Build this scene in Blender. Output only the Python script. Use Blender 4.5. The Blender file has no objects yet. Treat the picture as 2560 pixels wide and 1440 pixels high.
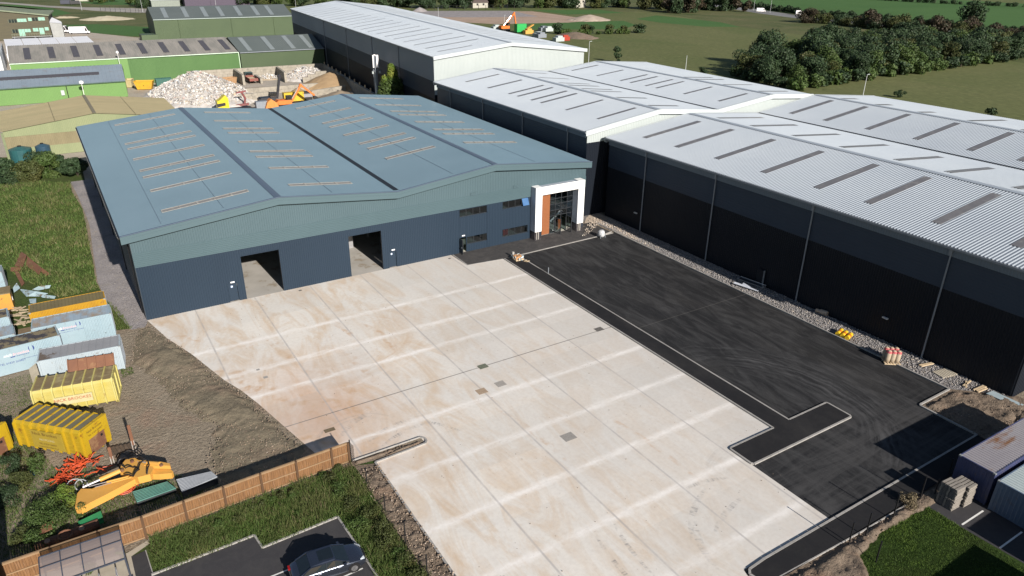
import bpy, math, random
import numpy as np
from mathutils import Vector, Matrix, noise as mnoise
random.seed(7); rng = np.random.default_rng(7)
R = math.radians
scene = bpy.context.scene
COL = scene.collection
# ---------------------------------------------------------------- camera
F_PX, YAW, PITCH, ROLL = 1783.09752, 0.56173756, 0.4312754, 0.01078439
CAM = np.array([-3.1075, -79.3620, 36.0])
def cam_axes():
    a, b, c = YAW, PITCH, ROLL
    f = np.array([math.sin(a)*math.cos(b), math.cos(a)*math.cos(b), -math.sin(b)])
    r = np.array([math.cos(a), -math.sin(a), 0.0]); u = np.cross(r, f)
    return r*math.cos(c)+u*math.sin(c), -r*math.sin(c)+u*math.cos(c), f
AR, AU, AF = cam_axes()
cd = bpy.data.cameras.new("drone_camera"); cam = bpy.data.objects.new("drone_camera", cd); COL.objects.link(cam)
cam.matrix_world = Matrix(((AR[0], AU[0], -AF[0], CAM[0]), (AR[1], AU[1], -AF[1], CAM[1]), (AR[2], AU[2], -AF[2], CAM[2]), (0, 0, 0, 1)))
cd.sensor_fit = 'HORIZONTAL'; cd.sensor_width = 36.0; cd.lens = F_PX/2560*36.0
cd.clip_start = 0.5; cd.clip_end = 5000
scene.camera = cam
# ---------------------------------------------------------------- light
SUN_EL, SUN_AZ = 25.0, 2.6
world = bpy.data.worlds.new("World"); scene.world = world; world.use_nodes = True
wn = world.node_tree.nodes; wl = world.node_tree.links
sky = wn.new('ShaderNodeTexSky'); sky.sky_type = 'NISHITA'; sky.sun_disc = False
sky.sun_elevation = R(SUN_EL); sky.sun_rotation = R(180-SUN_AZ); sky.air_density = 1.0; sky.dust_density = 0.6; sky.ozone_density = 1.3
wl.new(sky.outputs[0], wn['Background'].inputs[0]); wn['Background'].inputs[1].default_value = 0.05
sd = bpy.data.lights.new("sun", 'SUN'); sun = bpy.data.objects.new("sun", sd); COL.objects.link(sun)
sd.energy = 4.9; sd.angle = R(0.55); sd.color = (1.0, 0.93, 0.84)
sv = Vector((math.sin(R(SUN_AZ))*math.cos(R(SUN_EL)), -math.cos(R(SUN_AZ))*math.cos(R(SUN_EL)), math.sin(R(SUN_EL))))
sun.rotation_euler = sv.to_track_quat('Z', 'Y').to_euler(); sun.location = (0, -60, 80)
scene.view_settings.view_transform = 'Standard'; scene.view_settings.look = 'None'
scene.view_settings.exposure = 0.62; scene.view_settings.gamma = 1
scene.render.engine = 'CYCLES'
# ---------------------------------------------------------------- where a photographed ground point lies
def ray(x, y):
    return AR*((x-1280)/F_PX) - AU*((y-720)/F_PX) + AF
def G(x, y, z=0.0):
    d = ray(x, y); t = (z-CAM[2])/d[2]; p = CAM+d*t
    return (float(p[0]), float(p[1]), float(z))
def G2(x, y, z=0.0): return G(x, y, z)[:2]
# ---------------------------------------------------------------- object helpers
def tag(o, label=None, cat=None, group=None, kind=None):
    if label: o['label'] = label
    if cat: o['category'] = cat
    if group: o['group'] = group
    if kind: o['kind'] = kind
    return o
WM = {}
def thing(name, label, cat, loc=(0, 0, 0), rz=0.0, group=None):
    o = bpy.data.objects.new(name, None); COL.objects.link(o)
    o.empty_display_size = 0.3
    o.location = loc; o.rotation_euler = (0, 0, rz)
    WM[o.name] = Matrix.Translation(Vector(loc)) @ Matrix.Rotation(rz, 4, 'Z')
    return tag(o, label, cat, group)
def dup(root, loc=None, rz=None, label=None, group=None):
    r = root.copy(); COL.objects.link(r)
    if loc is not None: r.location = loc
    if rz is not None: r.rotation_euler = (0, 0, rz)
    if label: r['label'] = label
    if group: r['group'] = group
    WM[r.name] = Matrix.Translation(r.location) @ Matrix.Rotation(r.rotation_euler[2], 4, 'Z')
    for ch in list(root.children):
        c = ch.copy(); COL.objects.link(c); c.parent = r
        for g in list(ch.children):
            d = g.copy(); COL.objects.link(d); d.parent = c
    return r
class MB:
    def __init__(s): s.v = []; s.f = []; s.m = []
    def quad(s, a, b, c, d, m=0):
        n = len(s.v); s.v += [a, b, c, d]; s.f.append((n, n+1, n+2, n+3)); s.m.append(m)
    def poly(s, pts, m=0):
        n = len(s.v); s.v += list(pts); s.f.append(tuple(range(n, n+len(pts)))); s.m.append(m)
    def box(s, x0, y0, z0, x1, y1, z1, m=0):
        s.frame((x0, y0, z0), (x1-x0, 0, 0), (0, y1-y0, 0), (0, 0, z1-z0), m)
    def frame(s, o, a, b, c, m=0):
        o = np.array(o, float); a = np.array(a, float); b = np.array(b, float); c = np.array(c, float)
        if np.dot(np.cross(a, b), c) < 0: a, b = b, a
        n = len(s.v)
        for k in ((0, 0, 0), (1, 0, 0), (1, 1, 0), (0, 1, 0), (0, 0, 1), (1, 0, 1), (1, 1, 1), (0, 1, 1)):
            s.v.append(tuple(o+a*k[0]+b*k[1]+c*k[2]))
        for q in ((0, 3, 2, 1), (4, 5, 6, 7), (0, 1, 5, 4), (1, 2, 6, 5), (2, 3, 7, 6), (3, 0, 4, 7)):
            s.f.append(tuple(n+i for i in q)); s.m.append(m)
    def bar(s, p, q, w, h=None, m=0, up=(0, 0, 1)):
        h = w if h is None else h
        p = np.array(p, float); q = np.array(q, float); d = q-p; L = np.linalg.norm(d)
        if L < 1e-6: return
        u = np.array(up, float)
        if abs(np.dot(d/L, u)) > .98: u = np.array((1.0, 0, 0))
        a = np.cross(d, u); a /= np.linalg.norm(a); b = np.cross(a, d/L)
        s.frame(p-a*w/2-b*h/2, a*w, d, b*h, m)
    def tube(s, pts, r, n=8, m=0, caps=True):
        pts = [np.array(p, float) for p in pts]; rs = r if isinstance(r, (list, tuple)) else [r]*len(pts)
        base = len(s.v); prev = None
        for i, p in enumerate(pts):
            d = pts[min(i+1, len(pts)-1)]-pts[max(i-1, 0)]; d = d/(np.linalg.norm(d)+1e-9)
            if prev is None:
                u = np.array((0, 0, 1.0)) if abs(d[2]) < .9 else np.array((1.0, 0, 0))
            else: u = prev
            a = np.cross(d, u); a /= np.linalg.norm(a)+1e-9; b = np.cross(a, d); prev = b
            for k in range(n):
                t = 2*math.pi*k/n; s.v.append(tuple(p+rs[i]*(a*math.cos(t)+b*math.sin(t))))
        for i in range(len(pts)-1):
            for k in range(n):
                k2 = (k+1) % n
                s.f.append((base+i*n+k, base+i*n+k2, base+(i+1)*n+k2, base+(i+1)*n+k)); s.m.append(m)
        if caps:
            s.f.append(tuple(base+k for k in reversed(range(n)))); s.m.append(m)
            e = base+(len(pts)-1)*n; s.f.append(tuple(e+k for k in range(n))); s.m.append(m)
    def prism(s, pts, z0, z1, m=0, mside=None):
        """flat outline (counter-clockwise) raised from z0 to z1"""
        a = sum(pts[i][0]*pts[(i+1) % len(pts)][1]-pts[(i+1) % len(pts)][0]*pts[i][1] for i in range(len(pts)))
        if a < 0: pts = pts[::-1]
        n = len(pts); b = len(s.v)
        s.v += [(p[0], p[1], z0) for p in pts]+[(p[0], p[1], z1) for p in pts]
        s.f.append(tuple(b+i for i in reversed(range(n)))); s.m.append(m)
        s.f.append(tuple(b+n+i for i in range(n))); s.m.append(m)
        for i in range(n):
            j = (i+1) % n; s.f.append((b+i, b+j, b+n+j, b+n+i)); s.m.append(m if mside is None else mside)
    def slab(s, pts, off, m=0):
        """planar outline pts extruded by vector off"""
        off = np.array(off, float); b = len(s.v); n = len(pts)
        s.v += [tuple(np.array(p, float)) for p in pts]+[tuple(np.array(p, float)+off) for p in pts]
        s.f.append(tuple(b+i for i in reversed(range(n)))); s.m.append(m)
        s.f.append(tuple(b+n+i for i in range(n))); s.m.append(m)
        for i in range(n):
            j = (i+1) % n; s.f.append((b+i, b+j, b+n+j, b+n+i)); s.m.append(m)
    def corr(s, A, B, n, depth, nrm, m=0, duty=(0., .5, .6, .9)):
        """ribbed sheet: ribs run from curve A(t) to curve B(t), n ribs, standing out along nrm"""
        nrm = np.array(nrm, float); b = len(s.v); cnt = 0
        hs = (0, 0, 1, 1)
        ts = [((i+duty[k])/n, hs[k]) for i in range(n) for k in range(4)]+[(1.0, 0)]
        for t, h in ts:
            s.v.append(tuple(np.array(A(t))+nrm*depth*h)); s.v.append(tuple(np.array(B(t))+nrm*depth*h)); cnt += 1
        for i in range(cnt-1):
            s.f.append((b+2*i, b+2*i+2, b+2*i+3, b+2*i+1)); s.m.append(m)
    def corrq(s, a0, a1, b0, b1, pitch, depth, nrm, m=0, duty=(0., .5, .6, .9)):
        a0, a1, b0, b1 = [np.array(q, float) for q in (a0, a1, b0, b1)]
        n = max(1, int(round(np.linalg.norm(a1-a0)/pitch)))
        s.corr(lambda t: a0+(a1-a0)*t, lambda t: b0+(b1-b0)*t, n, depth, nrm, m, duty)
    def build(s, name, mats, parent=None, local=False, loc=None, smooth=False, label=None):
        v = [tuple(map(float, p)) for p in s.v]
        if parent is not None and not local:
            top = parent
            while top.parent is not None: top = top.parent
            inv = WM[top.name].inverted()
            if top is not None: v = [tuple(inv @ Vector(p)) for p in v]
        elif parent is None and loc is not None and not local:
            v = [(p[0]-loc[0], p[1]-loc[1], p[2]-loc[2]) for p in v]
        me = bpy.data.meshes.new(name); me.from_pydata(v, [], s.f)
        if not isinstance(mats, (list, tuple)): mats = [mats]
        for m in mats: me.materials.append(m)
        if len(mats) > 1:
            for p, mi in zip(me.polygons, s.m): p.material_index = mi
        if smooth:
            for p in me.polygons: p.use_smooth = True
        me.update()
        o = bpy.data.objects.new(name, me); COL.objects.link(o)
        if parent is not None: o.parent = parent
        elif loc is not None:
            o.location = loc; WM[o.name] = Matrix.Translation(Vector(loc))
        else: WM[o.name] = Matrix.Identity(4)
        if label: o['label'] = label
        return o
def struct(o): o['kind'] = 'structure'; return o
def np_mesh(name, V, Fq, mat, parent=None, loc=None, smooth=False, mi=None):
    """big meshes from arrays; Fq is (n,3) or (n,4)"""
    V = np.asarray(V, dtype=np.float64)
    if parent is not None:
        inv = np.array(WM[parent.name].inverted()); V = V@inv[:3, :3].T+inv[:3, 3]
    elif loc is not None: V = V-np.array(loc)
    me = bpy.data.meshes.new(name); n, k = Fq.shape
    me.vertices.add(len(V)); me.vertices.foreach_set('co', V.astype(np.float32).ravel())
    me.loops.add(n*k); me.loops.foreach_set('vertex_index', Fq.astype(np.int32).ravel())
    me.polygons.add(n); me.polygons.foreach_set('loop_start', np.arange(0, n*k, k, dtype=np.int32))
    if not isinstance(mat, (list, tuple)): mat = [mat]
    for m in mat: me.materials.append(m)
    if mi is not None: me.polygons.foreach_set('material_index', mi.astype(np.int32))
    me.update(calc_edges=True); me.validate()
    if smooth: me.shade_smooth() if hasattr(me, 'shade_smooth') else None
    o = bpy.data.objects.new(name, me); COL.objects.link(o)
    if parent is not None: o.parent = parent
    elif loc is not None: o.location = loc; WM[o.name] = Matrix.Translation(Vector(loc))
    else: WM[o.name] = Matrix.Identity(4)
    return o
# ---------------------------------------------------------------- materials
class NT:
    def __init__(s, name):
        s.mat = bpy.data.materials.new(name); s.mat.use_nodes = True
        s.n = s.mat.node_tree.nodes; s.l = s.mat.node_tree.links; s.b = s.n['Principled BSDF']
        s.tc = s.n.new('ShaderNodeTexCoord').outputs['Object']
    def link(s, a, b): s.l.new(a, b)
    def vmul(s, v, sc, off=(0, 0, 0), rot=(0, 0, 0)):
        m = s.n.new('ShaderNodeMapping'); m.inputs['Scale'].default_value = sc; m.inputs['Location'].default_value = off
        m.inputs['Rotation'].default_value = rot; s.link(v, m.inputs[0]); return m.outputs[0]
    def noise(s, vec=None, scale=1., detail=5., rough=.55, dist=0., out='Fac'):
        n = s.n.new('ShaderNodeTexNoise'); n.inputs['Scale'].default_value = scale; n.inputs['Detail'].default_value = detail
        n.inputs['Roughness'].default_value = rough; n.inputs['Distortion'].default_value = dist
        s.link(vec or s.tc, n.inputs['Vector']); return n.outputs[out]
    def ramp(s, f, stops):
        r = s.n.new('ShaderNodeValToRGB'); e = r.color_ramp.elements
        while len(e) > 1: e.remove(e[0])
        first = True
        for p, c in stops:
            if not isinstance(c, (tuple, list)): c = (c, c, c)
            if first: e[0].position = p; e[0].color = (*c, 1); first = False
            else: x = e.new(p); x.color = (*c, 1)
        s.link(f, r.inputs[0]); return r.outputs[0]
    def mix(s, f, a, b, mode='MIX'):
        m = s.n.new('ShaderNodeMix'); m.data_type = 'RGBA'; m.blend_type = mode; m.clamp_factor = True
        for i, x in ((0, f), (6, a), (7, b)):
            if isinstance(x, (int, float)): m.inputs[i].default_value = x
            elif isinstance(x, tuple): m.inputs[i].default_value = (*x, 1)
            else: s.link(x, m.inputs[i])
        return m.outputs[2]
    def math(s, op, a, b=0., c=None):
        m = s.n.new('ShaderNodeMath'); m.operation = op
        for i, x in enumerate((a, b) if c is None else (a, b, c)):
            if isinstance(x, (int, float)): m.inputs[i].default_value = x
            else: s.link(x, m.inputs[i])
        return m.outputs[0]
    def sep(s, v=None):
        x = s.n.new('ShaderNodeSeparateXYZ'); s.link(v or s.tc, x.inputs[0]); return x.outputs
    def bump(s, h, strength=.5, dist=.02):
        b = s.n.new('ShaderNodeBump'); b.inputs['Strength'].default_value = strength; b.inputs['Distance'].default_value = dist
        s.link(h, b.inputs['Height']); s.link(b.outputs[0], s.b.inputs['Normal'])
    def lines(s, coord, pos, half, soft):
        """1 near any of the positions along coord"""
        tot = None
        for p in pos:
            d = s.math('ABSOLUTE', s.math('SUBTRACT', coord, p)); k = s.math('SUBTRACT', 1.0, s.math('DIVIDE', s.math('SUBTRACT', d, half), soft))
            k.node.use_clamp = True
            tot = k if tot is None else s.math('MAXIMUM', tot, k)
        return tot
    def col(s, c):
        if isinstance(c, tuple): s.b.inputs['Base Color'].default_value = (*c, 1)
        else: s.link(c, s.b.inputs['Base Color'])
    def done(s, rough=.6, metal=0., spec=.5):
        if isinstance(rough, (int, float)): s.b.inputs['Roughness'].default_value = rough
        else: s.link(rough, s.b.inputs['Roughness'])
        s.b.inputs['Metallic'].default_value = metal; s.b.inputs['Specular IOR Level'].default_value = spec
        return s.mat
def M(name, c1, c2=None, scale=1.5, rough=.6, metal=0., bump=0., bscale=20., stretch=(1, 1, 1), lo=.35, hi=.7, spec=.5, c3=None, s3=.3, lo3=.55, hi3=.62):
    t = NT(name)
    if c2 is None: c2 = tuple(x*.82 for x in c1)
    v = t.vmul(t.tc, stretch)
    c = t.mix(t.ramp(t.noise(v, scale), [(lo, 0.), (hi, 1.)]), c1, c2)
    if c3: c = t.mix(t.ramp(t.noise(t.vmul(t.tc, stretch, (13, 5, 2)), s3, 7, .65), [(lo3, 0.), (hi3, 1.)]), c, c3)
    t.col(c)
    if bump: t.bump(t.noise(None, bscale, 4), bump, .02)
    return t.done(rough, metal, spec)
# ================================================================ GROUND MATERIALS
def mat_concrete():
    t = NT('yard_concrete'); X, Y, Z = t.sep()
    big = t.noise(None, .09, 6, .6, .6); mid = t.noise(t.vmul(t.tc, (1, .35, 1)), .45, 7, .62, .8); fine = t.noise(None, 3.0, 6, .65)
    c = t.mix(t.ramp(big, [(.35, 0.), (.68, 1.)]), (.74, .70, .645), (.655, .63, .595))
    # rain-washed mud: orange-brown, streaky, strongest at the left and middle
    m2 = t.noise(t.vmul(t.tc, (1, .28, 1), (3, 9, 0)), .34, 8, .66, 1.6)
    left = t.ramp(X, [(0., 1.), (1., 0.)]); left.node.color_ramp.elements[0].position = 0
    xr = t.math('DIVIDE', X, 44.); lf = t.ramp(xr, [(.0, 1.), (.45, .75), (1., .3)])
    st = t.math('MULTIPLY', t.ramp(m2, [(.44, 0.), (.66, 1.)]), lf)
    c = t.mix(t.math('MULTIPLY', st, .85), c, (.56, .40, .25))
    m3 = t.noise(t.vmul(t.tc, (1, .6, 1), (31, 2, 0)), .12, 6, .6, .8)
    yb = t.math('MULTIPLY', t.math('SUBTRACT', 1., t.math('DIVIDE', t.math('ABSOLUTE', t.math('ADD', Y, 27.)), 14.)), 1.); yb.node.use_clamp = True
    xb = t.math('SUBTRACT', 1., t.math('DIVIDE', t.math('ABSOLUTE', t.math('SUBTRACT', X, 10.)), 9.)); xb.node.use_clamp = True
    c = t.mix(t.math('MULTIPLY', t.math('MULTIPLY', yb, xb), t.ramp(m3, [(.25, .3), (.7, 1.)])), c, (.53, .31, .19))
    # swept tyre arcs
    def arc(cx, cy, r0, r1, sc, c, col, k, sd):
        d = t.math('SQRT', t.math('ADD', t.math('POWER', t.math('SUBTRACT', X, cx), 2.), t.math('POWER', t.math('MULTIPLY', t.math('SUBTRACT', Y, cy), 1.25), 2.))); d = t.math('ADD', d, t.math('MULTIPLY', t.noise(None, .12, 3), 3.)); d = t.math('SUBTRACT', d, 1.5)
        w = t.math('SUBTRACT', 1., t.math('DIVIDE', t.math('ABSOLUTE', t.math('SUBTRACT', d, (r0+r1)/2)), (r1-r0)/2)); w.node.use_clamp = True
        cb = t.n.new('ShaderNodeCombineXYZ'); t.link(t.math('MULTIPLY', d, sc), cb.inputs[0]); t.link(t.math('MULTIPLY', X, .05), cb.inputs[1])
        nz = t.ramp(t.noise(cb.outputs[0], 1., 5, .6), [(.45, 0.), (.62, 1.)])
        gate = t.ramp(t.noise(t.vmul(t.tc, (1, 1, 1), (sd*7., sd*3., 0)), .16, 4, .6, .6), [(.44, 0.), (.6, 1.)])
        brk = t.ramp(t.noise(t.vmul(t.tc, (1, 1, 1), (sd*2., 0, 0)), 1.6, 5, .7), [(.35, .25), (.65, 1.)])
        return t.mix(t.math('MULTIPLY', t.math('MULTIPLY', t.math('MULTIPLY', w, nz), t.math('MULTIPLY', gate, brk)), k), c, col)
    c = arc(14.5, -16.5, 4.5, 13., .9, c, (.72, .68, .64), .8, 1)
    c = arc(15.5, -15.5, 3.5, 12.5, 1.3, c, (.54, .38, .24), .75, 2)
    c = arc(34., -2., 8., 16., 1.1, c, (.52, .48, .44), .5, 3)
    c = arc(37., -54., 3.5, 9., 2.2, c, (.30, .29, .29), .55, 4)
    c = arc(12.5, -31.5, 2.2, 5.2, 2.4, c, (.24, .225, .21), .65, 5)
    # greyer towards the right-hand bays; smudged tread marks
    rg_ = t.ramp(xr, [(.45, 0.), (1., .7)]); c = t.mix(rg_, c, t.mix(.75, c, (.50, .475, .45)))
    def smudge(cx, cy, rx, ry, ang, c, col, k, fs=9.):
        dx = t.math('SUBTRACT', X, cx); dy = t.math('SUBTRACT', Y, cy); ca, sa = math.cos(ang), math.sin(ang)
        u = t.math('ADD', t.math('MULTIPLY', dx, ca), t.math('MULTIPLY', dy, sa)); v = t.math('SUBTRACT', t.math('MULTIPLY', dy, ca), t.math('MULTIPLY', dx, sa))
        v = t.math('ADD', v, t.math('MULTIPLY', t.math('POWER', t.math('DIVIDE', u, rx), 2.), ry*1.6))
        e = t.math('SUBTRACT', 1., t.math('ADD', t.math('POWER', t.math('DIVIDE', u, rx), 2.), t.math('POWER', t.math('DIVIDE', v, ry), 2.))); e.node.use_clamp = True
        cb = t.n.new('ShaderNodeCombineXYZ'); t.link(t.math('MULTIPLY', u, fs), cb.inputs[0]); t.link(t.math('MULTIPLY', v, 1.5), cb.inputs[1])
        tr = t.ramp(t.noise(cb.outputs[0], .55, 3), [(.46, .15), (.6, 1.)]); br = t.ramp(t.noise(None, 1.1, 4), [(.4, 0.), (.6, 1.)])
        return t.mix(t.math('MULTIPLY', t.math('MULTIPLY', t.ramp(e, [(.0, 0.), (.5, 1.)]), t.math('MULTIPLY', tr, br)), k), c, col)
    DK = (.20, .195, .20)
    for q in ((29.5, -52.5, 3.2, .28, .6), (31.5, -53.8, 3.0, .25, .3), (27.6, -55., 2.6, .3, 1.1), (32.5, -50.6, 2.2, .22, -.2), (21.5, -53.5, 3.2, .2, 1.5), (23.2, -52.8, 3.0, .18, 1.4), (19., -56.3, 3., .25, 1.5), (14.8, -31.8, 3.0, .3, .25), (15.5, -33.0, 2.6, .25, .2), (18.6, -33.6, 2.2, .2, -.9), (12.5, -29.5, 2.6, .35, .5)): c = smudge(*q, c, DK, .75)
    for q in ((6.2, -17.5, 4.5, 1.2, -1.1), (9.5, -30.5, 3.5, .8, -.6), (13.5, -22.5, 4.5, .7, -1.2), (17.5, -12., 3.5, .5, -1.3), (24.8, -38.5, 5.5, .35, -1.45), (32.2, -45., 6.5, .3, -1.5), (8.4, -22., 6., 1.1, -1.0), (12.6, -26.5, 5., .9, -.8), (16.3, -20., 5., .6, -1.4), (20.6, -17., 5., .5, -1.5), (10.6, -13., 4., .6, -1.3), (3.2, -6.5, 2.5, .5, -.8)): c = smudge(*q, c, (.50, .31, .17), .62, 1.2)
    # poured bays: dark saw cuts one way, chalky bands the other
    wob = t.math('MULTIPLY', t.math('SUBTRACT', t.noise(None, .5, 3), .5), .25)
    Yw = t.math('ADD', Y, wob)
    bands = t.lines(Yw, [-10.55, -16.6, -21.3, -32.1, -38.3, -44.4, -50., -56.], .08, .45)
    bn = t.ramp(t.noise(t.vmul(t.tc, (.35, 1.5, 1)), 1.1, 4), [(.34, .25), (.58, 1.)])
    c = t.mix(t.math('MULTIPLY', t.math('MULTIPLY', bands, bn), .85), c, (.84, .81, .78))
    jn = t.ramp(t.noise(None, .8, 3), [(.3, .25), (.6, .68)])
    c = t.mix(t.math('MULTIPLY', t.lines(X, [4.9, 11.4, 17.9, 24.3, 30.6, 36.75], .03, .09), jn), c, (.36, .34, .34))
    c = t.mix(t.math('MULTIPLY', t.lines(Y, [-27.2], .03, .05), .9), c, (.13, .12, .11))
    # a little variation bay by bay, then specks
    bay = t.n.new('ShaderNodeTexWhiteNoise'); bay.noise_dimensions = '2D'
    fl = t.n.new('ShaderNodeCombineXYZ'); t.link(t.math('FLOOR', t.math('DIVIDE', t.math('ADD', X, 1.55), 6.4)), fl.inputs[0]); t.link(t.math('FLOOR', t.math('DIVIDE', t.math('ADD', Y, .3), 5.75)), fl.inputs[1])
    t.link(fl.outputs[0], bay.inputs['Vector'])
    c = t.mix(t.math('MULTIPLY', bay.outputs['Value'], .22), c, (.43, .42, .40))
    c = t.mix(t.ramp(fine, [(.42, 0.), (.8, .28)]), c, (.38, .33, .29))
    c = t.mix(t.ramp(t.noise(None, 9., 3, .5), [(.70, 0.), (.76, .45)]), c, (.2, .17, .14))
    c = t.mix(t.ramp(mid, [(.55, 0.), (.75, .35)]), c, (.68, .66, .64))
    t.col(c); t.bump(t.noise(t.vmul(t.tc, (1, 18, 1)), 1.4, 3), .12, .01)
    return t.done(.75, 0, .3)
def mat_tarmac(name, a, b, arcs=True, stretch=(1, .22, 1), fleck=.35):
    t = NT(name); X, Y, Z = t.sep()
    m = t.noise(t.vmul(t.tc, stretch), .9, 9, .7, .9)
    c = t.mix(t.ramp(m, [(.43, 0.), (.72, 1.)]), a, b)
    if arcs:
        d = t.math('SQRT', t.math('ADD', t.math('POWER', t.math('SUBTRACT', X, 42.5), 2.), t.math('POWER', t.math('ADD', Y, 47.), 2.)))
        d = t.math('ADD', d, t.math('MULTIPLY', t.noise(None, .1, 4), 4.)); w = t.math('SUBTRACT', 1., t.math('DIVIDE', t.math('ABSOLUTE', t.math('SUBTRACT', d, 12.2)), 4.2)); w.node.use_clamp = True; xg = t.math('DIVIDE', t.math('SUBTRACT', X, 43.), 6.); xg.node.use_clamp = True; w = t.math('MULTIPLY', w, xg)
        cb = t.n.new('ShaderNodeCombineXYZ'); t.link(t.math('MULTIPLY', d, 2.1), cb.inputs[0])
        t.link(t.math('MULTIPLY', X, .06), cb.inputs[1])
        nz = t.ramp(t.noise(cb.outputs[0], 1., 5, .65), [(.42, 0.), (.64, 1.)])
        gt = t.ramp(t.noise(t.vmul(t.tc, (1, 1, 1), (3, 3, 0)), .3, 5, .65), [(.35, .1), (.62, 1.)]); c = t.mix(t.math('MULTIPLY', t.math('MULTIPLY', t.math('MULTIPLY', w, nz), gt), .8), c, tuple(x*2.0 for x in b))
        c = t.mix(t.math('MULTIPLY', t.lines(Y, [-28.9], .02, .06), .5), c, (.10, .095, .09))
        lo_ = t.math('DIVIDE', t.math('SUBTRACT', -50.5, Y), 2.5); lo_.node.use_clamp = True
        sx = t.ramp(t.noise(t.vmul(t.tc, (.14, 1.3, 1), (2, 0, 0)), .9, 7, .68, .6), [(.42, 0.), (.66, 1.)]); c = t.mix(t.math('MULTIPLY', t.math('MULTIPLY', lo_, sx), .8), c, (.058, .057, .058))
    c = t.mix(t.ramp(t.noise(None, 14., 4, .6), [(.55, 0.), (.75, fleck)]), c, tuple(x*2.2 for x in b))
    d2 = t.noise(t.vmul(t.tc, (.9, .5, 1), (7, 1, 0)), .2, 6, .6, .5)
    c = t.mix(t.ramp(d2, [(.5, 0.), (.8, .22)]), c, (.10, .095, .09))
    t.col(c); t.bump(t.noise(None, 40., 3), .35, .01)
    return t.done(.82, 0, .25)
def mat_soil(name, a, b, c3, sc=.35, bump=.9):
    t = NT(name)
    m = t.noise(None, sc, 9, .68, .5); c = t.mix(t.ramp(m, [(.33, 0.), (.68, 1.)]), a, b)
    c = t.mix(t.ramp(t.noise(t.vmul(t.tc, (1, 1, 1), (5, 5, 1)), sc*.6, 7, .6, 1.), [(.52, 0.), (.68, .8)]), c, c3)
    f = t.noise(None, 7., 5, .7); c = t.mix(t.ramp(f, [(.45, 0.), (.8, .6)]), c, tuple(x*1.7 for x in b))
    c = t.mix(t.ramp(t.noise(None, 2.2, 6, .7), [(.56, 0.), (.72, .6)]), c, tuple(x*.5 for x in a))
    t.col(c); t.bump(t.noise(None, 3.2, 9, .72), bump, .25)
    return t.done(.95, 0, .1)
def mat_grass(name, a, b, c3, sc=.25, fine=6., stretch=(1, 1, 1), bump=.8):
    t = NT(name); v = t.vmul(t.tc, stretch)
    c = t.mix(t.ramp(t.noise(v, sc, 8, .65, .4), [(.36, 0.), (.66, 1.)]), a, b)
    c = t.mix(t.ramp(t.noise(t.vmul(v, (1, 1, 1), (9, 4, 0)), sc*.45, 7, .62, .8), [(.5, 0.), (.66, .85)]), c, c3)
    c = t.mix(t.ramp(t.noise(v, fine, 6, .75), [(.4, 0.), (.8, .75)]), c, tuple(x*.38 for x in a))
    c = t.mix(t.ramp(t.noise(t.vmul(v, (1, 1, 1), (3, 8, 0)), fine*.6, 5, .7), [(.55, 0.), (.75, .55)]), c, tuple(min(1, x*1.6) for x in b))
    t.col(c); t.bump(t.noise(v, fine, 6, .75), bump, .12)
    return t.done(.9, 0, .15)
def mat_gravel(name, a, b, sc=9.):
    t = NT(name); vo = t.n.new('ShaderNodeTexVoronoi'); vo.inputs['Scale'].default_value = sc; t.link(t.tc, vo.inputs['Vector'])
    r = t.n.new('ShaderNodeSeparateColor'); t.link(vo.outputs['Color'], r.inputs[0])
    c = t.mix(r.outputs[0], a, b); c = t.mix(t.ramp(t.noise(None, .3, 6), [(.4, 0.), (.7, .6)]), c, tuple(x*.7 for x in a))
    c = t.mix(t.ramp(t.noise(None, .9, 6), [(.55, 0.), (.7, .5)]), c, (.33, .29, .24))
    t.col(c); t.bump(vo.outputs['Distance'], .9, .06)
    return t.done(.9, 0, .2)
MC = mat_concrete()
M_TAR = mat_tarmac('new_tarmac', (.014, .0143, .016), (.054, .054, .056))
M_TARPATH = mat_tarmac('path_tarmac', (.014, .014, .016), (.021, .02, .021), False, (1, 1, 1), .15)
M_TAROLD = mat_tarmac('old_tarmac', (.042, .041, .045), (.056, .054, .056), False, (1, 1, 1), .2)
M_TAREDGE = mat_tarmac('dusty_tarmac', (.045, .043, .044), (.085, .08, .078), False, (1, 1, 1), .6)
M_SOIL = mat_soil('bare_soil', (0.204, 0.1677, 0.126), (0.289, 0.2451, 0.189), (0.2805, 0.1935, 0.1428))
M_EARTH = mat_soil('pink_earth', (.30, .22, .17), (.38, .29, .23), (.26, .20, .15), .08, .3)
M_SOILD = mat_soil('dark_soil', (.15, .115, .088), (.22, .175, .135), (.25, .17, .12), .6, 1.)
M_CLAY = mat_soil('tan_clay', (.26, .185, .12), (.33, .25, .17), (.22, .15, .10), .5, .8)
M_ROUGH = mat_grass('rough_grass', (0.0493, 0.0825, 0.0192), (0.0754, 0.1023, 0.0288), (0.0812, 0.0825, 0.0384), .22, 3.5)
M_LAWN = mat_grass('lawn_grass', (0.0248, 0.0495, 0.009), (0.036, 0.063, 0.0125), (0.0315, 0.045, 0.01), .5, 5., bump=.6)
M_FIELD = mat_grass('field_grass', (0.114, 0.1326, 0.0495), (0.147, 0.153, 0.066), (0.084, 0.119, 0.0363), .022, .9, (1, .5, 1), .3)
M_FIELDG = mat_grass('green_field', (0.06, 0.132, 0.038), (0.075, 0.1518, 0.0456), (0.06, 0.1188, 0.0342), .01, 1.2, (1, 1, 1), .2)
M_SCRUB = mat_grass('scrub_ground', (0.0884, 0.1073, 0.0407), (0.1428, 0.1369, 0.0666), (0.0544, 0.0814, 0.0259), .05, .8, (1, 1, 1), .6)
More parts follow.
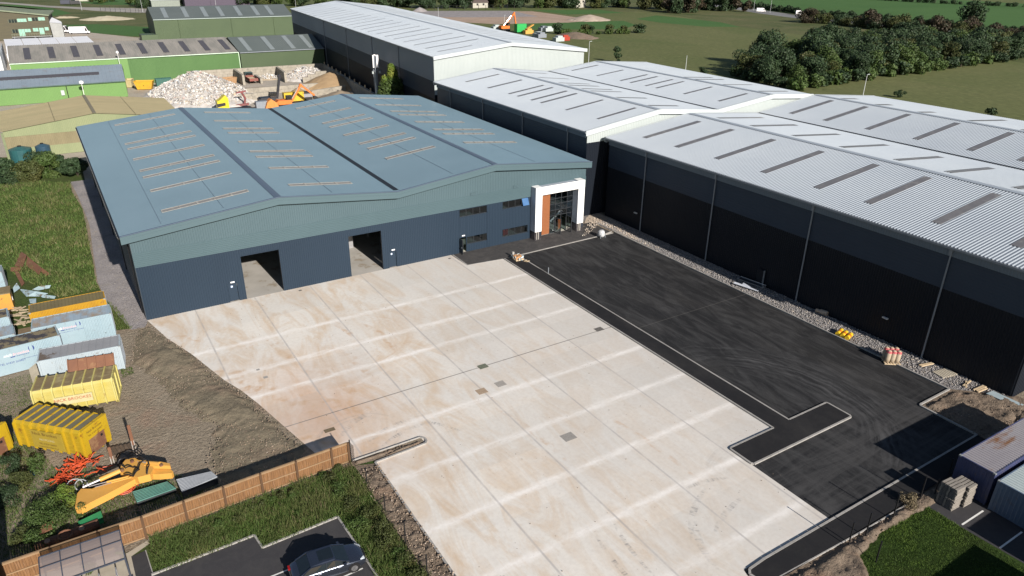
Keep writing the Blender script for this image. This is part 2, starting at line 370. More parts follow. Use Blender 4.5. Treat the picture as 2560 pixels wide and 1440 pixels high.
M_GRAV = mat_gravel('grey_gravel', (0.246, 0.2296, 0.2352), (0.3444, 0.3198, 0.3192), 7.)
M_GRAVW = mat_gravel('crushed_stone', (0.136, 0.132, 0.136), (0.272, 0.256, 0.248), 6.)
M_YARD = mat_soil('recycling_yard_floor', (.30, .27, .23), (.40, .36, .31), (.28, .21, .14), .12, .3)
M_KERB = M('kerb_concrete', (.34, .325, .31), (.26, .25, .235), 1.2, .8, bump=.3, bscale=25)
# ================================================================ GROUND SHEETS
def sheet(name, pts, z, mat, grid=None):
    mb = MB(); mb.poly([(p[0], p[1], z) for p in pts]); o = mb.build(name, mat); return struct(o)
S = 2600
sheet('ground', [(-S, -400), (S, -400), (S, S), (-S, S)], -.12, M_FIELD)
def gp(*q): return [G2(*p) for p in q]
# far fields
sheet('field', gp((1640, -20), (1760, 8), (2002, 36), (2271, 58), (2560, 84), (2700, 96), (2700, 17), (2300, -6), (2000, -20)), -.10, M_FIELDG)
sheet('scrubland', gp((1450, 30), (1600, 28), (1700, 40), (1851, 67), (2000, 86), (2075, 92), (2140, 100), (2700, 175), (2700, 96), (2271, 58), (2002, 36), (1760, 8), (1640, -8), (1450, 10)), -.105, M_SCRUB)
sheet('field_strip', gp((1640, 38), (1700, 44), (1800, 55), (1851, 67), (1760, 66), (1650, 56), (1590, 47)), -.095, M_FIELDG)
sheet('field_strip', gp((1290, 60), (1400, 54), (1560, 52), (1590, 62), (1560, 72), (1350, 74), (1280, 68)), -.095, M_FIELDG)
sheet('field_strip', gp((1330, 25), (1500, 24), (1560, 32), (1420, 36)), -.095, M_FIELDG)
sheet('bare_earth', gp((1020, 30), (1060, 28), (1330, 28), (1370, 33), (1440, 43), (1500, 50), (1420, 56), (1240, 60), (1100, 52), (1040, 42)), -.09, M_EARTH)
sheet('gravel_pad', gp((1030, 32), (1060, 27), (1278, 26.5), (1346, 41), (1180, 43), (1040, 42)), -.08, M_GRAV)
sheet('meadow', gp((-60, -10), (500, -10), (500, 60), (395, 92), (330, 90), (215, 80), (160, 78), (100, 40), (-60, 25)), -.10, M_SCRUB)
sheet('meadow_green', gp((-60, 12), (60, 11), (130, 20), (180, 33), (120, 42), (-60, 30)), -.09, M_FIELDG)
sheet('meadow_green', gp((160, 62), (240, 60), (395, 68), (395, 90), (330, 90), (215, 80), (160, 78)), -.09, M_FIELDG)
sheet('meadow_green', gp((180, -12), (345, -12), (345, 12), (250, 12), (180, 4)), -.085, M_FIELDG)
sheet('road', gp((-60, 0), (60, 9), (120, 14), (215, 18), (330, 20), (400, 24), (640, 30), (640, 35), (330, 31), (240, 27), (190, 22), (120, 18), (60, 13), (-60, 4)), -.075, M('far_road', (.26, .24, .22), (.33, .31, .28), .05, .9))
sheet('road', gp((1768, 6), (1840, 13), (1900, 24), (2010, 40), (2140, 54), (2271, 66), (2560, 96), (2560, 100), (2140, 59), (1980, 44), (1890, 32), (1830, 22), (1768, 14)), -.09, M('dual_road', (.15, .15, .155), (.19, .19, .19), .05, .9))
sheet('office_yard', gp((100, 70), (215, 80), (330, 92), (430, 100), (430, 140), (-60, 160), (-60, 60)), -.085, M_YARD)
# land between the works
sheet('works_yard', [(-60, 58), (84, 58), (104, 240), (104, 330), (30, 300), (-60, 300)], -.07, M_YARD)
sheet('side_yard', [(-60, 60), (-3, 64), (-3, 100), (-60, 120)], -.05, M_YARD)
sheet('site_soil', [(-45, -36), (13, -36), (13, -62), (75, -100), (75, 62), (-45, 62)], -.045, M_SOIL)
sheet('rough_grass', gp((-300, 400), (60, 392), (200, 400), (212, 450), (176, 458), (180, 480), (205, 520), (214, 560), (222, 610), (232, 650), (238, 700), (262, 745), (300, 790), (330, 820), (292, 825), (-300, 905)), -.03, M_ROUGH)
sheet('gravel_path', [(-4.3, 64), (.1, 64), (.1, 0), (-.4, -1.6), (-1.7, -1.5), (-2.5, 2.6), (-3.3, 8.), (-3.75, 14), (-3.5, 24), (-3.1, 38), (-3.6, 52)], -.02, M_GRAV)
sheet('hardstanding', [(.0, .0), (37.14, 0), (37.29, -4.2), (42.5, -4.7), (42.5, -48.8), (37.2, -48.8), (37.2, -51.1), (37.2, -58.1), (28.3, -58.2), (27.0, -62), (12., -62), (11.9, -35.6), (16.4, -35.4), (16.4, -34.4), (10.35, -34.35), (8.6, -33.2), (7.2, -27.0), (6.2, -22.4), (5.4, -19.4), (4.5, -16.9), (2.8, -10.3), (1.2, -5.4)], 0.0, MC)
sheet('entrance_path', [(37.3, -.0), (37.4, -4.1), (42.5, -4.75), (61.4, -4.35), (61.4, 1.0), (59.5, 1.0), (59.5, .0)], .006, M_TAREDGE)
TARP = [(42.5, -4.7), (61.7, -4.5), (61.6, -53.2), (56.7, -53.2), (56.45, -58.4), (30.0, -58.35), (28.3, -62), (75, -62), (75, -62.1), (28., -62.1)]
sheet('tarmac', [(42.5, -4.75), (61.7, -4.4), (61.6, -53.2), (56.7, -53.2), (56.45, -58.4), (37.2, -58.3), (37.2, -51.1), (42.5, -51.1)], .003, M_TAR)
sheet('footway', [(28.35, -58.35), (56.45, -58.35), (56.45, -60.1), (38., -60.0), (30.2, -60.0), (28.6, -59.6)], .10, M_TARPATH)
sheet('footway', [(42.6, -5.0), (44.6, -5.6), (44.6, -48.75), (49.7, -48.75), (49.7, -51.1), (37.3, -51.1), (37.3, -48.85), (42.6, -48.85)], .115, M_TARPATH)
sheet('gravel_margin', [(61.8, 1.2), (59.5, 3.), (59.5, 70), (66, 70), (65.2, 1.2), (65.2, -60), (57, -60), (61.8, -53.0)], -.01, M_GRAVW)
sheet('rubble_apron', gp((1449, 600), (1465, 545), (1485, 528), (1530, 548), (1560, 572), (1600, 600), (1566, 592), (1536, 574), (1490, 556)), .0, M('pale_rubble', (.50, .42, .34), (.38, .31, .25), 2., .95, bump=.8, bscale=6))
sheet('verge', [(-16, -36.15), (10.5, -35.0), (12., -35.2), (12., -62), (-16, -62)], -.03, M_ROUGH)
sheet('car_park', gp((379, 1440), (462, 1406), (636, 1339), (656, 1369), (844, 1293), (906, 1386), (980, 1500), (1000, 1700), (200, 1700), (340, 1470)), -.012, M_TAROLD)
sheet('car_park_path', gp((328, 1391), (364, 1376), (384, 1440), (470, 1560), (380, 1620)), -.010, M_TAROLD)
sheet('paving', gp((318, 1382), (372, 1348), (378, 1356), (328, 1391), (380, 1620), (150, 1620), (-80, 1500), (80, 1440)), -.006, M('canopy_paving', (.42, .38, .31), (.34, .30, .24), 1.2, .9, bump=.3))
sheet('soil_bank', [(10.4, -35.0), (12., -35.6), (12.1, -62), (9.9, -62), (10.4, -50), (10.2, -42), (10.6, -38)], -.015, M_SOILD)
sheet('soil_bank', [(28.5, -59.9), (56, -60.05), (66, -57), (66, -61.5), (46, -60.9), (30, -64), (25, -64)], -.012, M_SOILD)
sheet('soil_bank', [(56.8, -53.4), (61.8, -53.2), (66, -57.), (66, -61), (56.6, -58.4)], .01, M_SOILD)
sheet('lawn', gp((2128, 1375), (2190, 1330), (2300, 1245), (2330, 1268), (2410, 1318), (2700, 1480), (2700, 1700), (2000, 1700), (2110, 1430)), .0, M_LAWN)
sheet('car_park', gp((2310, 1262), (2345, 1235), (2430, 1160), (2900, 1230), (2900, 1600), (2700, 1490), (2410, 1322)), .004, M_TAROLD)
# soil surface with real relief
def in_poly(x, y, P):
    c = np.zeros(x.shape, bool); n = len(P)
    for i in range(n):
        x0, y0 = P[i]; x1, y1 = P[(i+1) % n]
        if y0 == y1: continue
        k = ((y0 > y) != (y1 > y)) & (x < (x1-x0)*(y-y0)/(y1-y0)+x0); c ^= k
    return c
def edge_dist(x, y, P):
    d = np.full(x.shape, 1e9); n = len(P)
    for i in range(n):
        a = np.array(P[i], float); b = np.array(P[(i+1) % n], float); ab = b-a; L = ab@ab+1e-9
        t = np.clip(((x-a[0])*ab[0]+(y-a[1])*ab[1])/L, 0, 1)
        d = np.minimum(d, np.hypot(x-a[0]-t*ab[0], y-a[1]-t*ab[1]))
    return d
def fbm(x, y, s, o=4, seed=0.):
    out = np.empty(x.shape)
    for i in np.ndindex(x.shape): out[i] = mnoise.fractal(Vector((x[i]*s+seed, y[i]*s-seed, seed)), .8, 2.1, o)
    return out
def relief(name, P, res, hf, mat, taper=.8, base=-.06, kind='structure'):
    xs = [p[0] for p in P]; ys = [p[1] for p in P]
    X, Y = np.meshgrid(np.arange(min(xs), max(xs)+res, res), np.arange(min(ys), max(ys)+res, res))
    Xj = X+rng.uniform(-.3, .3, X.shape)*res; Yj = Y+rng.uniform(-.3, .3, X.shape)*res
    e = edge_dist(Xj, Yj, P); ins = in_poly(Xj, Yj, P); wob = .35*fbm(Xj, Yj, .9, 3, 3.)
    k = np.clip((np.where(ins, e, -e)+wob*taper)/taper, 0, 1); k = k*k*(3-2*k)
    H = base+(hf(Xj, Yj)-base)*k
    keep = k > 0
    V = np.stack([Xj.ravel(), Yj.ravel(), H.ravel()], 1); nx = X.shape[1]
    i, j = np.meshgrid(np.arange(X.shape[0]-1), np.arange(nx-1), indexing='ij')
    a = (i*nx+j).ravel(); F = np.stack([a, a+1, a+nx+1, a+nx], 1)
    kk = keep.ravel(); F = F[kk[F].any(1)]
    used = np.unique(F); re = np.full(len(V), -1); re[used] = np.arange(len(used))
    o = np_mesh(name, V[used], re[F], mat)
    for p in o.data.polygons: p.use_smooth = True
    if kind: o['kind'] = kind
    return o
PSOIL = [(.1, -1.2), (1.1, -5.0), (2.75, -10.1), (4.4, -16.8), (5.3, -19.4), (6.1, -22.5), (7.1, -27.), (8.0, -31.2), (6.5, -33.6), (1.5, -33.9), (.6, -29), (2.2, -24), (.2, -19.5), (-.9, -14), (-2.6, -9), (-1.9, -4.5), (-1.2, -1.8)]
relief('spoil_ground', PSOIL, .17, lambda x, y: .10+.10*fbm(x, y, .5, 6)+.07*np.abs(fbm(x, y, 1.4, 4, 7.))+.28*np.exp(-((x-1.2)**2+(y+10)**2)/9)+.2*np.exp(-((x-3.8)**2+(y+21)**2)/14), mat_soil('spoil_soil', (0.153, 0.1295, 0.0924), (0.1972, 0.168, 0.1221), (0.2176, 0.161, 0.1188), .3, .5), 1.3)
relief('soil_bank', [(10.5, -36.), (11.9, -36.2), (12.02, -40), (12.0, -50), (12.0, -62), (10.1, -62), (10.2, -50), (10.0, -42)], .14, lambda x, y: .12+.22*fbm(x, y, 1.1, 5)+.1*np.abs(fbm(x, y, 3., 3, 2.)), M_SOILD, .4)
relief('soil_bank', [(30.5, -60.2), (37, -60.25), (48, -60.0), (56, -60.3), (64, -58.2), (66, -60), (45, -61.3), (39., -61.0), (36, -61.6), (33, -65), (27, -65)], .15, lambda x, y: .18+.2*fbm(x, y, .9, 5)+.12*np.abs(fbm(x, y, 2.6, 3, 2.)), M_SOILD, .4)
relief('soil_bank', [(56.9, -53.6), (61.6, -53.4), (65.6, -57.), (64.5, -59.5), (56.7, -58.3)], .15, lambda x, y: .15+.22*fbm(x, y, .9, 5), M_SOILD, .4)
relief('soil_island', [(10.6, -34.95), (16.2, -34.85), (16.2, -34.65), (11.8, -35.25), (16.1, -35.2), (16.1, -34.75), (10.6, -34.6)], .1, lambda x, y: .12+0*x, M_SOILD, .1)
# ================================================================ KERBS AND IRONWORK
def kerb(pts, w=.16, h=.125, z=0., mat=None, name='kerb'):
    mb = MB()
    for a, b in zip(pts[:-1], pts[1:]):
        L = math.dist(a, b); n = max(1, int(L/.915))
        for i in range(n):
            p = [a[k]+(b[k]-a[k])*(i/n) for k in (0, 1)]; q = [a[k]+(b[k]-a[k])*((i+1)/n-.014/L) for k in (0, 1)]
            mb.bar((*p, z+h/2), (*q, z+h/2), w, h)
    return struct(mb.build(name, mat or M_KERB))
kerb([(42.52, -4.9), (42.52, -48.8), (37.35, -48.8), (37.2, -48.95), (37.2, -51.0), (37.35, -51.2), (49.65, -51.2), (49.8, -51.05), (49.8, -48.8), (49.7, -48.68), (44.65, -48.68), (44.65, -5.7)])
kerb([(37.35, -.1), (37.35, -4.2), (42.45, -4.75)], h=.03)
kerb([(43.4, -4.75), (61.3, -4.4)], h=.06, w=.2)
kerb([(61.72, -4.2), (61.62, -53.2), (56.8, -53.25), (56.62, -53.4), (56.5, -58.35), (30.2, -58.3), (28.6, -58.4), (28.3, -58.7), (28.4, -59.3)])
kerb([(28.6, -59.8), (38., -60.15), (43.5, -60.2)], w=.07, h=.11)
kerb([(10.5, -34.42), (16.35, -34.42)], w=.07)
kerb([(16.35, -34.42), (16.62, -34.7), (16.62, -35.1), (16.4, -35.38), (11.95, -35.55), (12.0, -62)], h=.11)
kerb([G2(379, 1438), G2(636, 1339), G2(656, 1370), G2(844, 1293), G2(906, 1386), G2(990, 1515)], w=.14, z=-.03)
kerb([G2(364, 1376), G2(384, 1440), G2(470, 1560)], w=.06, z=-.03, h=.08)
M_IRON = M('cast_iron', (.14, .13, .12), (.09, .085, .08), 6., .7, bump=.6, bscale=60)
def cover(px, py, w, d, label, mat=M_IRON, grid=True, group='drain covers in the yard', name='drain_cover', cat='drain cover'):
    x, y = G2(px, py); mb = MB(); mb.box(x-w/2, y-d/2, -.02, x+w/2, y+d/2, .006)
    if grid:
        for i in range(5): mb.box(x-w/2+.04, y-d/2+d*(i+.2)/5, .006, x+w/2-.04, y-d/2+d*(i+.62)/5, .016)
    o = mb.build(name, mat, loc=(x, y, 0)); tag(o, label, cat, group)
cover(1497.5, 823, .95, .75, 'square iron drain grating at the right end of the drain line, near the tarmac')
cover(1207, 916, .95, .75, 'greenish iron drain grating in the middle of the concrete yard drain line', M('mossy_iron', (.10, .12, .08), (.16, .16, .13), 5., .7))
cover(824, 1075, .9, .5, 'muddy drain cover near the shadow tip of the timber fence', M('muddy_iron', (.16, .12, .075), (.10, .08, .05), 5., .9))
cover(1421, 1092, 1.15, .95, 'large grey manhole cover alone on the lower middle of the concrete', M('grey_iron', (.30, .285, .265), (.24, .225, .21), 5., .8), False, 'manhole covers in the yard', 'manhole_cover', 'manhole cover')
cover(1251, 959.5, .95, .85, 'grey manhole cover just below the drain line, right of the brown one', M('grey_iron2', (.35, .325, .30), (.27, .25, .225), 5., .8), False, 'manhole covers in the yard', 'manhole_cover', 'manhole cover')
cover(1204, 978, .95, .85, 'brown muddy manhole cover on a concrete joint below the drain line', M('brown_iron', (.37, .28, .20), (.30, .22, .15), 5., .9), False, 'manhole covers in the yard', 'manhole_cover', 'manhole cover')
cover(664, 943, .4, .4, 'tiny grey access cover, lower of two on the stained left of the yard', M_KERB, False, 'manhole covers in the yard', 'manhole_cover', 'manhole cover')
cover(645, 924, .3, .3, 'tiny grey access cover, upper of two on the stained left of the yard', M_KERB, False, 'manhole covers in the yard', 'manhole_cover', 'manhole cover')
cover(750.5, 726, .35, .3, 'small black gully by the wall between the two open loading doors', M_IRON, False, 'drain covers in the yard')
cover(1124, 646, .35, .3, 'small black gully by the wall at the left edge of the entrance path', M_IRON, False, 'drain covers in the yard')
# ================================================================ BUILDINGS
def sheetmetal(name, c, c2=None, rough=.42, sc=.15, dirt=None, stretch=(1, 1, 1), spec=.5):
    t = NT(name); c2 = c2 or tuple(x*.9 for x in c)
    k = t.mix(t.ramp(t.noise(t.vmul(t.tc, stretch), sc, 6, .6), [(.35, 0.), (.7, 1.)]), c, c2)
    if dirt: k = t.mix(t.ramp(t.noise(t.vmul(t.tc, stretch, (4, 4, 4)), sc*4, 8, .7), [(.5, 0.), (.75, .6)]), k, dirt)
    t.col(k); return t.done(rough, 0., spec if name.startswith('roof') else .22)
R_MAIN = sheetmetal('roof_steel_blue', (.100, .156, .198), (.090, .143, .183), .38)
R_MAINCAP = sheetmetal('ridge_flashing', (.095, .125, .175), (.085, .113, .16), .4)
W_DARK = sheetmetal('wall_anthracite', (0.021, 0.0357, 0.057), (0.0184, 0.0314, 0.0503), .45, .1, None, (1, 1, .3))
W_SAGE = sheetmetal('wall_sage_grey', (0.0766, 0.1179, 0.1363), (0.0701, 0.1087, 0.1258), .45)
W_SAGEH = sheetmetal('wall_sage_band', (0.0715, 0.1129, 0.1296), (0.0657, 0.1046, 0.12), .42)
FASCIA = sheetmetal('fascia_sage', (0.0788, 0.1218, 0.1402), (0.0735, 0.1151, 0.1325), .45)
W_LEFT = sheetmetal('wall_side_grey', (.12, .135, .15), None, .5)
W_INNER = sheetmetal('inner_wall_dark', (.05, .05, .055), None, .8)
BLACK = M('black_rubber', (.012, .012, .014), None, 2, .5)
DARKFRAME = M('dark_frame', (.03, .034, .04), None, 2, .4)
R_WHITE = sheetmetal('roof_white', (0.3404, 0.3767, 0.4176), (0.3128, 0.3488, 0.3936), .40, .12)
R_WHITE_BRIGHT = sheetmetal('trim_white', (.48, .52, .54), (.44, .48, .50), .45, .2)
R_CAP = sheetmetal('ridge_grey', (.33, .37, .42), (.30, .34, .39), .45)
W_BLACK = sheetmetal('wall_black', (.008, .0115, .0185), (.0065, .0095, .0155), .5, .12, None, (1, 1, .3))
W_MID = sheetmetal('wall_slate', (.038, .052, .076), (.034, .046, .068), .45)
W_TRIM = sheetmetal('wall_trim_blue', (.15, .185, .225), (.135, .17, .21), .45)
W_WHITE = sheetmetal('wall_white', (.40, .44, .44), (.37, .41, .41), .5, .2)
R_LIGHTP = M('rooflight_sheet', (.175, .165, .165), (.14, .135, .14), .8, .35, c3=(.22, .21, .205), s3=1.)
RL_MAIN = M('rooflight_film', (.25, .23, .205), (.21, .195, .18), .7, .35, c3=(.31, .285, .25), s3=1.2)
RL_FRAME = M('rooflight_frame', (.42, .40, .36), (.34, .33, .30), 2., .5)
PIPE = M('downpipe_grey', (.22, .245, .28), None, 2., .45)
def glass(name, tint=(.55, .62, .66), gl=.14, rough=.03):
    m = bpy.data.materials.new(name); m.use_nodes = True; n = m.node_tree.nodes; l = m.node_tree.links; n.clear()
    o = n.new('ShaderNodeOutputMaterial'); a = n.new('ShaderNodeBsdfTransparent'); a.inputs[0].default_value = (*tint, 1)
    g = n.new('ShaderNodeBsdfGlossy'); g.inputs['Roughness'].default_value = rough; f = n.new('ShaderNodeFresnel'); f.inputs[0].default_value = 1.5
    ad = n.new('ShaderNodeMath'); ad.operation = 'ADD'; ad.inputs[1].default_value = gl; l.new(f.outputs[0], ad.inputs[0])
    x = n.new('ShaderNodeMixShader'); l.new(ad.outputs[0], x.inputs[0]); l.new(a.outputs[0], x.inputs[1]); l.new(g.outputs[0], x.inputs[2]); l.new(x.outputs[0], o.inputs[0]); return m
GLASS = glass('window_glass')
def lerp(a, b, t): return tuple(a[i]+(b[i]-a[i])*t for i in range(len(a)))
def roof_point(F, B, x, y, i):
    """point on slope i (between profile points i and i+1) at plan x,y"""
    y0, y1 = F[i][1], B[i][1]; t = (y-y0)/(y1-y0)
    a = lerp(F[i], B[i], t); b = lerp(F[i+1], B[i+1], t); s = (x-a[0])/(b[0]-a[0])
    return lerp(a, b, s)
def slopes(parent, F, B, mat, pitch, depth, names='roof_slope'):
    out = []
    for i in range(len(F)-1):
        mb = MB(); hi, lo = (i+1, i) if F[i+1][2] > F[i][2] else (i, i+1)
        mb.corrq(F[lo], B[lo], F[hi], B[hi], pitch, depth, (0, 0, 1))
        # underside so the sheet has thickness
        mb.quad(*[(p[0], p[1], p[2]-.12) for p in (F[lo], B[lo], B[hi], F[hi])])
        out.append(mb.build(names, mat, parent))
    return out
def rooflight(parent, F, B, i, x0, x1, y, w, m1, m2=None, bars=0, h=.055):
    mb = MB(); P = lambda x, yy, dz: (lambda p: (p[0], p[1], p[2]+dz))(roof_point(F, B, x, yy, i))
    a, b, c, d = P(x0, y-w/2, h), P(x1, y-w/2, h), P(x1, y+w/2, h), P(x0, y+w/2, h)
    mb.slab([a, b, c, d], (0, 0, .012), 0)
    ms = [m1]
    if m2:
        ms = [m1, m2]
        mb.bar(P(x0, y-w/2, h+.025), P(x1, y-w/2, h+.025), .06, .025, 1); mb.bar(P(x0, y-w/2, h+.025), P(x0, y+w/2, h+.025), .1, .03, 1)
        mb.bar(P(x1, y-w/2, h+.025), P(x1, y+w/2, h+.025), .1, .03, 1); mb.bar(P(x0, y+w/2, h+.025), P(x1, y+w/2, h+.025), .035, .02, 1)
    o = mb.build('rooflight', ms, parent)
    if m2:
        for k in range(1, bars+1):
            xx = x0+(x1-x0)*k/(bars+1); q = MB()
            if k % 2 == bars % 2 or bars < 3: q.bar(P(xx, y-w/2-.08, h+.04), P(xx, y+w/2+.08, h+.04), .17, .04)
            else: q.bar(P(xx, y-w/2, h+.04), P(xx, y+w/2, h+.04), .06, .05)
            q.build('cross_bar', m2, o)
    return o
def tri_wall(mb, x0, x1, z0, top, y, nrm, pitch=.25, depth=.035, m=0):
    """vertical ribbed wall on plane y between x0 and x1, from z0 up to top(x)"""
    n = max(1, int(abs(x1-x0)/pitch)); mb.corr(lambda t: (x0+(x1-x0)*t, y, z0), lambda t: (x0+(x1-x0)*t, y, top(x0+(x1-x0)*t)), n, depth, nrm, m)
def interp(F):
    xs = [p[0] for p in F]; zs = [p[2] for p in F]; return lambda x: float(np.interp(x, xs, zs))
# ---------------------------------------------------------------- the new grey-blue unit
def main_unit():
    t = thing('warehouse', 'new grey-blue unit with sage upper wall, white entrance portal and two open loading doors', 'warehouse', (0, 0, 0))
    F = [(-.79, -.75, 9.97), (15.42, -.75, 11.64), (29.78, -.75, 10.09), (43.67, -.75, 11.65), (59.62, -.75, 9.93)]
    B = [(-1.49, 60.2, 9.97), (14.95, 60.2, 11.64), (30.3, 60.2, 10.09), (44.5, 60.2, 11.65), (61.1, 60.2, 9.93)]
    slopes(t, F, B, R_MAIN, .333, .045)
    for i in (1, 3):   # ridge cappings
        mb = MB()
        for s in (-1, 1):
            j = i+s; k = .38/abs(F[j][0]-F[i][0])
            f2, b2 = lerp(F[i], F[j], k), lerp(B[i], B[j], k)
            q = [F[i], B[i], b2, f2]; mb.slab([(p[0], p[1], p[2]+.06) for p in q], (0, 0, .02))
        mb.build('ridge_cap', R_MAINCAP, t)
    mb = MB(); mb.slab([(F[2][0]-.32, F[2][1]+.6, 10.16), (B[2][0]-.3, 60.2, 10.16), (B[2][0]+.42, 60.2, 10.16), (F[2][0]+.34, F[2][1]+.6, 10.16)], (0, 0, .012)); mb.build('valley_gutter', BLACK, t)
    yl = [55.2, 47, 40.1, 36.6, 29.8, 23.1, 19.6, 12.95, 4.2]
    for i, (a, b) in enumerate(((3.95, 13.25), (18.05, 25.62), (34., 41.45), (46.4, 55.3))):
        for y in (yl if i < 2 else yl[:-1]): rooflight(t, F, B, i, a, b, y, .95, RL_MAIN, RL_FRAME, 4 if i in (0, 3) else 3)
    mb = MB()   # screw lines along the slopes
    for i, x in ((0, 3.3), (0, 9.7), (1, 21.9), (2, 37.8), (3, 50.4)):
        p = roof_point(F, B, x, .2, i); q = roof_point(F, B, x, 59.5, i); mb.bar((p[0], p[1], p[2]+.05), (q[0], q[1], q[2]+.05), .035, .02)
    mb.build('seam', R_MAINCAP, t)
    # fascia following the roof line
    mb = MB()
    for i in range(4):
        a, b = F[i], F[i+1]; dep = .82
        mb.slab([(a[0], -.72, a[2]-.02), (b[0], -.72, b[2]-.02), (b[0], -.72, b[2]-dep), (a[0], -.72, a[2]-dep)], (0, -.07, 0))
        mb.slab([(a[0], -.79, a[2]-.30), (b[0], -.79, b[2]-.30), (b[0], -.79, b[2]-.35), (a[0], -.79, a[2]-.35)], (0, -.02, 0))
        mb.slab([(a[0], -.72, a[2]-dep), (b[0], -.72, b[2]-dep), (b[0], .05, b[2]-dep), (a[0], .05, a[2]-dep)], (0, 0, .03))
    mb.build('fascia', FASCIA, t)
    mb = MB()
    for i in range(4): mb.bar((F[i][0], -.77, F[i][2]+.06), (F[i+1][0], -.77, F[i+1][2]+.06), .16, .07)
    mb.build('verge_trim', R_MAINCAP, t)
    top = interp([(p[0], 0, p[2]-.55) for p in F])
    # front wall: openings (x0,x1,z0,z1)
    D1, D2, D3 = (8.72, 9.76, 0, 2.2), (28.3, 29.34, 0, 2.2), (38.47, 39.48, 0, 2.16)
    L1, L2 = (10.58, 14.86, 0, 5.28), (23.26, 27.5, 0, 5.27)
    Ws = [(38.55, 42.71, 5.03, 6.06), (45.18, 49.34, 5.03, 6.1), (39.6, 42.72, 1.04, 2.1), (45.18, 49.34, .98, 2.1)]
    PO = (51.7, 57.2, 0, 6.1)
    xs = sorted({0, 59.2}|{o[k] for o in [D1, D2, D3, L1, L2, PO]+Ws for k in (0, 1)})
    mb = MB(); rev = MB()
    for a, b in zip(xs[:-1], xs[1:]):
        m = (a+b)/2; hs = sorted([(o[2], o[3]) for o in [D1, D2, D3, L1, L2, PO]+Ws if o[0] < m < o[1]]); z = 0
        for lo, hi in hs+[(6.17, 6.17)]:
            if lo-z > .02: mb.corrq((a, 0, z), (b, 0, z), (a, 0, lo), (b, 0, lo), .25, .03, (0, -1, 0))
            z = hi
    mb.build('front_cladding', W_DARK, t)
    for o in [D1, D2, D3, L1, L2, PO]+Ws:      # reveals
        rev = MB()
        d = .32 if o in (L1, L2) else .2
        rev.box(o[0]-.04, 0.02, o[2], o[0], d, o[3]); rev.box(o[1], 0.02, o[2], o[1]+.04, d, o[3]); rev.box(o[0], 0.02, o[3], o[1], d, o[3]+.04)
        rev.box(o[0]-.06, -.045, o[3], o[1]+.06, .03, o[3]+.07)
        if o[2] > 0: rev.box(o[0]-.08, -.07, o[2]-.08, o[1]+.08, d, o[2])
        rev.build('opening_trim', W_DARK, t)
    mb = MB()
    for k in range(8): mb.box(-.02, -.085, 6.17+k*.2, 59.22, .0, 6.17+k*.2+.12); mb.box(-.02, -.04, 6.17+k*.2+.12, 59.22, .0, 6.17+(k+1)*.2)
    mb.build('band_cladding', W_SAGEH, t)
    mb = MB(); tri_wall(mb, 0, 59.2, 7.77, top, -.0, (0, -1, 0)); mb.build('upper_cladding', W_SAGE, t)
    for x in (40.25, 46.82):
        mb = MB(); mb.box(x, -.09, 7.72, x+.84, -.03, 8.16)
        for k in range(5): mb.bar((x+.04, -.11, 7.78+k*.08), (x+.8, -.11, 7.78+k*.08), .03, .02)
        mb.build('vent', W_SAGE, t)
    for d in (D1, D2):
        mb = MB(); mb.box(d[0]+.03, .12, .06, d[1]-.03, .17, d[3]-.02); do = mb.build('door', W_DARK, t)
        q = MB(); q.box(d[1]-.16, .08, 1.0, d[1]-.08, .12, 1.06); q.build('handle', DARKFRAME, do)
        q = MB(); q.box(d[0]+.33, .105, 1.72, d[0]+.55, .118, 1.95); q.build('door_sign', M('blue_sign', (.25, .35, .6), (.7, .75, .8), 14, .5), do)
    mb = MB(); mb.box(38.42, -.95, .1, 38.5, .0, 2.12); do = mb.build('door', DARKFRAME, t, label='black side door standing wide open'); q = MB(); q.box(38.36, -.8, .98, 38.42, -.68, 1.06); q.build('handle', PIPE, do)
    for x in (9.06, 28.7, 38.8):
        mb = MB(); mb.box(x, -.12, 2.36, x+.44, -.03, 2.5); mb.build('wall_light', M('lamp_white', (.8, .8, .82), None, 2, .4), t)
    # windows
    for k, w in enumerate(Ws):
        n = 4 if w[1]-w[0] > 3.5 else 3
        mb = MB(); mb.box(w[0], .1, w[2], w[1], .16, w[2]+.06); mb.box(w[0], .1, w[3]-.06, w[1], .16, w[3])
        for i in range(n+1):
            x = w[0]+(w[1]-w[0])*i/n; mb.box(x-.03, .1, w[2], x+.03, .16, w[3])
        wo = mb.build('window', DARKFRAME, t)
        g = MB(); g.box(w[0]+.02, .125, w[2]+.02, (w[1] if k != 1 else w[1]-1.04)-.02, .135, w[3]-.02); g.build('pane', GLASS, wo)
        if k == 1:
            q = MB(); x0, x1 = w[1]-1.02, w[1]-.02; q.slab([(x0, .08, w[3]-.04), (x1, .08, w[3]-.04), (x1, -.32, w[2]+.1), (x0, -.32, w[2]+.1)], (0, -.03, -.01))
            q.build('open_casement', M('sky_glass', (.05, .12, .27), (.08, .17, .33), 1., .12), wo)
    # side walls
    mb = MB(); A = (0, 0, 0); C_ = (-.75, 60, 0); mb.corrq(A, C_, (0, 0, 9.6), (-.75, 60, 9.6), .25, .03, (-1, 0, 0)); mb.build('left_cladding', W_LEFT, t)
    mb = MB(); mb.corrq((59.2, 0, 0), (60.6, 60, 0), (59.2, 0, 9.5), (60.6, 60, 9.5), .25, .03, (1, 0, 0)); mb.build('right_cladding', W_SAGE, t)
    mb = MB(); bt = interp([(p[0], 0, p[2]-.1) for p in B]); tri_wall(mb, -.75, 60.6, 0, bt, 60, (0, 1, 0), .5); mb.build('rear_cladding', W_LEFT, t)
    mb = MB(); mb.bar((-.88, -.6, 9.80), (-1.58, 60.2, 9.80), .17, .16); go = mb.build('gutter', BLACK, t)
    mb = MB()
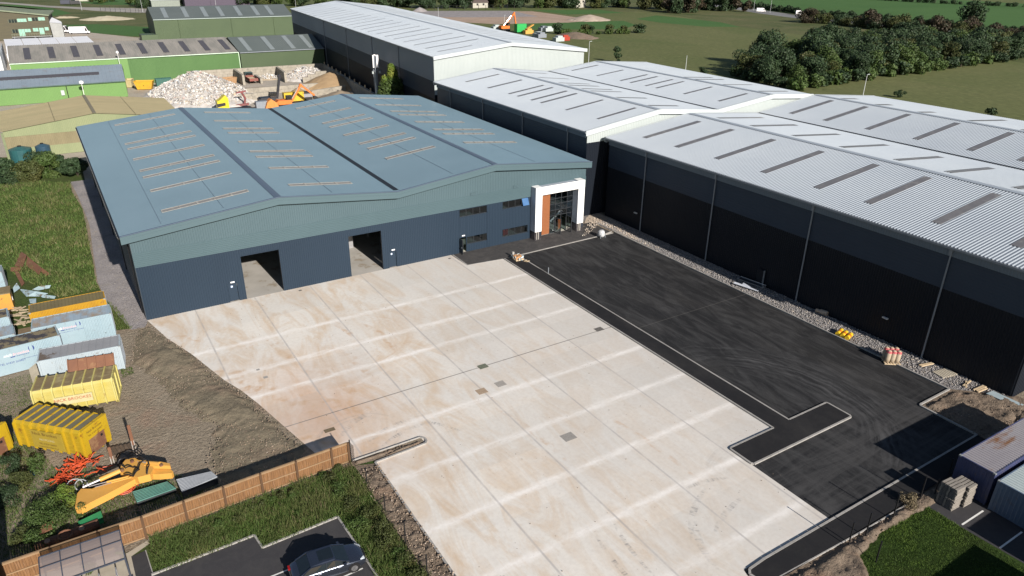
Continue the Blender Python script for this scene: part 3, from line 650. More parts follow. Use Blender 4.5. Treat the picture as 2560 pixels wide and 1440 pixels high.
    for k in range(0, 75):
        y = -.3+k*.8; x = -.98-.7*(y/60.8); mb.box(x-.02, y, 9.79, x+.03, y+.42, 9.86)
    mb.build('gutter_bracket', RL_FRAME, go)
    for y in (2.2, 16.5, 31, 45.5, 58):
        mb = MB(); x = -.12-.75*y/60; mb.tube([(x, y, 0), (x, y, 9.2), (x-.5, y, 9.7)], .06); mb.build('downpipe', BLACK, t)
    # inside: floor, portal frames, office slab
    mb = MB(); mb.poly([(0, .0, .004), (59.2, .0, .004), (60.5, 59.9, .004), (-.7, 59.9, .004)])
    mb.build('floor', M('inner_floor', (.44, .42, .39), (.36, .345, .32), .4, .6, c3=(.30, .26, .21), s3=.5), t)
    GALV = M('galvanised', (.26, .26, .27), None, 2, .5)
    for y in (.6, 12, 24):
        for x in (8.2, 22.6, 30): mb = MB(); mb.box(x, y, 0, x+.3, y+.3, 9.3); mb.build('frame_column', GALV, t)
    mb = MB(); mb.box(26.2, 9.2, 0, 26.9, 9.5, 9.5); mb.build('frame_column', GALV, t)
    mb = MB(); mb.box(36., .25, 3.55, 59.1, 8.5, 3.85); mb.box(36., .35, .03, 59.1, 8.5, .06); mb.box(36., 8.5, 0, 59.1, 8.65, 8.4); mb.box(35.85, .25, 0, 36., 8.6, 8.4); mb.box(43.6, .3, 0, 43.75, 8.5, 8.4)
    mb.box(36, .3, 7.3, 59.1, 8.5, 7.36)
    mb.build('office_floor', M('office_lining', (.42, .44, .36), (.36, .38, .31), 1., .7), t)
    mb = MB(); mb.box(45.6, .5, 1.0, 45.95, .9, 1.95); mb.box(46.05, .5, 1.0, 46.35, .9, 1.95); mb.build('fire_kit', M('red_plastic', (.55, .02, .03), None, 2, .4), t)
    # entrance portal
    P = -1.3; mb = MB()
    mb.box(49.76, P, 1.24, 50.83, .0, 7.66); mb.box(57.06, P, 1.24, 58.15, .0, 7.66); mb.box(50.83, P, 6.5, 57.06, .0, 7.5)
    mb.box(50.83, P, 7.5, 57.06, P+.18, 7.66)
    po = mb.build('portal_surround', M('portal_white', (.80, .80, .80), (.77, .77, .77), .5, .5), t)
    side = M('portal_side', (.36, .40, .47), None, 2, .5)
    mb = MB()
    for x0, x1 in ((49.74, 49.76), (57.04, 57.06)):
        mb.box(x0, P+.03, 1.24, x1, -.02, 7.6)
    mb.box(50.83, P+.2, 7.5, 57.06, -.0, 7.52)
    mb.build('side_panel', side, po)
    for x0, x1 in ((49.78, 50.81), (57.08, 58.13)):
        mb = MB()
        for k in range(6):
            x = x0+(x1-x0)*k/5; mb.box(x-.02, P+.03, 0, x+.02, P+.08, 1.24); mb.box(x-.02, -.12, 0, x+.02, -.07, 1.24)
        for k in range(1, 5):
            y = P+.05+(1.2)*k/5; mb.box(x0-.02, y-.02, 0, x0+.02, y+.02, 1.24)
        mb.box(x0+.1, P+.3, 0, x1-.1, -.2, 1.24); mb.box(x0, P+.03, 0, x1, P+.07, .12)
        mb.build('bare_frame', M('stud_frame', (.10, .09, .10), (.02, .02, .022), 7, .6), po)
        mb = MB(); mb.box(x0+.2, P+.01, .12, x0+.28, P+.05, 1.2); mb.box(x0+.5, P+.01, .1, x0+.6, P+.06, 1.2); mb.build('stud', RL_FRAME, po)
    mb = MB(); mb.box(51.7, -.06, .1, 53.0, .02, 6.1)
    for k in range(31): mb.box(51.7, -.085, .12+k*.195, 53.0, -.06, .12+k*.195+.175)
    mb.build('timber_panel', M('cedar_boards', (.27, .10, .04), (.22, .078, .028), 3., .5, stretch=(1, 1, 6), bump=.2), t)
    mb = MB()
    for x in (53.03, 54.02, 55.06, 56.09, 57.13): mb.box(x-.04, .02, .02, x+.04, .12, 6.08)
    for z in (6.04, 5.16, 4.38, 3.46, 2.65, .06):
        if z == .06: mb.box(53.03, .02, 0, 54.05, .12, .1)
        else: mb.box(53.03, .03, z-.04, 57.13, .11, z+.04)
    cw = mb.build('curtain_wall', DARKFRAME, t)
    mb = MB(); mb.box(53.05, .06, 2.66, 57.1, .075, 6.04); mb.box(53.05, .06, .1, 54.0, .075, 2.62); mb.box(56.1, .06, .05, 57.1, .075, 2.62); mb.build('pane', GLASS, cw)
    mb = MB(); mb.box(53.07, .08, 3.48, 57.1, .1, 4.36); mb.build('spandrel', M('spandrel_blue', (.06, .085, .10), None, 2, .2), cw)
    for x, dy in ((54.1, -.95), (56.0, -1.0)):
        mb = MB(); x1 = x+(.3 if x < 55 else .25)
        fr = [(x, .0, .05), (x1, dy, .05), (x1, dy, 2.3), (x, .0, 2.3)]
        for a, b in zip(fr, fr[1:]+fr[:1]): mb.bar(a, b, .09, .09)
        do = mb.build('door', DARKFRAME, t, label='glazed entrance door standing open')
        mb = MB(); mb.slab(fr, (.012, 0, 0)); mb.build('pane', GLASS, do)
    mb = MB()
    for k in range(7): mb.box(54.7+k*.28, 2.6, .5+k*.2, 55.1+k*.28, 3.9, .56+k*.2)
    mb.bar((54.6, 2.6, .5), (56.8, 2.6, 2.1), .05, .22); mb.build('stairs', W_WHITE, t)
    return t
main_unit()
# ---------------------------------------------------------------- the two black and white twin-span units
def long_unit(name, label, F, B, lights, lw, wallx, gable_z, capw=.45, front_gable=True, bands=None, pitch=.333, overhang=.45, pipes=(), dark_gable_to=0.):
    t = thing(name, label, 'warehouse', (F[0][0], F[0][1], 0))
    slopes(t, F, B, R_WHITE, pitch, .05)
    for i in range(1, len(F)-1):
        mb = MB(); ridge = F[i][2] > F[i-1][2]
        for s in (-1, 1):
            k = (capw if ridge else .22)/abs(F[i+s][0]-F[i][0]); f2, b2 = lerp(F[i], F[i+s], k), lerp(B[i], B[i+s], k)
            mb.slab([(p[0], p[1], p[2]+.075) for p in (F[i], B[i], b2, f2)], (0, 0, .02))
        mb.build('ridge_cap' if ridge else 'valley_gutter', R_CAP if ridge else BLACK, t)
    for i, x0, x1, ys in lights:
        for y in ys: rooflight(t, F, B, i, x0(y), x1(y), y, lw, R_LIGHTP, h=.06)
    for E_, sgn, nm in ((F, -1, 'front'), (B, 1, 'rear')):
        mb = MB()
        for i in range(len(E_)-1):
            a, b = E_[i], E_[i+1]
            mb.slab([(a[0], a[1], a[2]+.08), (b[0], b[1], b[2]+.08), (b[0], b[1], b[2]-.62), (a[0], a[1], a[2]-.62)], (0, sgn*.08, 0))
            mb.slab([(a[0], a[1], a[2]+.08), (b[0], b[1], b[2]+.08), (b[0], b[1]-sgn*.28, b[2]+.08), (a[0], a[1]-sgn*.28, a[2]+.08)], (0, 0, .03))
            mb.slab([(a[0], a[1], a[2]-.62), (b[0], b[1], b[2]-.62), (b[0], b[1]-sgn*overhang, b[2]-.62), (a[0], a[1]-sgn*overhang, a[2]-.62)], (0, 0, -.02))
        mb.build('verge_fascia', R_WHITE_BRIGHT, t)
        e = [(p[0], p[1]-sgn*overhang, p[2]) for p in E_]; top = interp([(p[0], 0, p[2]-.4) for p in e]); yy = e[0][1]; x0, x1 = e[0][0]+wallx, e[-1][0]-.5
        def yv(x): return float(np.interp(x, [p[0] for p in e], [p[1] for p in e]))
        mb = MB(); n = int(abs(x1-x0)/.33)
        mb.corr(lambda s_: (x0+(x1-x0)*s_, yv(x0+(x1-x0)*s_), gable_z), lambda s_: (x0+(x1-x0)*s_, yv(x0+(x1-x0)*s_), top(x0+(x1-x0)*s_)), n, .04, (0, sgn, 0))
        mb.build('gable_cladding', W_WHITE, t)
        mb = MB(); mb.corr(lambda s_: (x0+(x1-x0)*s_, yv(x0+(x1-x0)*s_), 0), lambda s_: (x0+(x1-x0)*s_, yv(x0+(x1-x0)*s_), gable_z), n, .03, (0, sgn, 0))
        mb.build('lower_cladding', W_BLACK, t)
    # eave side facing the yard
    fx, bx = F[0][0]+wallx, B[0][0]+wallx; y0, y1 = F[0][1]+overhang, B[0][1]-overhang; ez = F[0][2]
    for nm, z0, z1, mat, horiz, d in bands:
        mb = MB()
        if horiz:
            n = int((z1-z0)/.3)
            for k in range(n):
                za = z0+(z1-z0)*k/n; zb = z0+(z1-z0)*(k+.62)/n; zc = z0+(z1-z0)*(k+1)/n
                mb.quad((fx-d, y0, za), (bx-d, y1, za), (bx-d, y1, zb), (fx-d, y0, zb)); mb.quad((fx-d, y0, zb), (bx-d, y1, zb), (bx-d+.035, y1, zc), (fx-d+.035, y0, zc))
        else: mb.corrq((fx-d, y0, z0), (bx-d, y1, z0), (fx-d, y0, z1), (bx-d, y1, z1), .28, .03, (-1, 0, 0))
        mb.build(nm, mat, t)
    rx0, rx1 = F[-1][0]-.6, B[-1][0]-.6
    mb = MB(); mb.quad((rx0, y0, 0), (rx1, y1, 0), (rx1, y1, F[-1][2]-.2), (rx0, y0, F[-1][2]-.2)); mb.build('far_cladding', W_WHITE, t)
    mb = MB(); mb.bar((F[0][0]-.02, F[0][1], ez-.12), (B[0][0]-.02, B[0][1], ez-.12), .2, .2); mb.build('gutter', PIPE, t)
    for y in pipes:
        k = (y-y0)/(y1-y0); x = fx+(bx-fx)*k
        mb = MB(); mb.box(x-.34, y-.14, ez-.95, x-.02, y+.14, ez-.15); mb.tube([(x-.16, y, ez-.9), (x-.16, y, 0)], .085, 8); mb.build('downpipe', PIPE, t)
    return t
def L(a, b, ya, yb): return lambda y: a+(b-a)*(y-ya)/(yb-ya)
yA = [-1.7, -8.2, -15.7, -23.35, -30.95, -37.4, -44.8, -52.2]
FA = [(64.55, -57.4, 12.12), (81.0, -57.4, 14.1), (97.6, -57.4, 12.65), (112.6, -57.4, 14.45), (130.5, -57.4, 12.8)]
BA = [(64.75, 2.95, 12.12), (81.6, 2.95, 14.1), (97.8, 2.95, 12.65), (112.8, 2.95, 14.45), (130.7, 2.95, 12.8)]
bandsA = [('plinth_cladding', 0, 7.7, W_BLACK, False, 0), ('middle_cladding', 7.7, 11.05, W_MID, True, .01), ('eave_trim', 11.05, 11.95, W_TRIM, False, .14)]
UA = long_unit('warehouse', 'nearest black-walled white-roofed unit on the right, beside the tarmac car park', FA, BA,
    [(0, lambda y: 68.4, lambda y: 79.3, yA), (1, lambda y: 83.4, lambda y: 93.65, yA), (2, lambda y: 100.7, lambda y: 111.2, yA), (3, lambda y: 114.2, lambda y: 118.3, yA[:3]), (3, lambda y: 114.6, lambda y: 125.5, yA[3:])], .95, .62, 7.7, bands=bandsA, pipes=(-5.84, -18.9, -33.3, -48.5))
mb = MB(); mb.box(65.02, -28.45, 0, 65.2, -27.45, 2.1); d_ = mb.build('door', W_BLACK, UA); mb = MB(); mb.box(64.9, -28.5, 0, 65.1, -28.44, 2.15); mb.build('door_edge', PIPE, d_)
for y in (-5.1, -44.3):
    mb = MB(); mb.box(64.9, y, 2.5, 65.12, y+.6, 2.63); mb.build('wall_light', M('lamp_pale', (.6, .6, .6), None, 2, .4), UA)
FB_ = [(61.5, 3.4, 13.2), (75.8, 3.4, 15.1), (88.6, 3.4, 13.87), (101.8, 3.4, 15.27), (112.9, 3.4, 14.4)]
BB_ = [(62.7, 56.2, 13.2), (76.7, 55.6, 15.1), (89.3, 53.8, 13.87), (102.3, 53.4, 15.27), (116.3, 52., 14.4)]
yB = [49.7, 41., 33.4, 30.4, 26., 23, 15.6, 7.3]
long_unit('warehouse', 'middle black-walled white-roofed unit, set behind the nearest one on the right', FB_, BB_,
    [(0, lambda y: 66.7, lambda y: 74.15, yB), (1, L(76.9, 78.5, 7, 50), L(83.2, 85.5, 7, 50), yB), (2, lambda y: 92.9, lambda y: 99.7, yB), (3, lambda y: 102.9, lambda y: 110.3, yB[4:])], .68, .62, 11.4, bands=[('plinth_cladding', 0, 8.2, W_BLACK, False, 0), ('middle_cladding', 8.2, 12.15, W_MID, True, .01), ('eave_trim', 12.15, 13.05, W_TRIM, False, .14)], pipes=(8.7, 22, 36, 49.5))
FC = [(66.7, 64., 17.), (86.3, 63.8, 19.0), (105.66, 61.2, 17.)]
BC = [(85.1, 233., 17.), (109.2, 246, 19.), (128.5, 235.4, 17.)]
yC = [76.6+7.52*k for k in range(21)]
UC = long_unit('warehouse', 'farthest and longest white-roofed unit, with plain white gable end and banded blue-grey side', FC, BC,
    [(0, L(71, 84.5, 77, 228), L(85.2, 99, 76, 228), yC), (0, lambda y: 70.5, lambda y: 79.2, [69.4]), (1, L(91, 110, 77, 240), L(103, 120, 77, 235), yC)], .55, .25, 9.0, bands=[('plinth_cladding', 0, 8.1, W_BLACK, False, 0), ('middle_cladding', 8.1, 11.8, W_MID, False, .01), ('top_cladding', 11.8, 16.8, M('wall_blue_grey', (.20, .235, .285), (.18, .215, .26), .1, .45), False, .02)], pipes=(89, 112.7, 141, 172))
# ---------------------------------------------------------------- green and tan works buildings
G_DARK = sheetmetal('wall_moss_green', (.075, .105, .058), (.066, .094, .053), .5, .1)
G_MID = sheetmetal('wall_leaf_green', (.085, .165, .06), (.075, .15, .054), .5, .3, None, (1, 1, .2))
G_BRIGHT = sheetmetal('wall_bright_green', (.14, .255, .085), (.13, .235, .08), .5, .2)
R_GREYG = sheetmetal('roof_grey_green', (.12, .14, .135), (.105, .125, .12), .6, .08)
R_ASB = M('roof_fibre_cement', (.29, .27, .245), (.22, .21, .19), .35, .9, stretch=(1, .12, 1), c3=(.17, .17, .155), s3=.6, lo3=.45, hi3=.7, lo=.3, hi=.7)
R_BLUE = M('roof_blue_sheet', (.23, .28, .33), (.20, .245, .29), .25, .5, c3=(.20, .17, .16), s3=.5, lo3=.58, hi3=.75)
R_TAN = M('roof_tan_moss', (.245, .21, .125), (.205, .178, .105), .3, .9, stretch=(.3, 1, 1), c3=(.20, .18, .105), s3=.4, lo3=.45, hi3=.72)
RL_DARK = M('rooflight_dark', (.085, .08, .088), (.07, .065, .07), 1., .5)
RL_PALE = M('rooflight_pale', (.25, .28, .28), (.21, .24, .24), 1., .4)
def ridge_x(name, label, x0, x1, yf, yr, ze, zr, wall, roof, parts=None, wall_l=None, dx=(0, 0), gut=None, pitch=.6, yb=None):
    """gabled hall whose ridge runs along X; front eave at yf, ridge at yr"""
    t = thing(name, label, 'industrial shed', (x0, yf, 0)); yb = yb or 2*yr-yf
    a0, a1 = (x0, yf-.3, ze), (x1, yf-.3, ze); r0, r1 = (x0+dx[0], yr, zr), (x1+dx[1], yr, zr); b0, b1 = (x0+2*dx[0], yb, ze), (x1+2*dx[1], yb, ze)
    mb = MB(); mb.corrq(a0, a1, r0, r1, pitch, .05, (0, 0, 1)); mb.corrq(b0, b1, r0, r1, pitch, .05, (0, 0, 1)); mb.build('roof', roof, t)
    mb = MB(); mb.corrq((x0+.1, yf, 0), (x1-.1, yf, 0), (x0+.1, yf, ze), (x1-.1, yf, ze), .35, .04, (0, -1, 0)); mb.build('front_wall', wall, t)
    for s, (p, r, b) in (('l', (a0, r0, b0)), ('r', (a1, r1, b1))):
        k = .1 if s == 'l' else -.1
        mb = MB(); mb.poly([(p[0]+k, yf, 0), (p[0]+k, yf, ze-.05), (r[0]+k, yr, zr-.1), (b[0]+k, yb-.2, ze-.05), (b[0]+k, yb-.2, 0)]); mb.build('gable_wall', wall_l or wall, t)
    mb = MB(); mb.quad((b0[0], yb-.2, 0), (b1[0], yb-.2, 0), (b1[0], yb-.2, ze), (b0[0], yb-.2, ze)); mb.build('rear_wall', wall, t)
    mb = MB(); mb.bar((x0, yf-.42, ze-.05), (x1, yf-.42, ze-.05), .22, .22); mb.build('gutter', gut or PIPE, t)
    return t, (a0, a1, r0, r1)
def xlights(t, Q, us, v0, v1, w, mat, skew=0):
    a0, a1, r0, r1 = Q
    for u in us:
        L_ = a1[0]-a0[0]; du = w/L_
        P = lambda uu, v: tuple(np.array(lerp(lerp(a0, a1, uu), lerp(r0, r1, uu), v))+np.array((0, 0, .09)))
        mb = MB(); mb.slab([P(u-du/2, v0), P(u+du/2, v0), P(u+du/2, v1), P(u-du/2, v1)], (0, 0, .03)); mb.build('rooflight', mat, t)
t, Q = ridge_x('industrial_shed', 'long fibre-cement roofed shed with leaf green wall and ten dark rooflights', -12.7, 50.2, 174.6, 193, 7.75, 10.9, G_MID, R_ASB, dx=(0, 0), gut=M('gutter_mint', (.55, .68, .56), None, 2, .5))
xlights(t, Q, [.075+.0985*k for k in range(10)], .18, .82, 1.7, RL_DARK)
mb = MB(); mb.box(-12.6, 174.35, 0, 17.4, 174.57, 7.6); mb.build('bright_wall_panel', G_BRIGHT, t)
mb = MB(); mb.box(50.0, 174.2, 0, 50.25, 174.5, 7.7); mb.build('corner_trim', M('mint_trim', (.45, .6, .42), None, 2, .5), t)
t, Q = ridge_x('industrial_shed', 'lower dark green shed with four pale rooflights joined to the fibre-cement roofed one', 50.5, 78.7, 174.3, 190, 7.6, 11.0, G_DARK, R_GREYG, dx=(0, 1.))
xlights(t, Q, [.13, .39, .64, .85], .08, .93, 1.5, RL_PALE)
# big moss green hall
t, Q = ridge_x('industrial_shed', 'tall moss green hall with dark gable end and seven pale rooflights', 42.3, 107.5, 309, 334, 9.0, 13.2, G_DARK, R_GREYG, wall_l=sheetmetal('gable_black', (.035, .045, .05), None, .5), dx=(1.5, 3.), gut=M('gutter_pale', (.42, .5, .48), None, 2, .5))
xlights(t, Q, [.095, .235, .37, .485, .615, .745, .85], .13, .9, 2., RL_PALE)
for x in (53., 77., 97.5):
    mb = MB(); mb.tube([(x, 308.7, 0), (x, 308.7, 8.9)], .09, 6); mb.build('downpipe', G_DARK, t)
mb = MB(); mb.box(36, 307, 0, 43, 316, 2.6); mb.build('lean_to', G_DARK, t)
# blue-roofed bright green shed
t, Q = ridge_x('industrial_shed', 'bright green shed with blue sheeted roof and one long dark rooflight strip', -24, 14, 151.6, 165.5, 4.25, 7.1, G_BRIGHT, R_BLUE, dx=(0, .9), gut=M('gutter_dark', (.05, .10, .07), None, 2, .5), pitch=1.0, yb=173.8)
mb = MB(); P = lambda u, v: tuple(np.array(lerp(lerp(Q[0], Q[1], u), lerp(Q[2], Q[3], u), v))+np.array((0, 0, .09)))
mb.slab([P(.02, .44), P(.84, .44), P(.84, .60), P(.02, .60)], (0, 0, .03)); mb.build('rooflight', RL_DARK, t)
mb = MB(); mb.tube([(-.5, 151.35, 0), (-.5, 151.35, 4.2)], .1, 6); mb.build('downpipe', BLACK, t)
mb = MB(); mb.box(-2.0, 151.2, 1.6, -1.2, 151.58, 2.9); mb.build('extractor_box', W_WHITE, t)
# tan-roofed shed, ridge running away from the camera
def tan_shed():
    t = thing('industrial_shed', 'mossy tan-roofed shed with pale green ribbed gable directly behind the new unit', 'industrial shed', (2.5, 87, 0))
    z0, z1 = 5.3, 7.35; F = [(-13.7, 86.7, z0), (2.5, 86.7, z1), (18.6, 86.7, z0)]; B = [(-14.6, 110, z0), (2.0, 110.5, z1), (18.4, 111, z0)]
    for i in (0, 1):
        mb = MB(); hi, lo = (1, 0) if i == 0 else (1, 2); mb.corrq(F[lo], B[lo], F[hi], B[hi], .5, .05, (0, 0, 1)); mb.build('roof', R_TAN, t)
    mb = MB(); mb.bar((2.5, 86.7, z1+.1), (2.0, 110.5, z1+.1), .6, .06); mb.build('ridge_cap', M('ridge_moss', (.19, .17, .12), None, 1, .9), t)
    wg = sheetmetal('wall_pale_green', (.24, .265, .15), (.21, .24, .135), .6, .4, None, (1, 1, .2)); wt = sheetmetal('wall_stained_tan', (.23, .20, .12), (.19, .165, .10), .7, .5, (.15, .13, .075), (1, 1, .3))
    top = interp([(p[0], 0, p[2]-.05) for p in F])
    for nm, za, zb, m in (('lower_cladding', 0, 1.9, wg), ('middle_cladding', 1.9, 4.2, wt)):
        mb = MB(); mb.corrq((-13.4, 87, za), (18.3, 87, za), (-13.4, 87, zb), (18.3, 87, zb), .3, .04, (0, -1, 0)); mb.build(nm, m, t)
    mb = MB(); tri_wall(mb, -13.4, 18.3, 4.2, top, 86.95, (0, -1, 0), .3, .04); mb.build('gable_cladding', wg, t)
    mb = MB(); mb.quad((-13.4, 87, 0), (-14.3, 110, 0), (-14.3, 110, z0), (-13.4, 87, z0)); mb.quad((18.3, 87, 0), (18.2, 110.5, 0), (18.2, 110.5, z0), (18.3, 87, z0)); mb.poly([(-14.3, 110, 0), (18.2, 110.5, 0), (18.2, 110.5, z0), (2, 110.4, z1-.1), (-14.3, 110, z0)]); mb.build('side_wall', wg, t)
    mb = MB(); mb.box(-13.75, 86.7, 0, -13.35, 86.95, 5.1); mb.build('corner_post', M('post_green', (.16, .19, .10), None, 1, .6), t)
    for x in (-4.5, 9.8):
        mb = MB(); f = interp(F); mb.bar((x, 86.7, f(x)+.07), (x-.6, 110.4, f(x)+.07), .12, .03); mb.build('roof_seam', wt, t)
tan_shed()
# marquees behind the fibre-cement roof
MARQ = M('marquee_canvas', (.74, .75, .78), (.68, .69, .73), .3, .6)
t = thing('marquee', 'long white marquee with five roof bays behind the fibre-cement roof', 'marquee', (-14.5, 228, 0))
mb = MB()
for k in range(5):
    xa = -14.6+k*5.5; xb = xa+5.35; mb.quad((xa, 236, 6.8), (xb, 236, 6.8), (xb-.9, 258, 7.3), (xa-.9, 258, 7.3)); mb.quad((xa, 228, 4.6), (xb, 228, 4.6), (xb, 236, 6.8), (xa, 236, 6.8))
mb.build('roof', MARQ, t); mb = MB(); mb.box(-14.6, 228, 0, 12.7, 228.1, 4.6); mb.box(-14.7, 228, 0, -14.6, 258, 5); mb.box(12.6, 228, 0, 12.7, 258, 5); mb.build('side_wall', MARQ, t)
t = thing('marquee', 'white marquee with vertical side walls at the left edge of the photo', 'marquee', (-24, 208, 0))
mb = MB(); mb.quad((-32, 209, 7), (-15.8, 209, 7), (-16.3, 246, 7.2), (-32, 246, 7.2)); mb.build('roof', MARQ, t)
mb = MB(); mb.box(-32, 209.1, 0, -15.9, 209.25, 6.8); mb.box(-15.95, 209, 0, -15.8, 246, 7); mb.build('side_wall', M('marquee_wall', (.60, .62, .64), None, .3, .6), t); mb = MB(); mb.box(-32, 208.9, 6.6, -15.8, 209.1, 6.9); mb.build('eave_beam', PIPE, t)
# timber-clad office
def office():
    Y = 335.; t = thing('office_building', 'two-storey timber-clad office with green window bands and a long balcony', 'office building', (-8, Y, 0))
    tim = M('office_timber', (.075, .065, .035), (.055, .05, .03), .6, .7, stretch=(.3, 1, 3)); roof = M('office_roof', (.19, .22, .15), None, .5, .7)
    mb = MB(); mb.poly([(-40, Y, 0), (.7, Y, 0), (1.2, Y, 10.2), (-16.8, Y, 12.6), (-40, Y, 13.2)]); mb.poly([(1.2, Y, 10.2), (.7, Y, 0), (3, Y+22, 0), (3.4, Y+22, 10)]); mb.build('wall', tim, t)
    mb = MB(); mb.slab([(1.6, Y-.8, 10.2), (-16.8, Y-.8, 12.7), (-40, Y-.8, 13.4), (-40, Y+20, 14.), (-16, Y+20, 13.6), (4.5, Y+20, 11.)], (0, 0, .5)); mb.build('roof', roof, t)
    gm = M('green_glass', (.22, .42, .34), (.30, .50, .42), 1.5, .2); gd = M('dark_glass', (.02, .03, .03), None, 1, .2)
    def band(pz0, pz1, seq):
        for xa, xb, m, z0, z1 in seq:
            mb = MB(); mb.box(xa, Y-.12, z0, xb, Y-.02, z1); w = mb.build('window', m, t)
            n = max(1, int((xb-xa)/1.0)); q = MB()
            for k in range(n+1): q.box(xa+(xb-xa)*k/n-.05, Y-.16, z0, xa+(xb-xa)*k/n+.05, Y-.1, z1)
            q.build('frame', roof, w)
    band(0, 0, [(-14.6, -11.3, gd, 7.7, 9.1), (-11.2, -7.6, gm, 7.9, 9.3), (-6.9, -5.5, gm, 8.2, 9.6), (-5.4, -3.0, gd, 8.2, 9.6), (-2.9, -.3, gm, 8.3, 9.7)])
    band(0, 0, [(-14.2, -11.9, gd, 3.3, 4.8), (-11.7, -9.4, gm, 1.9, 4.8), (-9.3, -7.0, gm, 3.4, 4.8), (-6.0, -3.9, gm, 3.6, 5.1), (-3.6, -1.7, gm, 2.3, 5.1), (-1.3, .3, gm, 3.9, 5.3)])
    mb = MB(); mb.box(-14.8, Y-2.6, 1.5, 1., Y-.1, 1.7); bo = mb.build('balcony', M('balcony_steel', (.32, .33, .33), None, 1, .5), t)
    q = MB()
    for k in range(17): q.box(-14.7+k*.97, Y-2.6, 1.7, -14.62+k*.97, Y-2.5, 2.8)
    q.box(-14.8, Y-2.6, 2.8, 1., Y-2.5, 2.9); q.build('railing', roof, bo)
    for x in (-14, -6, .3):
        q = MB(); q.box(x, Y-2.6, 0, x+.2, Y-2.4, 1.5); q.build('post', PIPE, bo)
office()
t = thing('store_building', 'small white gabled store against the timber-clad office', 'store', (3.5, 338, 0)); mb = MB()
a, b, c, d = (1.4, 336, 0), (6.0, 345.3, 0), (3.0, 352, 0), (-1.8, 342, 0)
mb = MB(); mb.poly([a, (6.0, 338.2, 0), (6.0, 338.2, 6.3), (1.2, 336, 7.3)]); mb.poly([(6., 338.2, 0), (6.6, 352, 0), (6.6, 352, 6.6), (6., 338.2, 6.3)]); mb.build('wall', M('store_wall', (.34, .35, .345), None, .5, .7), t)
mb = MB(); mb.poly([(1.2, 335.9, 7.3), (6.2, 338, 6.4), (6.2, 345, 6.9), (.9, 352, 9.7)]); mb.build('roof', MARQ, t)
# ================================================================ CONTAINERS AND BINS
def onY(x, y, Y):
    d = ray(x, y); t = (Y-CAM[1])/d[1]; return tuple(float(k) for k in CAM+d*t)
def hz(b, t):
    P = G(*b); d = ray(*t); A = np.array([d, [0, 0, -1.0]]).T
    return float(np.linalg.lstsq(A, np.array([P[0], P[1], 0])-CAM, rcond=None)[0][1])
def text(parent, s, o, xd, up, size, mat, name='lettering', align='CENTER', shear=0.):
    """flat lettering standing 1 cm off a surface; o is its centre, xd reading direction, up its up direction, in the parent's own frame"""
    cu = bpy.data.curves.new('t', 'FONT'); cu.body = s; cu.size = size; cu.align_x = align; cu.align_y = 'CENTER'; cu.shear = shear; cu.resolution_u = 2
    ob = bpy.data.objects.new('t', cu); COL.objects.link(ob); dg = bpy.context.evaluated_depsgraph_get()
    me = bpy.data.meshes.new_from_object(ob.evaluated_get(dg)); bpy.data.objects.remove(ob); bpy.data.curves.remove(cu)
    X = Vector(xd).normalized(); U = Vector(up).normalized(); O = Vector(o)
    for v in me.vertices: v.co = O+X*v.co.x+U*v.co.y
    me.materials.clear(); me.materials.append(mat); me.name = name
    t = bpy.data.objects.new(name, me); COL.objects.link(t); t.parent = parent; return t
def paint(name, c, c2=None, rust=(.20, .09, .04), amt=.5, rough=.5, lo=.58, hi=.68, s=1.3):
    return M(name, c, c2, .8, rough, c3=rust, s3=s, lo3=lo, hi3=hi)
C_LB = paint('container_pale_blue', (.27, .36, .41), (.245, .335, .385), (.23, .29, .33), s=2.)
C_YE = paint('container_yellow', (.40, .22, .01), (.34, .18, .015))
C_NAVY = paint('container_navy', (.05, .06, .14), (.04, .05, .11), (.09, .07, .08))
C_SLATE = paint('container_slate', (.10, .14, .21), (.08, .12, .18), (.10, .11, .14))
ROOF_B = M('container_roof_blue', (.30, .38, .45), (.25, .31, .38), .6, .6, stretch=(1, .5, 1), c3=(.30, .24, .18), s3=.7, lo3=.45, hi3=.62)
ROOF_O = M('container_roof_olive', (.17, .14, .065), (.13, .105, .05), .6, .8, c3=(.16, .09, .05), s3=.9, lo3=.6, hi3=.7)
ROOF_D = M('container_roof_dark', (.045, .042, .052), (.06, .055, .055), .8, .7, c3=(.20, .165, .10), s3=1.1, lo3=.46, hi3=.54)
ROOF_G = M('container_roof_grey', (.27, .275, .29), (.23, .235, .25), .5, .7, c3=(.13, .10, .08), s3=.55, lo3=.58, hi3=.62)
ROOF_R = M('container_roof_rust', (.30, .285, .30), (.25, .23, .25), .6, .5, stretch=(.25, 1, 1), c3=(.20, .10, .05), s3=.75, lo3=.56, hi3=.66)
ROOF_P = M('container_roof_pale', (.40, .46, .46), (.34, .40, .41), .8, .5, c3=(.30, .28, .22), s3=.8, lo3=.6, hi3=.7)
NAVY_INK = M('ink_navy', (.03, .05, .22), None, 2, .5); WHITE_INK = M('ink_white', (.86, .84, .85), None, 2, .5); RED_INK = M('ink_red', (.35, .04, .02), None, 2, .5); DARK_INK = M('ink_brown', (.10, .05, .015), None, 2, .6); PALE_INK = M('ink_faded', (.55, .50, .30), None, 2, .6); PINK_INK = M('ink_pink', (.75, .45, .50), None, 2, .5)
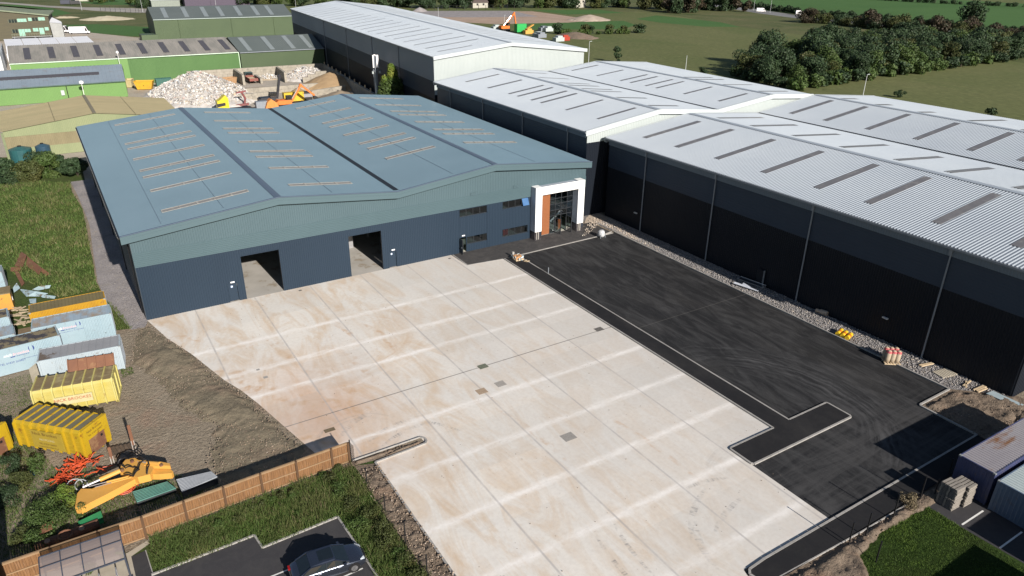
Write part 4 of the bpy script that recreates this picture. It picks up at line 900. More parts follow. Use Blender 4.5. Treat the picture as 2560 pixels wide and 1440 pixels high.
def container(label, cx, cy, rz, L_, W, H, wall, roof, smooth=(), door=True, group='shipping containers in the scrap yard', z=0, topribs=.62, cat='shipping container'):
    t = thing('shipping_container', label, cat, (cx, cy, z), rz, group)
    l, w = L_/2, W/2; mb = MB()
    def side(y, s):
        cur = -l+.12; segs = []
        for a, b in sorted(smooth)+[(l-.12, l-.12)]:
            if a > cur: segs.append((cur, a, True))
            if b > a: segs.append((a, b, False))
            cur = max(cur, b)
        for a, b, rib in segs:
            if rib: mb.corrq((a, y-s*.045, .12), (b, y-s*.045, .12), (a, y-s*.045, H-.1), (b, y-s*.045, H-.1), .27, .036, (0, s, 0), duty=(0, .38, .5, .88))
            else: mb.quad((a, y-s*.012, .12), (b, y-s*.012, .12), (b, y-s*.012, H-.1), (a, y-s*.012, H-.1))
    side(-w, -1); side(w, 1)
    mb.corrq((-l+.03, -w+.1, .12), (-l+.03, w-.1, .12), (-l+.03, -w+.1, H-.1), (-l+.03, w-.1, H-.1), .27, .03, (-1, 0, 0))
    mb.corrq((l-.03, -w+.1, .12), (l-.03, w-.1, .12), (l-.03, -w+.1, H-.1), (l-.03, w-.1, H-.1), .27, .03, (1, 0, 0))
    for sx in (-1, 1):
        for sy in (-1, 1): mb.box(sx*l-.07*sx-.07, sy*w-.07*sy-.07, .0, sx*l-.07*sx+.07, sy*w-.07*sy+.07, H)
    for sy in (-1, 1):
        mb.box(-l+.13, sy*(w-.06)-.05, .05, l-.13, sy*(w-.06)+.05, .15); mb.box(-l+.13, sy*(w-.05)-.04, H-.1, l-.13, sy*(w-.05)+.04, H-.01)
    for sx in (-1, 1): mb.box(sx*(l-.06)-.05, -w+.13, H-.1, sx*(l-.06)+.05, w-.13, H-.012); mb.box(sx*(l-.06)-.05, -w+.13, .05, sx*(l-.06)+.05, w-.13, .15)
    mb.build('body', wall, t, local=True)
    mb = MB(); mb.corrq((-l+.11, -w+.09, H-.05), (l-.11, -w+.09, H-.05), (-l+.11, w-.09, H-.05), (l-.11, w-.09, H-.05), topribs, .03, (0, 0, 1), duty=(0, .75, .8, .95))
    mb.build('roof', roof, t, local=True)
    if door:
        for k in (0, 1):
            mb = MB(); y0 = -w+.14+k*(w-.14); mb.box(l-.02, y0+.02, .17, l+.015, y0+w-.16, H-.12); d = mb.build('door', wall, t, local=True)
            mb = MB(); mb.tube([(l+.05, y0+.3, .2), (l+.05, y0+.3, H-.15)], .025, 6); mb.tube([(l+.05, y0+w-.45, .2), (l+.05, y0+w-.45, H-.15)], .025, 6); mb.build('lock_rod', PIPE, d, local=True)
    mb = MB()
    for sx in (-1, 1):
        for sy in (-1, 1): mb.box(sx*(l-.085)-.09, sy*(w-.085)-.09, H-.1, sx*(l-.085)+.09, sy*(w-.085)+.09, H+.012)
    mb.build('corner_castings', M('casting', (.25, .27, .28), None, 2, .6) if 'casting' not in bpy.data.materials else bpy.data.materials['casting'], t, local=True)
    return t
def logo(t, x0, y, z, s, tel=False):
    text(t, 'nick', (x0, y, z), (1, 0, 0), (0, 0, 1), .44*s, WHITE_INK, shear=.3)
    text(t, 'brookes', (x0+1.16*s, y, z+.0), (1, 0, 0), (0, 0, 1), .44*s, PINK_INK, shear=.3)
    mb = MB()   # two curved swooshes above the end of the name
    for k in (0, 1):
        cx = x0+(2.0+.26*k)*s; zz = z+.12*s; pts = []
        for i in range(9): a = R(-80+i*20); pts.append((cx+.17*s*math.cos(a)*(1 if k else -.6), y, zz+.28*s*math.sin(a)+.1*s))
        for i in range(8, -1, -1): a = R(-80+i*20); pts.append((cx+.05*s*math.cos(a)*(1 if k else -.6), y, zz+.26*s*math.sin(a)+.1*s))
        mb.poly(pts)
    mb.build('logo_mark', NAVY_INK, t, local=True)
    mb = MB(); mb.quad((x0+.2*s, y, z-.32*s), (x0+.62*s, y, z-.32*s), (x0+.66*s, y, z-.22*s), (x0+.24*s, y, z-.22*s))
    for k in range(7): mb.quad((x0+(.74+.17*k)*s, y, z-.31*s), (x0+(.84+.17*k)*s, y, z-.31*s), (x0+(.87+.17*k)*s, y, z-.23*s), (x0+(.77+.17*k)*s, y, z-.23*s))
    mb.build('logo_bar', NAVY_INK, t, local=True)
B1 = container('pale blue container with streaky blue roof, directly in front of the yellow one', -6.65, -.85, R(-1.5), 7., 2.5, 2.62, C_LB, ROOF_B, smooth=[(-1.55, .75)])
logo(B1, -1.3, -1.262, 2.02, .82); text(B1, 'www.nickbrookes.co.uk', (-.75, -1.264, 1.56), (1, 0, 0), (0, 0, 1), .13, NAVY_INK); text(B1, 'TEL 01829 260867', (.42, -1.264, 1.6), (1, 0, 0), (0, 0, 1), .12, NAVY_INK)
container('yellow container with mossy olive ribbed roof, farthest back of the row', -6.85, 3.3, 0, 7., 2.45, 2.6, C_YE, ROOF_O, topribs=.33)
B2 = container('pale blue container with dark patchy roof and large blue telephone lettering', -11.45, -4.2, R(5.5), 7., 2.5, 2.72, C_LB, ROOF_D, smooth=[(-3.3, 1.05)])
logo(B2, -.9, -1.262, 1.95, .9); text(B2, 'TEL 01829 260867', (-.65, -1.264, 1.16), (1, 0, 0), (0, 0, 1), .27, NAVY_INK); text(B2, 'www.nickbrookes.co.uk', (.85, -1.264, 1.28), (1, 0, 0), (0, 0, 1), .15, NAVY_INK)
B3 = container('very pale container with grey rust-patched roof, right behind the pale yellow bin', -6.35, -8.3, R(-5.2), 6.75, 2.6, 2.5, paint('container_white_blue', (.34, .40, .44), (.31, .37, .415), (.25, .27, .28), s=2.5), ROOF_G, smooth=[(-3.2, -2.1)])
mb = MB(); mb.quad((-3.46, -1.25, .1), (-3.95, -2.2, .1), (-3.95, -2.2, 2.35), (-3.46, -1.25, 2.35)); mb.build('door', M('door_wood_edge', (.42, .38, .30), None, 2, .7), B3, local=True, label='container door swung open')
container('pale blue container with dark flat roof at the left photo edge beside timber scrap', -15.6, 3.35, R(3), 6.9, 2.4, 2.6, C_LB, ROOF_D)
container('pale blue container with brown-stained roof bays, cut by the left photo edge', -15.1, -1.0, R(4), 6.9, 2.6, 2.5, C_LB, ROOF_B)
container('sliver of blue container at the left photo edge behind the orange tank', -16.4, 17.3, 0, 6.9, 2.4, 2.6, C_LB, ROOF_D)
CR1 = container('navy container with rust-streaked ribbed roof, beside the pallet stacks at the right photo edge', 54.3, -61.95, R(-.5), 12.2, 2.6, 2.85, C_NAVY, ROOF_R, topribs=.30, group='containers at the bottom right')
container('slate blue container with pale roof, in front of the navy container', 54.1, -64.85, R(-.5), 12.2, 2.6, 2.6, C_SLATE, ROOF_P, topribs=.30, group='containers at the bottom right')
container('blue container corner peeping in at the bottom right corner of the photo', 51.1, -70.9, 0, 12.2, 2.5, 2.75, C_LB, ROOF_B, group='containers at the bottom right')
o_ = container('slate container below the bottom edge that throws the shadow across the lawn', 37.7, -72.0, 0, 12.2, 2.5, 2.75, C_SLATE, ROOF_P, group='containers at the bottom right')
# hook-lift bins
Y_PALE = paint('bin_pale_yellow', (.42, .37, .125), (.40, .33, .07), (.32, .20, .04), lo=.6, hi=.75); Y_SAT = paint('bin_yellow', (.36, .25, .012), (.31, .21, .015), (.17, .08, .015), lo=.57, hi=.67)
RIB_P = paint('rib_pale_yellow', (.46, .42, .16), (.43, .37, .11), (.33, .25, .08)); RIB_S = paint('rib_yellow', (.42, .28, .01), (.36, .23, .012), (.22, .10, .015))
B_TOPB = M('bin_top_brown', (.20, .15, .075), (.15, .11, .06), .9, .85, c3=(.30, .25, .13), s3=.8, lo3=.5, hi3=.65); B_TOPG = M('bin_top_grey', (.14, .13, .085), (.11, .10, .07), .9, .85, c3=(.18, .15, .07), s3=.9)
RUSTP = M('rust_plate', (.17, .075, .04), (.135, .06, .035), 1., .8, bump=.2, c3=(.22, .12, .06), s3=1.)
def hook_bin(label, cx, cy, rz, L_, W, H, body, rib, top, nribs=8, opening=True, group='yellow hook-lift bins'):
    t = thing('hook_lift_bin', label, 'waste bin', (cx, cy, 0), rz, group); l, w = L_/2, W/2
    mb = MB(); c = .22   # chamfered body, horizontal pressings
    for s in (-1, 1):
        zs = np.linspace(.3, H-c, 6)
        for a, b in zip(zs[:-1], zs[1:]):
            mb.quad((-l, s*w, a), (l, s*w, a), (l, s*(w-.0), b-.05), (-l, s*w, b-.05)); mb.quad((-l, s*w, b-.05), (l, s*w, b-.05), (l, s*(w-.03), b-.025), (-l, s*(w-.03), b-.025)); mb.quad((-l, s*(w-.03), b-.025), (l, s*(w-.03), b-.025), (l, s*w, b), (-l, s*w, b))
        mb.quad((-l, s*w, H-c), (l, s*w, H-c), (l, s*(w-c*.75), H-.02), (-l, s*(w-c*.75), H-.02))
        mb.quad((-l, s*w, .3), (l, s*w, .3), (l, s*(w-.25), .14), (-l, s*(w-.25), .14))
    mb.poly([(-l, -w, .3), (-l, w, .3), (-l, w, H-c), (-l, w-c*.75, H-.02), (-l, -w+c*.75, H-.02), (-l, -w, H-c)]); mb.poly([(l, -w, .3), (l, w, .3), (l, w, H-c), (l, w-c*.75, H-.02), (l, -w+c*.75, H-.02), (l, -w, H-c)])
    mb.box(-l, -.5, 0, l, -.35, .2); mb.box(-l, .35, 0, l, .5, .2)
    mb.build('body', body, t, local=True)
    mb = MB(); mb.box(-l+.02, -w+c*.8, H-.06, l-.02, w-c*.8, H-.015); mb.build('top_sheet', top, t, local=True)
    for k in range(nribs):
        x = -l+.07+(L_-.14)*k/(nribs-1); mb = MB(); tt = .055
        for s in (-1, 1):
            mb.slab([(x-tt, s*w, .12), (x-tt, s*(w+.17), .34), (x-tt, s*(w+.17), H-.2), (x-tt, s*(w-.1), H+.09), (x-tt, s*(w-.2), H-.03), (x-tt, s*w, H-c)], (2*tt, 0, 0))
        mb.box(x-tt, -w+.1, H-.03, x+tt, w-.1, H+.08)
        mb.build('rib', rib, t, local=True)
    if opening:
        mb = MB(); mb.box(l+.0, -w+.02, 1.5, l+.1, w-.02, H-.05); mb.box(l, -w+.0, .1, l+.12, -w+.42, 1.5); mb.box(l, w-.42, .1, l+.12, w, 1.5)
        mb.box(l, -w-.02, H-.08, l+.16, w+.02, H+.06); mb.build('end_frame', rib, t, local=True)
        mb = MB(); mb.box(l+.01, -w+.44, .12, l+.05, w-.44, 1.48); d = mb.build('rusty_door', RUSTP, t, local=True)
        mb = MB(); mb.box(l+.05, w-.85, 1.05, l+.07, w-.65, 1.25); mb.build('hatch', BLACK, d, local=True)
    else:
        mb = MB(); mb.box(l, -w, .1, l+.08, -w+.2, H-.05); mb.box(l, w-.2, .1, l+.08, w, H-.05); mb.box(l+.0, -.1, .1, l+.1, .1, H-.1); mb.box(l, -w, .1, l+.1, w, .3); mb.build('end_frame', rib, t, local=True)
    return t
YB1 = hook_bin('pale yellow ribbed bin with red lettering and brown top sheet', -7.1, -14.15, R(-10.5), 6.2, 2.65, 2.5, Y_PALE, RIB_P, B_TOPB, 9, False)
text(YB1, 'NICK BROOKES', (-.15, -1.515, 1.32), (1, 0, 0), (0, 0, 1), .40, RED_INK); text(YB1, 'SKIP HIRE', (-.2, -1.515, .98), (1, 0, 0), (0, 0, 1), .17, PALE_INK)
mb = MB(); mb.box(-1.55, -1.50, .85, 1.35, -1.40, 1.62); mb.build('name_board', M('board_cream', (.47, .43, .25), (.44, .39, .2), 2, .6), YB1, local=True)
mb = MB(); mb.slab([(-.6, 1.1, 2.55), (3.1, 1.1, 2.55), (3.1, 1.75, 3.35), (-.6, 1.75, 3.35)], (0, .05, .04))
for k in range(6): x = -.55+k*.72; mb.bar((x, 1.05, 2.62), (x, 1.78, 3.46), .09, .1)
mb.build('raised_lid', RUSTP, YB1, local=True)
YB2 = hook_bin('deep yellow ribbed bin with brown end door and black lettering, standing askew', -8.45, -20.35, R(-45.5), 6.25, 2.5, 2.6, Y_SAT, RIB_S, B_TOPG, 9, True)
text(YB2, 'Nick Brookes', (-.2, -1.455, 1.86), (1, 0, 0), (0, 0, 1), .42, DARK_INK); text(YB2, 'RECYCLING', (-.1, -1.455, 1.34), (1, 0, 0), (0, 0, 1), .26, PALE_INK); text(YB2, 'TEL 01829 260867', (-.1, -1.455, .95), (1, 0, 0), (0, 0, 1), .22, DARK_INK); text(YB2, 'www.nickbrookes.co.uk', (-.1, -1.455, .68), (1, 0, 0), (0, 0, 1), .19, DARK_INK)
mb = MB(); mb.box(-1.55, -1.44, .5, 1.35, -1.34, 2.12); mb.build('name_board', M('board_yellow', (.33, .24, .03), (.30, .22, .03), 2, .6), YB2, local=True)
text(YB2, 'Nick Brookes', (3.28, -.1, 2.22), (0, 1, 0), (0, 0, 1), .27, DARK_INK); text(YB2, 'TEL 01829 260867', (3.28, -.05, 1.86), (0, 1, 0), (0, 0, 1), .19, DARK_INK)
hook_bin('deep yellow bin with open brown end, cut by the left photo edge', -15.2, -17.4, R(-46), 6.2, 2.5, 2.5, Y_SAT, RIB_S, B_TOPB, 8, True)
t = thing('tank', 'battered orange tank with rusty top at the left photo edge above the timber scrap', 'tank', (-13.3, 11.3, 0)); mb = MB(); mb.box(-15.4, 10.3, .1, -12.2, 12.4, 2.); mb.build('body', paint('tank_orange', (.55, .27, .04), (.45, .22, .05)), t)
mb = MB(); mb.box(-15.4, 10.25, 2.0, -12.15, 12.45, 2.1); mb.build('lid', B_TOPB, t); mb = MB(); mb.box(-12.21, 11.2, .8, -12.16, 11.5, 1.2); mb.build('label_plate', WHITE_INK, t)
# scrap on the grass
def plates(name, label, cat, items, mat, group=None):
    cx = np.mean([p[0] for it in items for p in it]); cy = np.mean([p[1] for it in items for p in it]); t = thing(name, label, cat, (cx, cy, 0), 0, group)
    for it in items: mb = MB(); mb.slab(it, (0, 0, -.05)); mb.build('sheet', mat, t)
    return t
def g3(px, py, z): return (*G2(px, py, z), z)
zA = lambda x, y, z: g3(x/7.2, 600+y/7.2, z)
plates('scrap_sheets', 'rust-brown folded metal sheets lying in the rough grass', 'scrap metal', [[zA(490, 290, .6), zA(760, 510, .5), zA(700, 620, .2), zA(470, 460, .25)], [zA(760, 505, .5), zA(890, 600, .2), zA(830, 640, .1), zA(740, 570, .3)], [zA(380, 210, .5), zA(480, 270, .65), zA(410, 480, .3), zA(260, 470, .2)], [zA(190, 490, .4), zA(380, 490, .4), zA(370, 545, .2), zA(190, 560, .2)], [zA(255, 560, .25), zA(330, 560, .3), zA(440, 770, .2), zA(390, 830, .15)]], RUSTP)
plates('scrap_sheets', 'crumpled pale blue cladding sheets heaped in the grass behind the yellow container', 'scrap metal', [[zA(230, 860, .5), zA(300, 770, .7), zA(360, 860, .4), zA(250, 940, .2)], [zA(350, 880, .4), zA(640, 920, .7), zA(860, 960, .5), zA(700, 1010, .2), zA(470, 1010, .25)], [zA(580, 890, .5), zA(700, 830, .8), zA(915, 810, .5), zA(890, 860, .3), zA(690, 900, .3)], [zA(640, 960, .5), zA(1000, 1010, .5), zA(980, 1050, .2), zA(760, 1030, .3)], [zA(520, 1060, .3), zA(650, 1050, .4), zA(650, 1140, .2), zA(540, 1130, .2)]], M('cladding_blue', (.30, .40, .44), (.22, .30, .34), 2., .5, c3=(.14, .12, .08), s3=1.4))
t = thing('timber_scrap', 'long strip of splintered pale timber scrap left of the yellow container', 'timber scrap', (-12, 7, 0))
for k in range(26):
    x = rng.uniform(-13.6, -10.6); y = rng.uniform(4.8, 10.5); a = rng.normal(0, .5); L_ = rng.uniform(.8, 2.2); mb = MB(); z = rng.uniform(.05, .45)
    mb.bar((x, y, z), (x+L_*math.cos(a), y+L_*math.sin(a), z+rng.uniform(-.1, .1)), rng.uniform(.1, .3), .05); mb.build('board', M('scrap_timber', (.46, .38, .27), (.30, .23, .15), 3., .9, stretch=(4, 1, 1)) if 'scrap_timber' not in bpy.data.materials else bpy.data.materials['scrap_timber'], t)
mb = MB(); mb.box(-11.6, .2, .1, -10.45, 2.1, 1.1); o = mb.build('timber_crate', M('crate_wood', (.20, .14, .08), (.14, .10, .06), 2, .9), loc=(-11, 1.1, 0)); tag(o, 'brown timber crate between the yellow container and the stained blue one', 'crate')
# ================================================================ EXCAVATOR BOOM LYING IN THE WEEDS
CAT_Y = paint('plant_yellow', (.60, .32, .07), (.56, .29, .06), (.30, .15, .04), lo=.66, hi=.74); CHROME = M('ram_steel', (.55, .55, .58), None, 3, .25, .6)
zc = lambda x, y, z: g3(130+x/5.224, 1040+y/5.224, z)
t = thing('excavator_boom', 'dismantled yellow excavator boom and dipper lying on its side near the timber fence', 'excavator boom', (-5.5, -28.6, 0))
def plate_poly(pts, z, th, name, mat, par, edge=.0):
    mb = MB(); P = [zc(x, y, z) for x, y in pts]; mb.slab(P, (0, 0, -th)); return mb.build(name, mat, par)
plate_poly([(300, 1190), (330, 1010), (380, 950), (520, 950), (700, 880), (860, 810), (1060, 770), (1130, 800), (960, 890), (700, 1030), (500, 1130), (380, 1200)], 1.0, .55, 'boom', CAT_Y, t)
plate_poly([(890, 735), (900, 640), (960, 570), (1080, 545), (1130, 575), (1260, 600), (1330, 680), (1280, 760), (1120, 800), (1000, 760)], 1.3, .6, 'boom_head', CAT_Y, t)
plate_poly([(1100, 575), (1260, 580), (1390, 590), (1540, 620), (1545, 650), (1390, 645), (1200, 640)], 1.35, .3, 'dipper', CAT_Y, t)
plate_poly([(1270, 690), (1420, 670), (1540, 690), (1580, 720), (1560, 745), (1400, 760), (1290, 760)], 1.0, .5, 'dipper_side', CAT_Y, t)
for a, b, r0 in (((400, 930), (890, 715), .17), ((480, 920), (1000, 790), .07), ((560, 930), (1040, 800), .05), ((1120, 600), (1400, 625), .15)):
    p, q = zc(*a, 1.25), zc(*b, 1.45); m_ = lerp(p, q, .45); mb = MB(); mb.tube([m_, q], r0, 10); c_ = mb.build('hydraulic_ram', CAT_Y, t); mb = MB(); mb.tube([p, m_], r0*.5, 8); mb.build('rod', CHROME, c_)
for pts in ([(880, 640), (960, 680), (1060, 670), (1140, 700), (1060, 790), (940, 770)], [(1060, 790), (1130, 690), (1170, 600), (1250, 580), (1270, 640), (1240, 760)], [(860, 620), (910, 560), (1000, 560), (1120, 540), (1200, 560)], [(1090, 450), (1130, 430), (1180, 470), (1150, 520)]):
    mb = MB(); P = [zc(x, y, 1.5+.25*math.sin(i*1.9)) for i, (x, y) in enumerate(pts)]; Q = []
    for i in range(len(P)-1):
        for k in range(5):
            tt = k/5; Q.append(tuple(np.array(P[i])*(1-tt)+np.array(P[i+1])*tt+np.array((0, 0, .12*math.sin(tt*3.14)))))
    mb.tube(Q+[P[-1]], .05, 6); mb.build('hydraulic_hose', BLACK, t)
for x, y in ((1050, 600), (1430, 650), (920, 715)):
    mb = MB(); p = zc(x, y, 1.36); mb.tube([p, (p[0], p[1], p[2]+.12)], .13, 12); mb.build('pin', RUSTP, t)
for x, y, r_ in ((300, 920, .55), (380, 900, .4)):
    p = zc(x, y, .5); mb = MB(); mb.tube([(p[0]+r_*math.cos(a/12*math.pi*2), p[1]+.3*r_*math.sin(a/12*math.pi*2), .5+r_*math.sin(a/12*math.pi*2)) for a in range(13)], .035, 6); mb.build('hydraulic_hose', M('hose_grey', (.35, .36, .38), None, 2, .5) if 'hose_grey' not in bpy.data.materials else bpy.data.materials['hose_grey'], t)
# dark ducts, rams and tub behind the boom
t = thing('duct_bundle', 'row of dark ribbed ducts on the ground behind the excavator boom', 'pipes', (-4.6, -26.2, 0))
for k in range(6):
    p = zc(770+k*52, 440-k*10, .2); mb = MB(); mb.tube([(p[0]-.1, p[1]+.15, .2), (p[0]+.15, p[1]-1.2, .2)], .2, 10); mb.build('duct', M('duct_brown', (.07, .05, .035), (.14, .10, .07), 4, .8) if 'duct_brown' not in bpy.data.materials else bpy.data.materials['duct_brown'], t)
t = thing('rubber_tub', 'collapsed black rubber tub tangled with hoses behind the excavator boom', 'tub', (-4.7, -26.9, 0)); mb = MB()
mb.tube([zc(990, 600, 0), zc(990, 560, .35), zc(1000, 520, .6)], [.75, .7, .6], 14); mb.build('body', BLACK, t); mb = MB(); mb.tube([zc(850+60*math.cos(a*.6)+a*22, 520+70*math.sin(a*.6), .7) for a in range(12)], .04, 6); mb.build('hose', BLACK, t)
for (bx, by), (tx, ty), lab in (((1095, 505), (975, 125), 'tall rusty steel post leaning upright behind the excavator boom'), ((800, 625), (735, 410), 'short rusty steel post with pale foot between the yellow bin and the boom')):
    b = zc(bx, by, 0); h = hz((130+bx/5.224, 1040+by/5.224), (130+tx/5.224, 1040+ty/5.224)); t = thing('steel_post', lab, 'steel post', b, 0, 'steel posts by the excavator boom'); mb = MB()
    mb.box(b[0]-.11, b[1]-.02, h*.33, b[0]+.11, b[1]+.02, h); mb.box(b[0]-.11, b[1]-.11, 0, b[0]-.08, b[1]+.11, h); mb.box(b[0]+.08, b[1]-.11, 0, b[0]+.11, b[1]+.11, h); mb.build('shaft', RUSTP, t)
    mb = MB(); mb.box(b[0]-.12, b[1]-.14, 0, b[0]-.06, b[1]-.115, h*.5); mb.box(b[0]+.06, b[1]-.14, 0, b[0]+.12, b[1]-.115, h*.5); mb.build('foot', M('pale_steel', (.40, .38, .36), (.2, .15, .12), 3, .6) if 'pale_steel' not in bpy.data.materials else bpy.data.materials['pale_steel'], t)
ORANGE = M('orange_duct', (.50, .075, .02), (.40, .055, .02), 2., .55)
def cable_heap(label, pts, n, L_, name='cable_duct_heap', coil=False):
    cx = np.mean([zc(*p, 0)[0] for p in pts]); cy = np.mean([zc(*p, 0)[1] for p in pts]); mb = MB()
    for k in range(n):
        p = zc(*pts[rng.integers(len(pts))], 0); a = rng.uniform(0, 6.28) if not coil else 0; x = p[0]+rng.normal(0, .16); y = p[1]+rng.normal(0, .16); z = rng.uniform(.1, .5); c = rng.normal(0, .5); Q = []
        if coil:
            r_ = rng.uniform(.3, .62); ph = rng.uniform(0, 6)
            Q = [(x+r_*math.cos(ph+i*.5)*1.25, y+r_*math.sin(ph+i*.5), z+.05*math.sin(i)) for i in range(14)]
        else:
            for i in range(6): Q.append((x, y, max(.06, z))); x += math.cos(a)*L_/6; y += math.sin(a)*L_/6; a += c*.35; z += rng.normal(0, .06)
        mb.tube(Q, .045, 5)
    o = mb.build(name, ORANGE, loc=(cx, cy, 0)); return tag(o, label, 'duct heap', 'orange ducting by the excavator boom')
cable_heap('long heap of tangled orange ducting left of the excavator boom', [(130, 850), (180, 780), (220, 720), (280, 680), (350, 660), (420, 640), (480, 650), (200, 870), (250, 830), (590, 740)], 85, 1.1)
cable_heap('coil of orange ducting against the near side of the excavator boom', [(930, 990), (960, 1000), (940, 960)], 16, 1, coil=True)
cable_heap('loose orange duct lengths between the coil and the boom', [(850, 980), (1060, 890), (1120, 870), (1150, 860)], 22, .7)
# stacked corrugated sheets by the fence
def sheet_stack(label, px, mat, h):
    c = [zc(*p, h) for p in px]; t = thing('sheet_stack', label, 'sheet stack', (np.mean([p[0] for p in c]), np.mean([p[1] for p in c]), 0), 0, 'corrugated sheet stacks by the fence')
    mb = MB(); mb.slab([(p[0], p[1], h-.02) for p in c], (0, 0, -h+.05)); mb.build('stack', M('stack_dark', (.03, .035, .04), None, 2, .8) if 'stack_dark' not in bpy.data.materials else bpy.data.materials['stack_dark'], t)
    mb = MB(); a, b, d, e = c[0], c[1], c[3], c[2]; mb.corrq(a, d, b, e, .17, .09, (0, 0, 1), duty=(0, .35, .5, .85)); mb.build('top_sheet', mat, t)
sheet_stack('stack of dark green corrugated sheets by the fence, half in shadow', [(1050, 990), (1500, 860), (1620, 950), (1110, 1130)], M('sheet_green', (.05, .17, .14), (.04, .13, .11), 2, .5), .35)
sheet_stack('stack of silver grey corrugated sheets by the fence, right of the green ones', [(1620, 830), (2080, 730), (2160, 800), (1700, 1000)], M('sheet_silver', (.26, .28, .31), (.22, .24, .27), 2, .4), .6)
zd = lambda x, y, z: g3(x/5.143, 1160+y/5.143, z)
mb = MB(); P = [zd(1000, 740, .5), zd(1295, 600, .5), zd(1320, 680, .5), zd(1060, 800, .5)]; mb.slab(P, (0, 0, -.5)); o = mb.build('green_trough', paint('trough_green', (.03, .28, .10), (.02, .20, .08), (.10, .12, .05)), loc=(P[0][0], P[0][1], 0)); tag(o, 'bright green metal trough half hidden by weeds behind the fence', 'trough')
t = thing('steel_pipe', 'long rusty flanged steel pipe lying along the foot of the fence', 'pipe', (-8.8, -32.4, 0)); mb = MB(); mb.tube([zd(450, 1070, .35), zd(830, 940, .35), zd(1270, 760, .35)], .33, 14); p_ = mb.build('barrel', RUSTP, t, smooth=False)
for x, y in ((610, 1000), (1052, 835)):
    mb = MB(); c = zd(x, y, .6); mb.tube([c, (c[0], c[1]-.05, .72)], .17, 12); mb.build('flange', M('flange_tan', (.35, .22, .15), None, 2, .7) if 'flange_tan' not in bpy.data.materials else bpy.data.materials['flange_tan'], t)
c = zd(840, 920, .6); mb = MB(); mb.tube([(c[0]+.42*math.cos(a*.524), c[1]+.3*math.sin(a*.524), .66+.12*math.sin(a*.524)) for a in range(13)], .07, 6); mb.build('ring_flange', RUSTP, t)
c = zd(600, 860, .5); mb = MB(); mb.slab([(c[0]-.5, c[1]-.2, .55), (c[0]+.35, c[1]-.1, .6), (c[0]+.45, c[1]+.5, .75), (c[0]-.2, c[1]+.55, .7)], (0, 0, -.05)); o = mb.build('rusty_plate', RUSTP, loc=(c[0], c[1], 0)); tag(o, 'rusty red plate lying on the weeds above the flanged pipe', 'scrap metal')
mb = MB(); c = zd(405, 120, .2); mb.slab([(c[0]-.22, c[1]-.2, .3), (c[0]+.2, c[1]-.12, .26), (c[0]+.15, c[1]+.2, .33), (c[0]-.15, c[1]+.22, .28)], (0, 0, -.2)); o = mb.build('blue_bag', M('bag_blue', (.04, .16, .32), None, 2, .6), loc=(c[0], c[1], 0)); tag(o, 'small crumpled blue bag among the weeds near the left shrubs', 'bag')
# ================================================================ FENCE AND CANOPY
BOARD = M('fence_boards', (.215, .108, .042), (.125, .06, .023), 1.2, .75, stretch=(9, 9, .6), bump=.3, bscale=30, c3=(.23, .13, .07), s3=2.2)
FRAIL = M('fence_rail', (.27, .175, .10), (.23, .15, .08), 2., .8); FPOST = M('fence_post', (.09, .047, .022), (.07, .037, .018), 2., .8)
ft = thing('timber_fence', 'close-boarded brown timber fence running from the bottom left to the edge of the concrete', 'fence', (-1, -34.9, 0))
fx = [-17.6, -14.9, -12.25, -9.62, -6.95, -4.35, -1.69, .94, 3.55, 6.17, 8.91, 10.27]; fy = [-35.2, -35.1, -35.02, -35.0, -35., -35., -34.85, -34.74, -34.62, -34.55, -34.44, -34.41]
for a, b in zip(range(11), range(1, 12)):
    p, q = (fx[a]+.07, fy[a]), (fx[b]-.07, fy[b]); n = int((q[0]-p[0])/.14); mb = MB()
    for k in range(n):
        u, v = lerp(p, q, k/n), lerp(p, q, (k+.93)/n); zt = 1.82+rng.normal(0, .004); s = -.012 if k % 2 else 0
        mb.frame((u[0], u[1]+s, .02), (v[0]-u[0], v[1]-u[1], 0), (0, .02, 0), (0, 0, zt))
    pn = mb.build('panel', BOARD, ft)
    for z, h in ((1.80, .1), (.95, .085), (.14, .08)):
        mb = MB(); mb.bar((p[0], p[1]-.045, z), (q[0], q[1]-.045, z), .05, h); mb.build('rail', FRAIL, pn)
    mb = MB(); mb.bar((p[0]-.02, p[1]-.0, 1.885), (q[0]+.02, q[1]-.0, 1.885), .13, .04); mb.build('capping', FRAIL, pn)
for x, y in zip(fx, fy):
    mb = MB(); mb.box(x-.085, y-.13, 0, x+.085, y+.03, 1.9); mb.build('post', FPOST, ft)
t = thing('mesh_fence_end', 'dark steel mesh panel and post closing the end of the timber fence', 'fence panel', (10.4, -34.5, 0)); mb = MB(); mb.box(10.36, -34.5, 0, 10.44, -34.42, 2.1); mb.build('post', BLACK, t); mb = MB()
for k in range(9): mb.bar((10.4, -34.45-.0, .1+k*.22), (10.46, -35.2, .1+k*.22), .015)
for k in range(6): mb.bar((10.4+.01*k, -34.55-k*.12, .05), (10.4+.01*k, -34.55-k*.12, 2.0), .015)
mb.build('mesh', BLACK, t)
ACRY = bpy.data.materials.new('canopy_acrylic'); ACRY.use_nodes = True; n_ = ACRY.node_tree.nodes; l_ = ACRY.node_tree.links; b_ = n_['Principled BSDF']; b_.inputs['Base Color'].default_value = (.24, .205, .20, 1); b_.inputs['Roughness'].default_value = .3; b_.inputs['Alpha'].default_value = .8
t = thing('cycle_canopy', 'low curved tinted canopy with dark ribs against the timber fence, bottom left', 'canopy', (-7.8, -37.4, 0))
xs_ = [-10.1+1.11*k for k in range(5)]
def cz(v): return (-36.35-2.15*v, 2.42-.55*v*v)
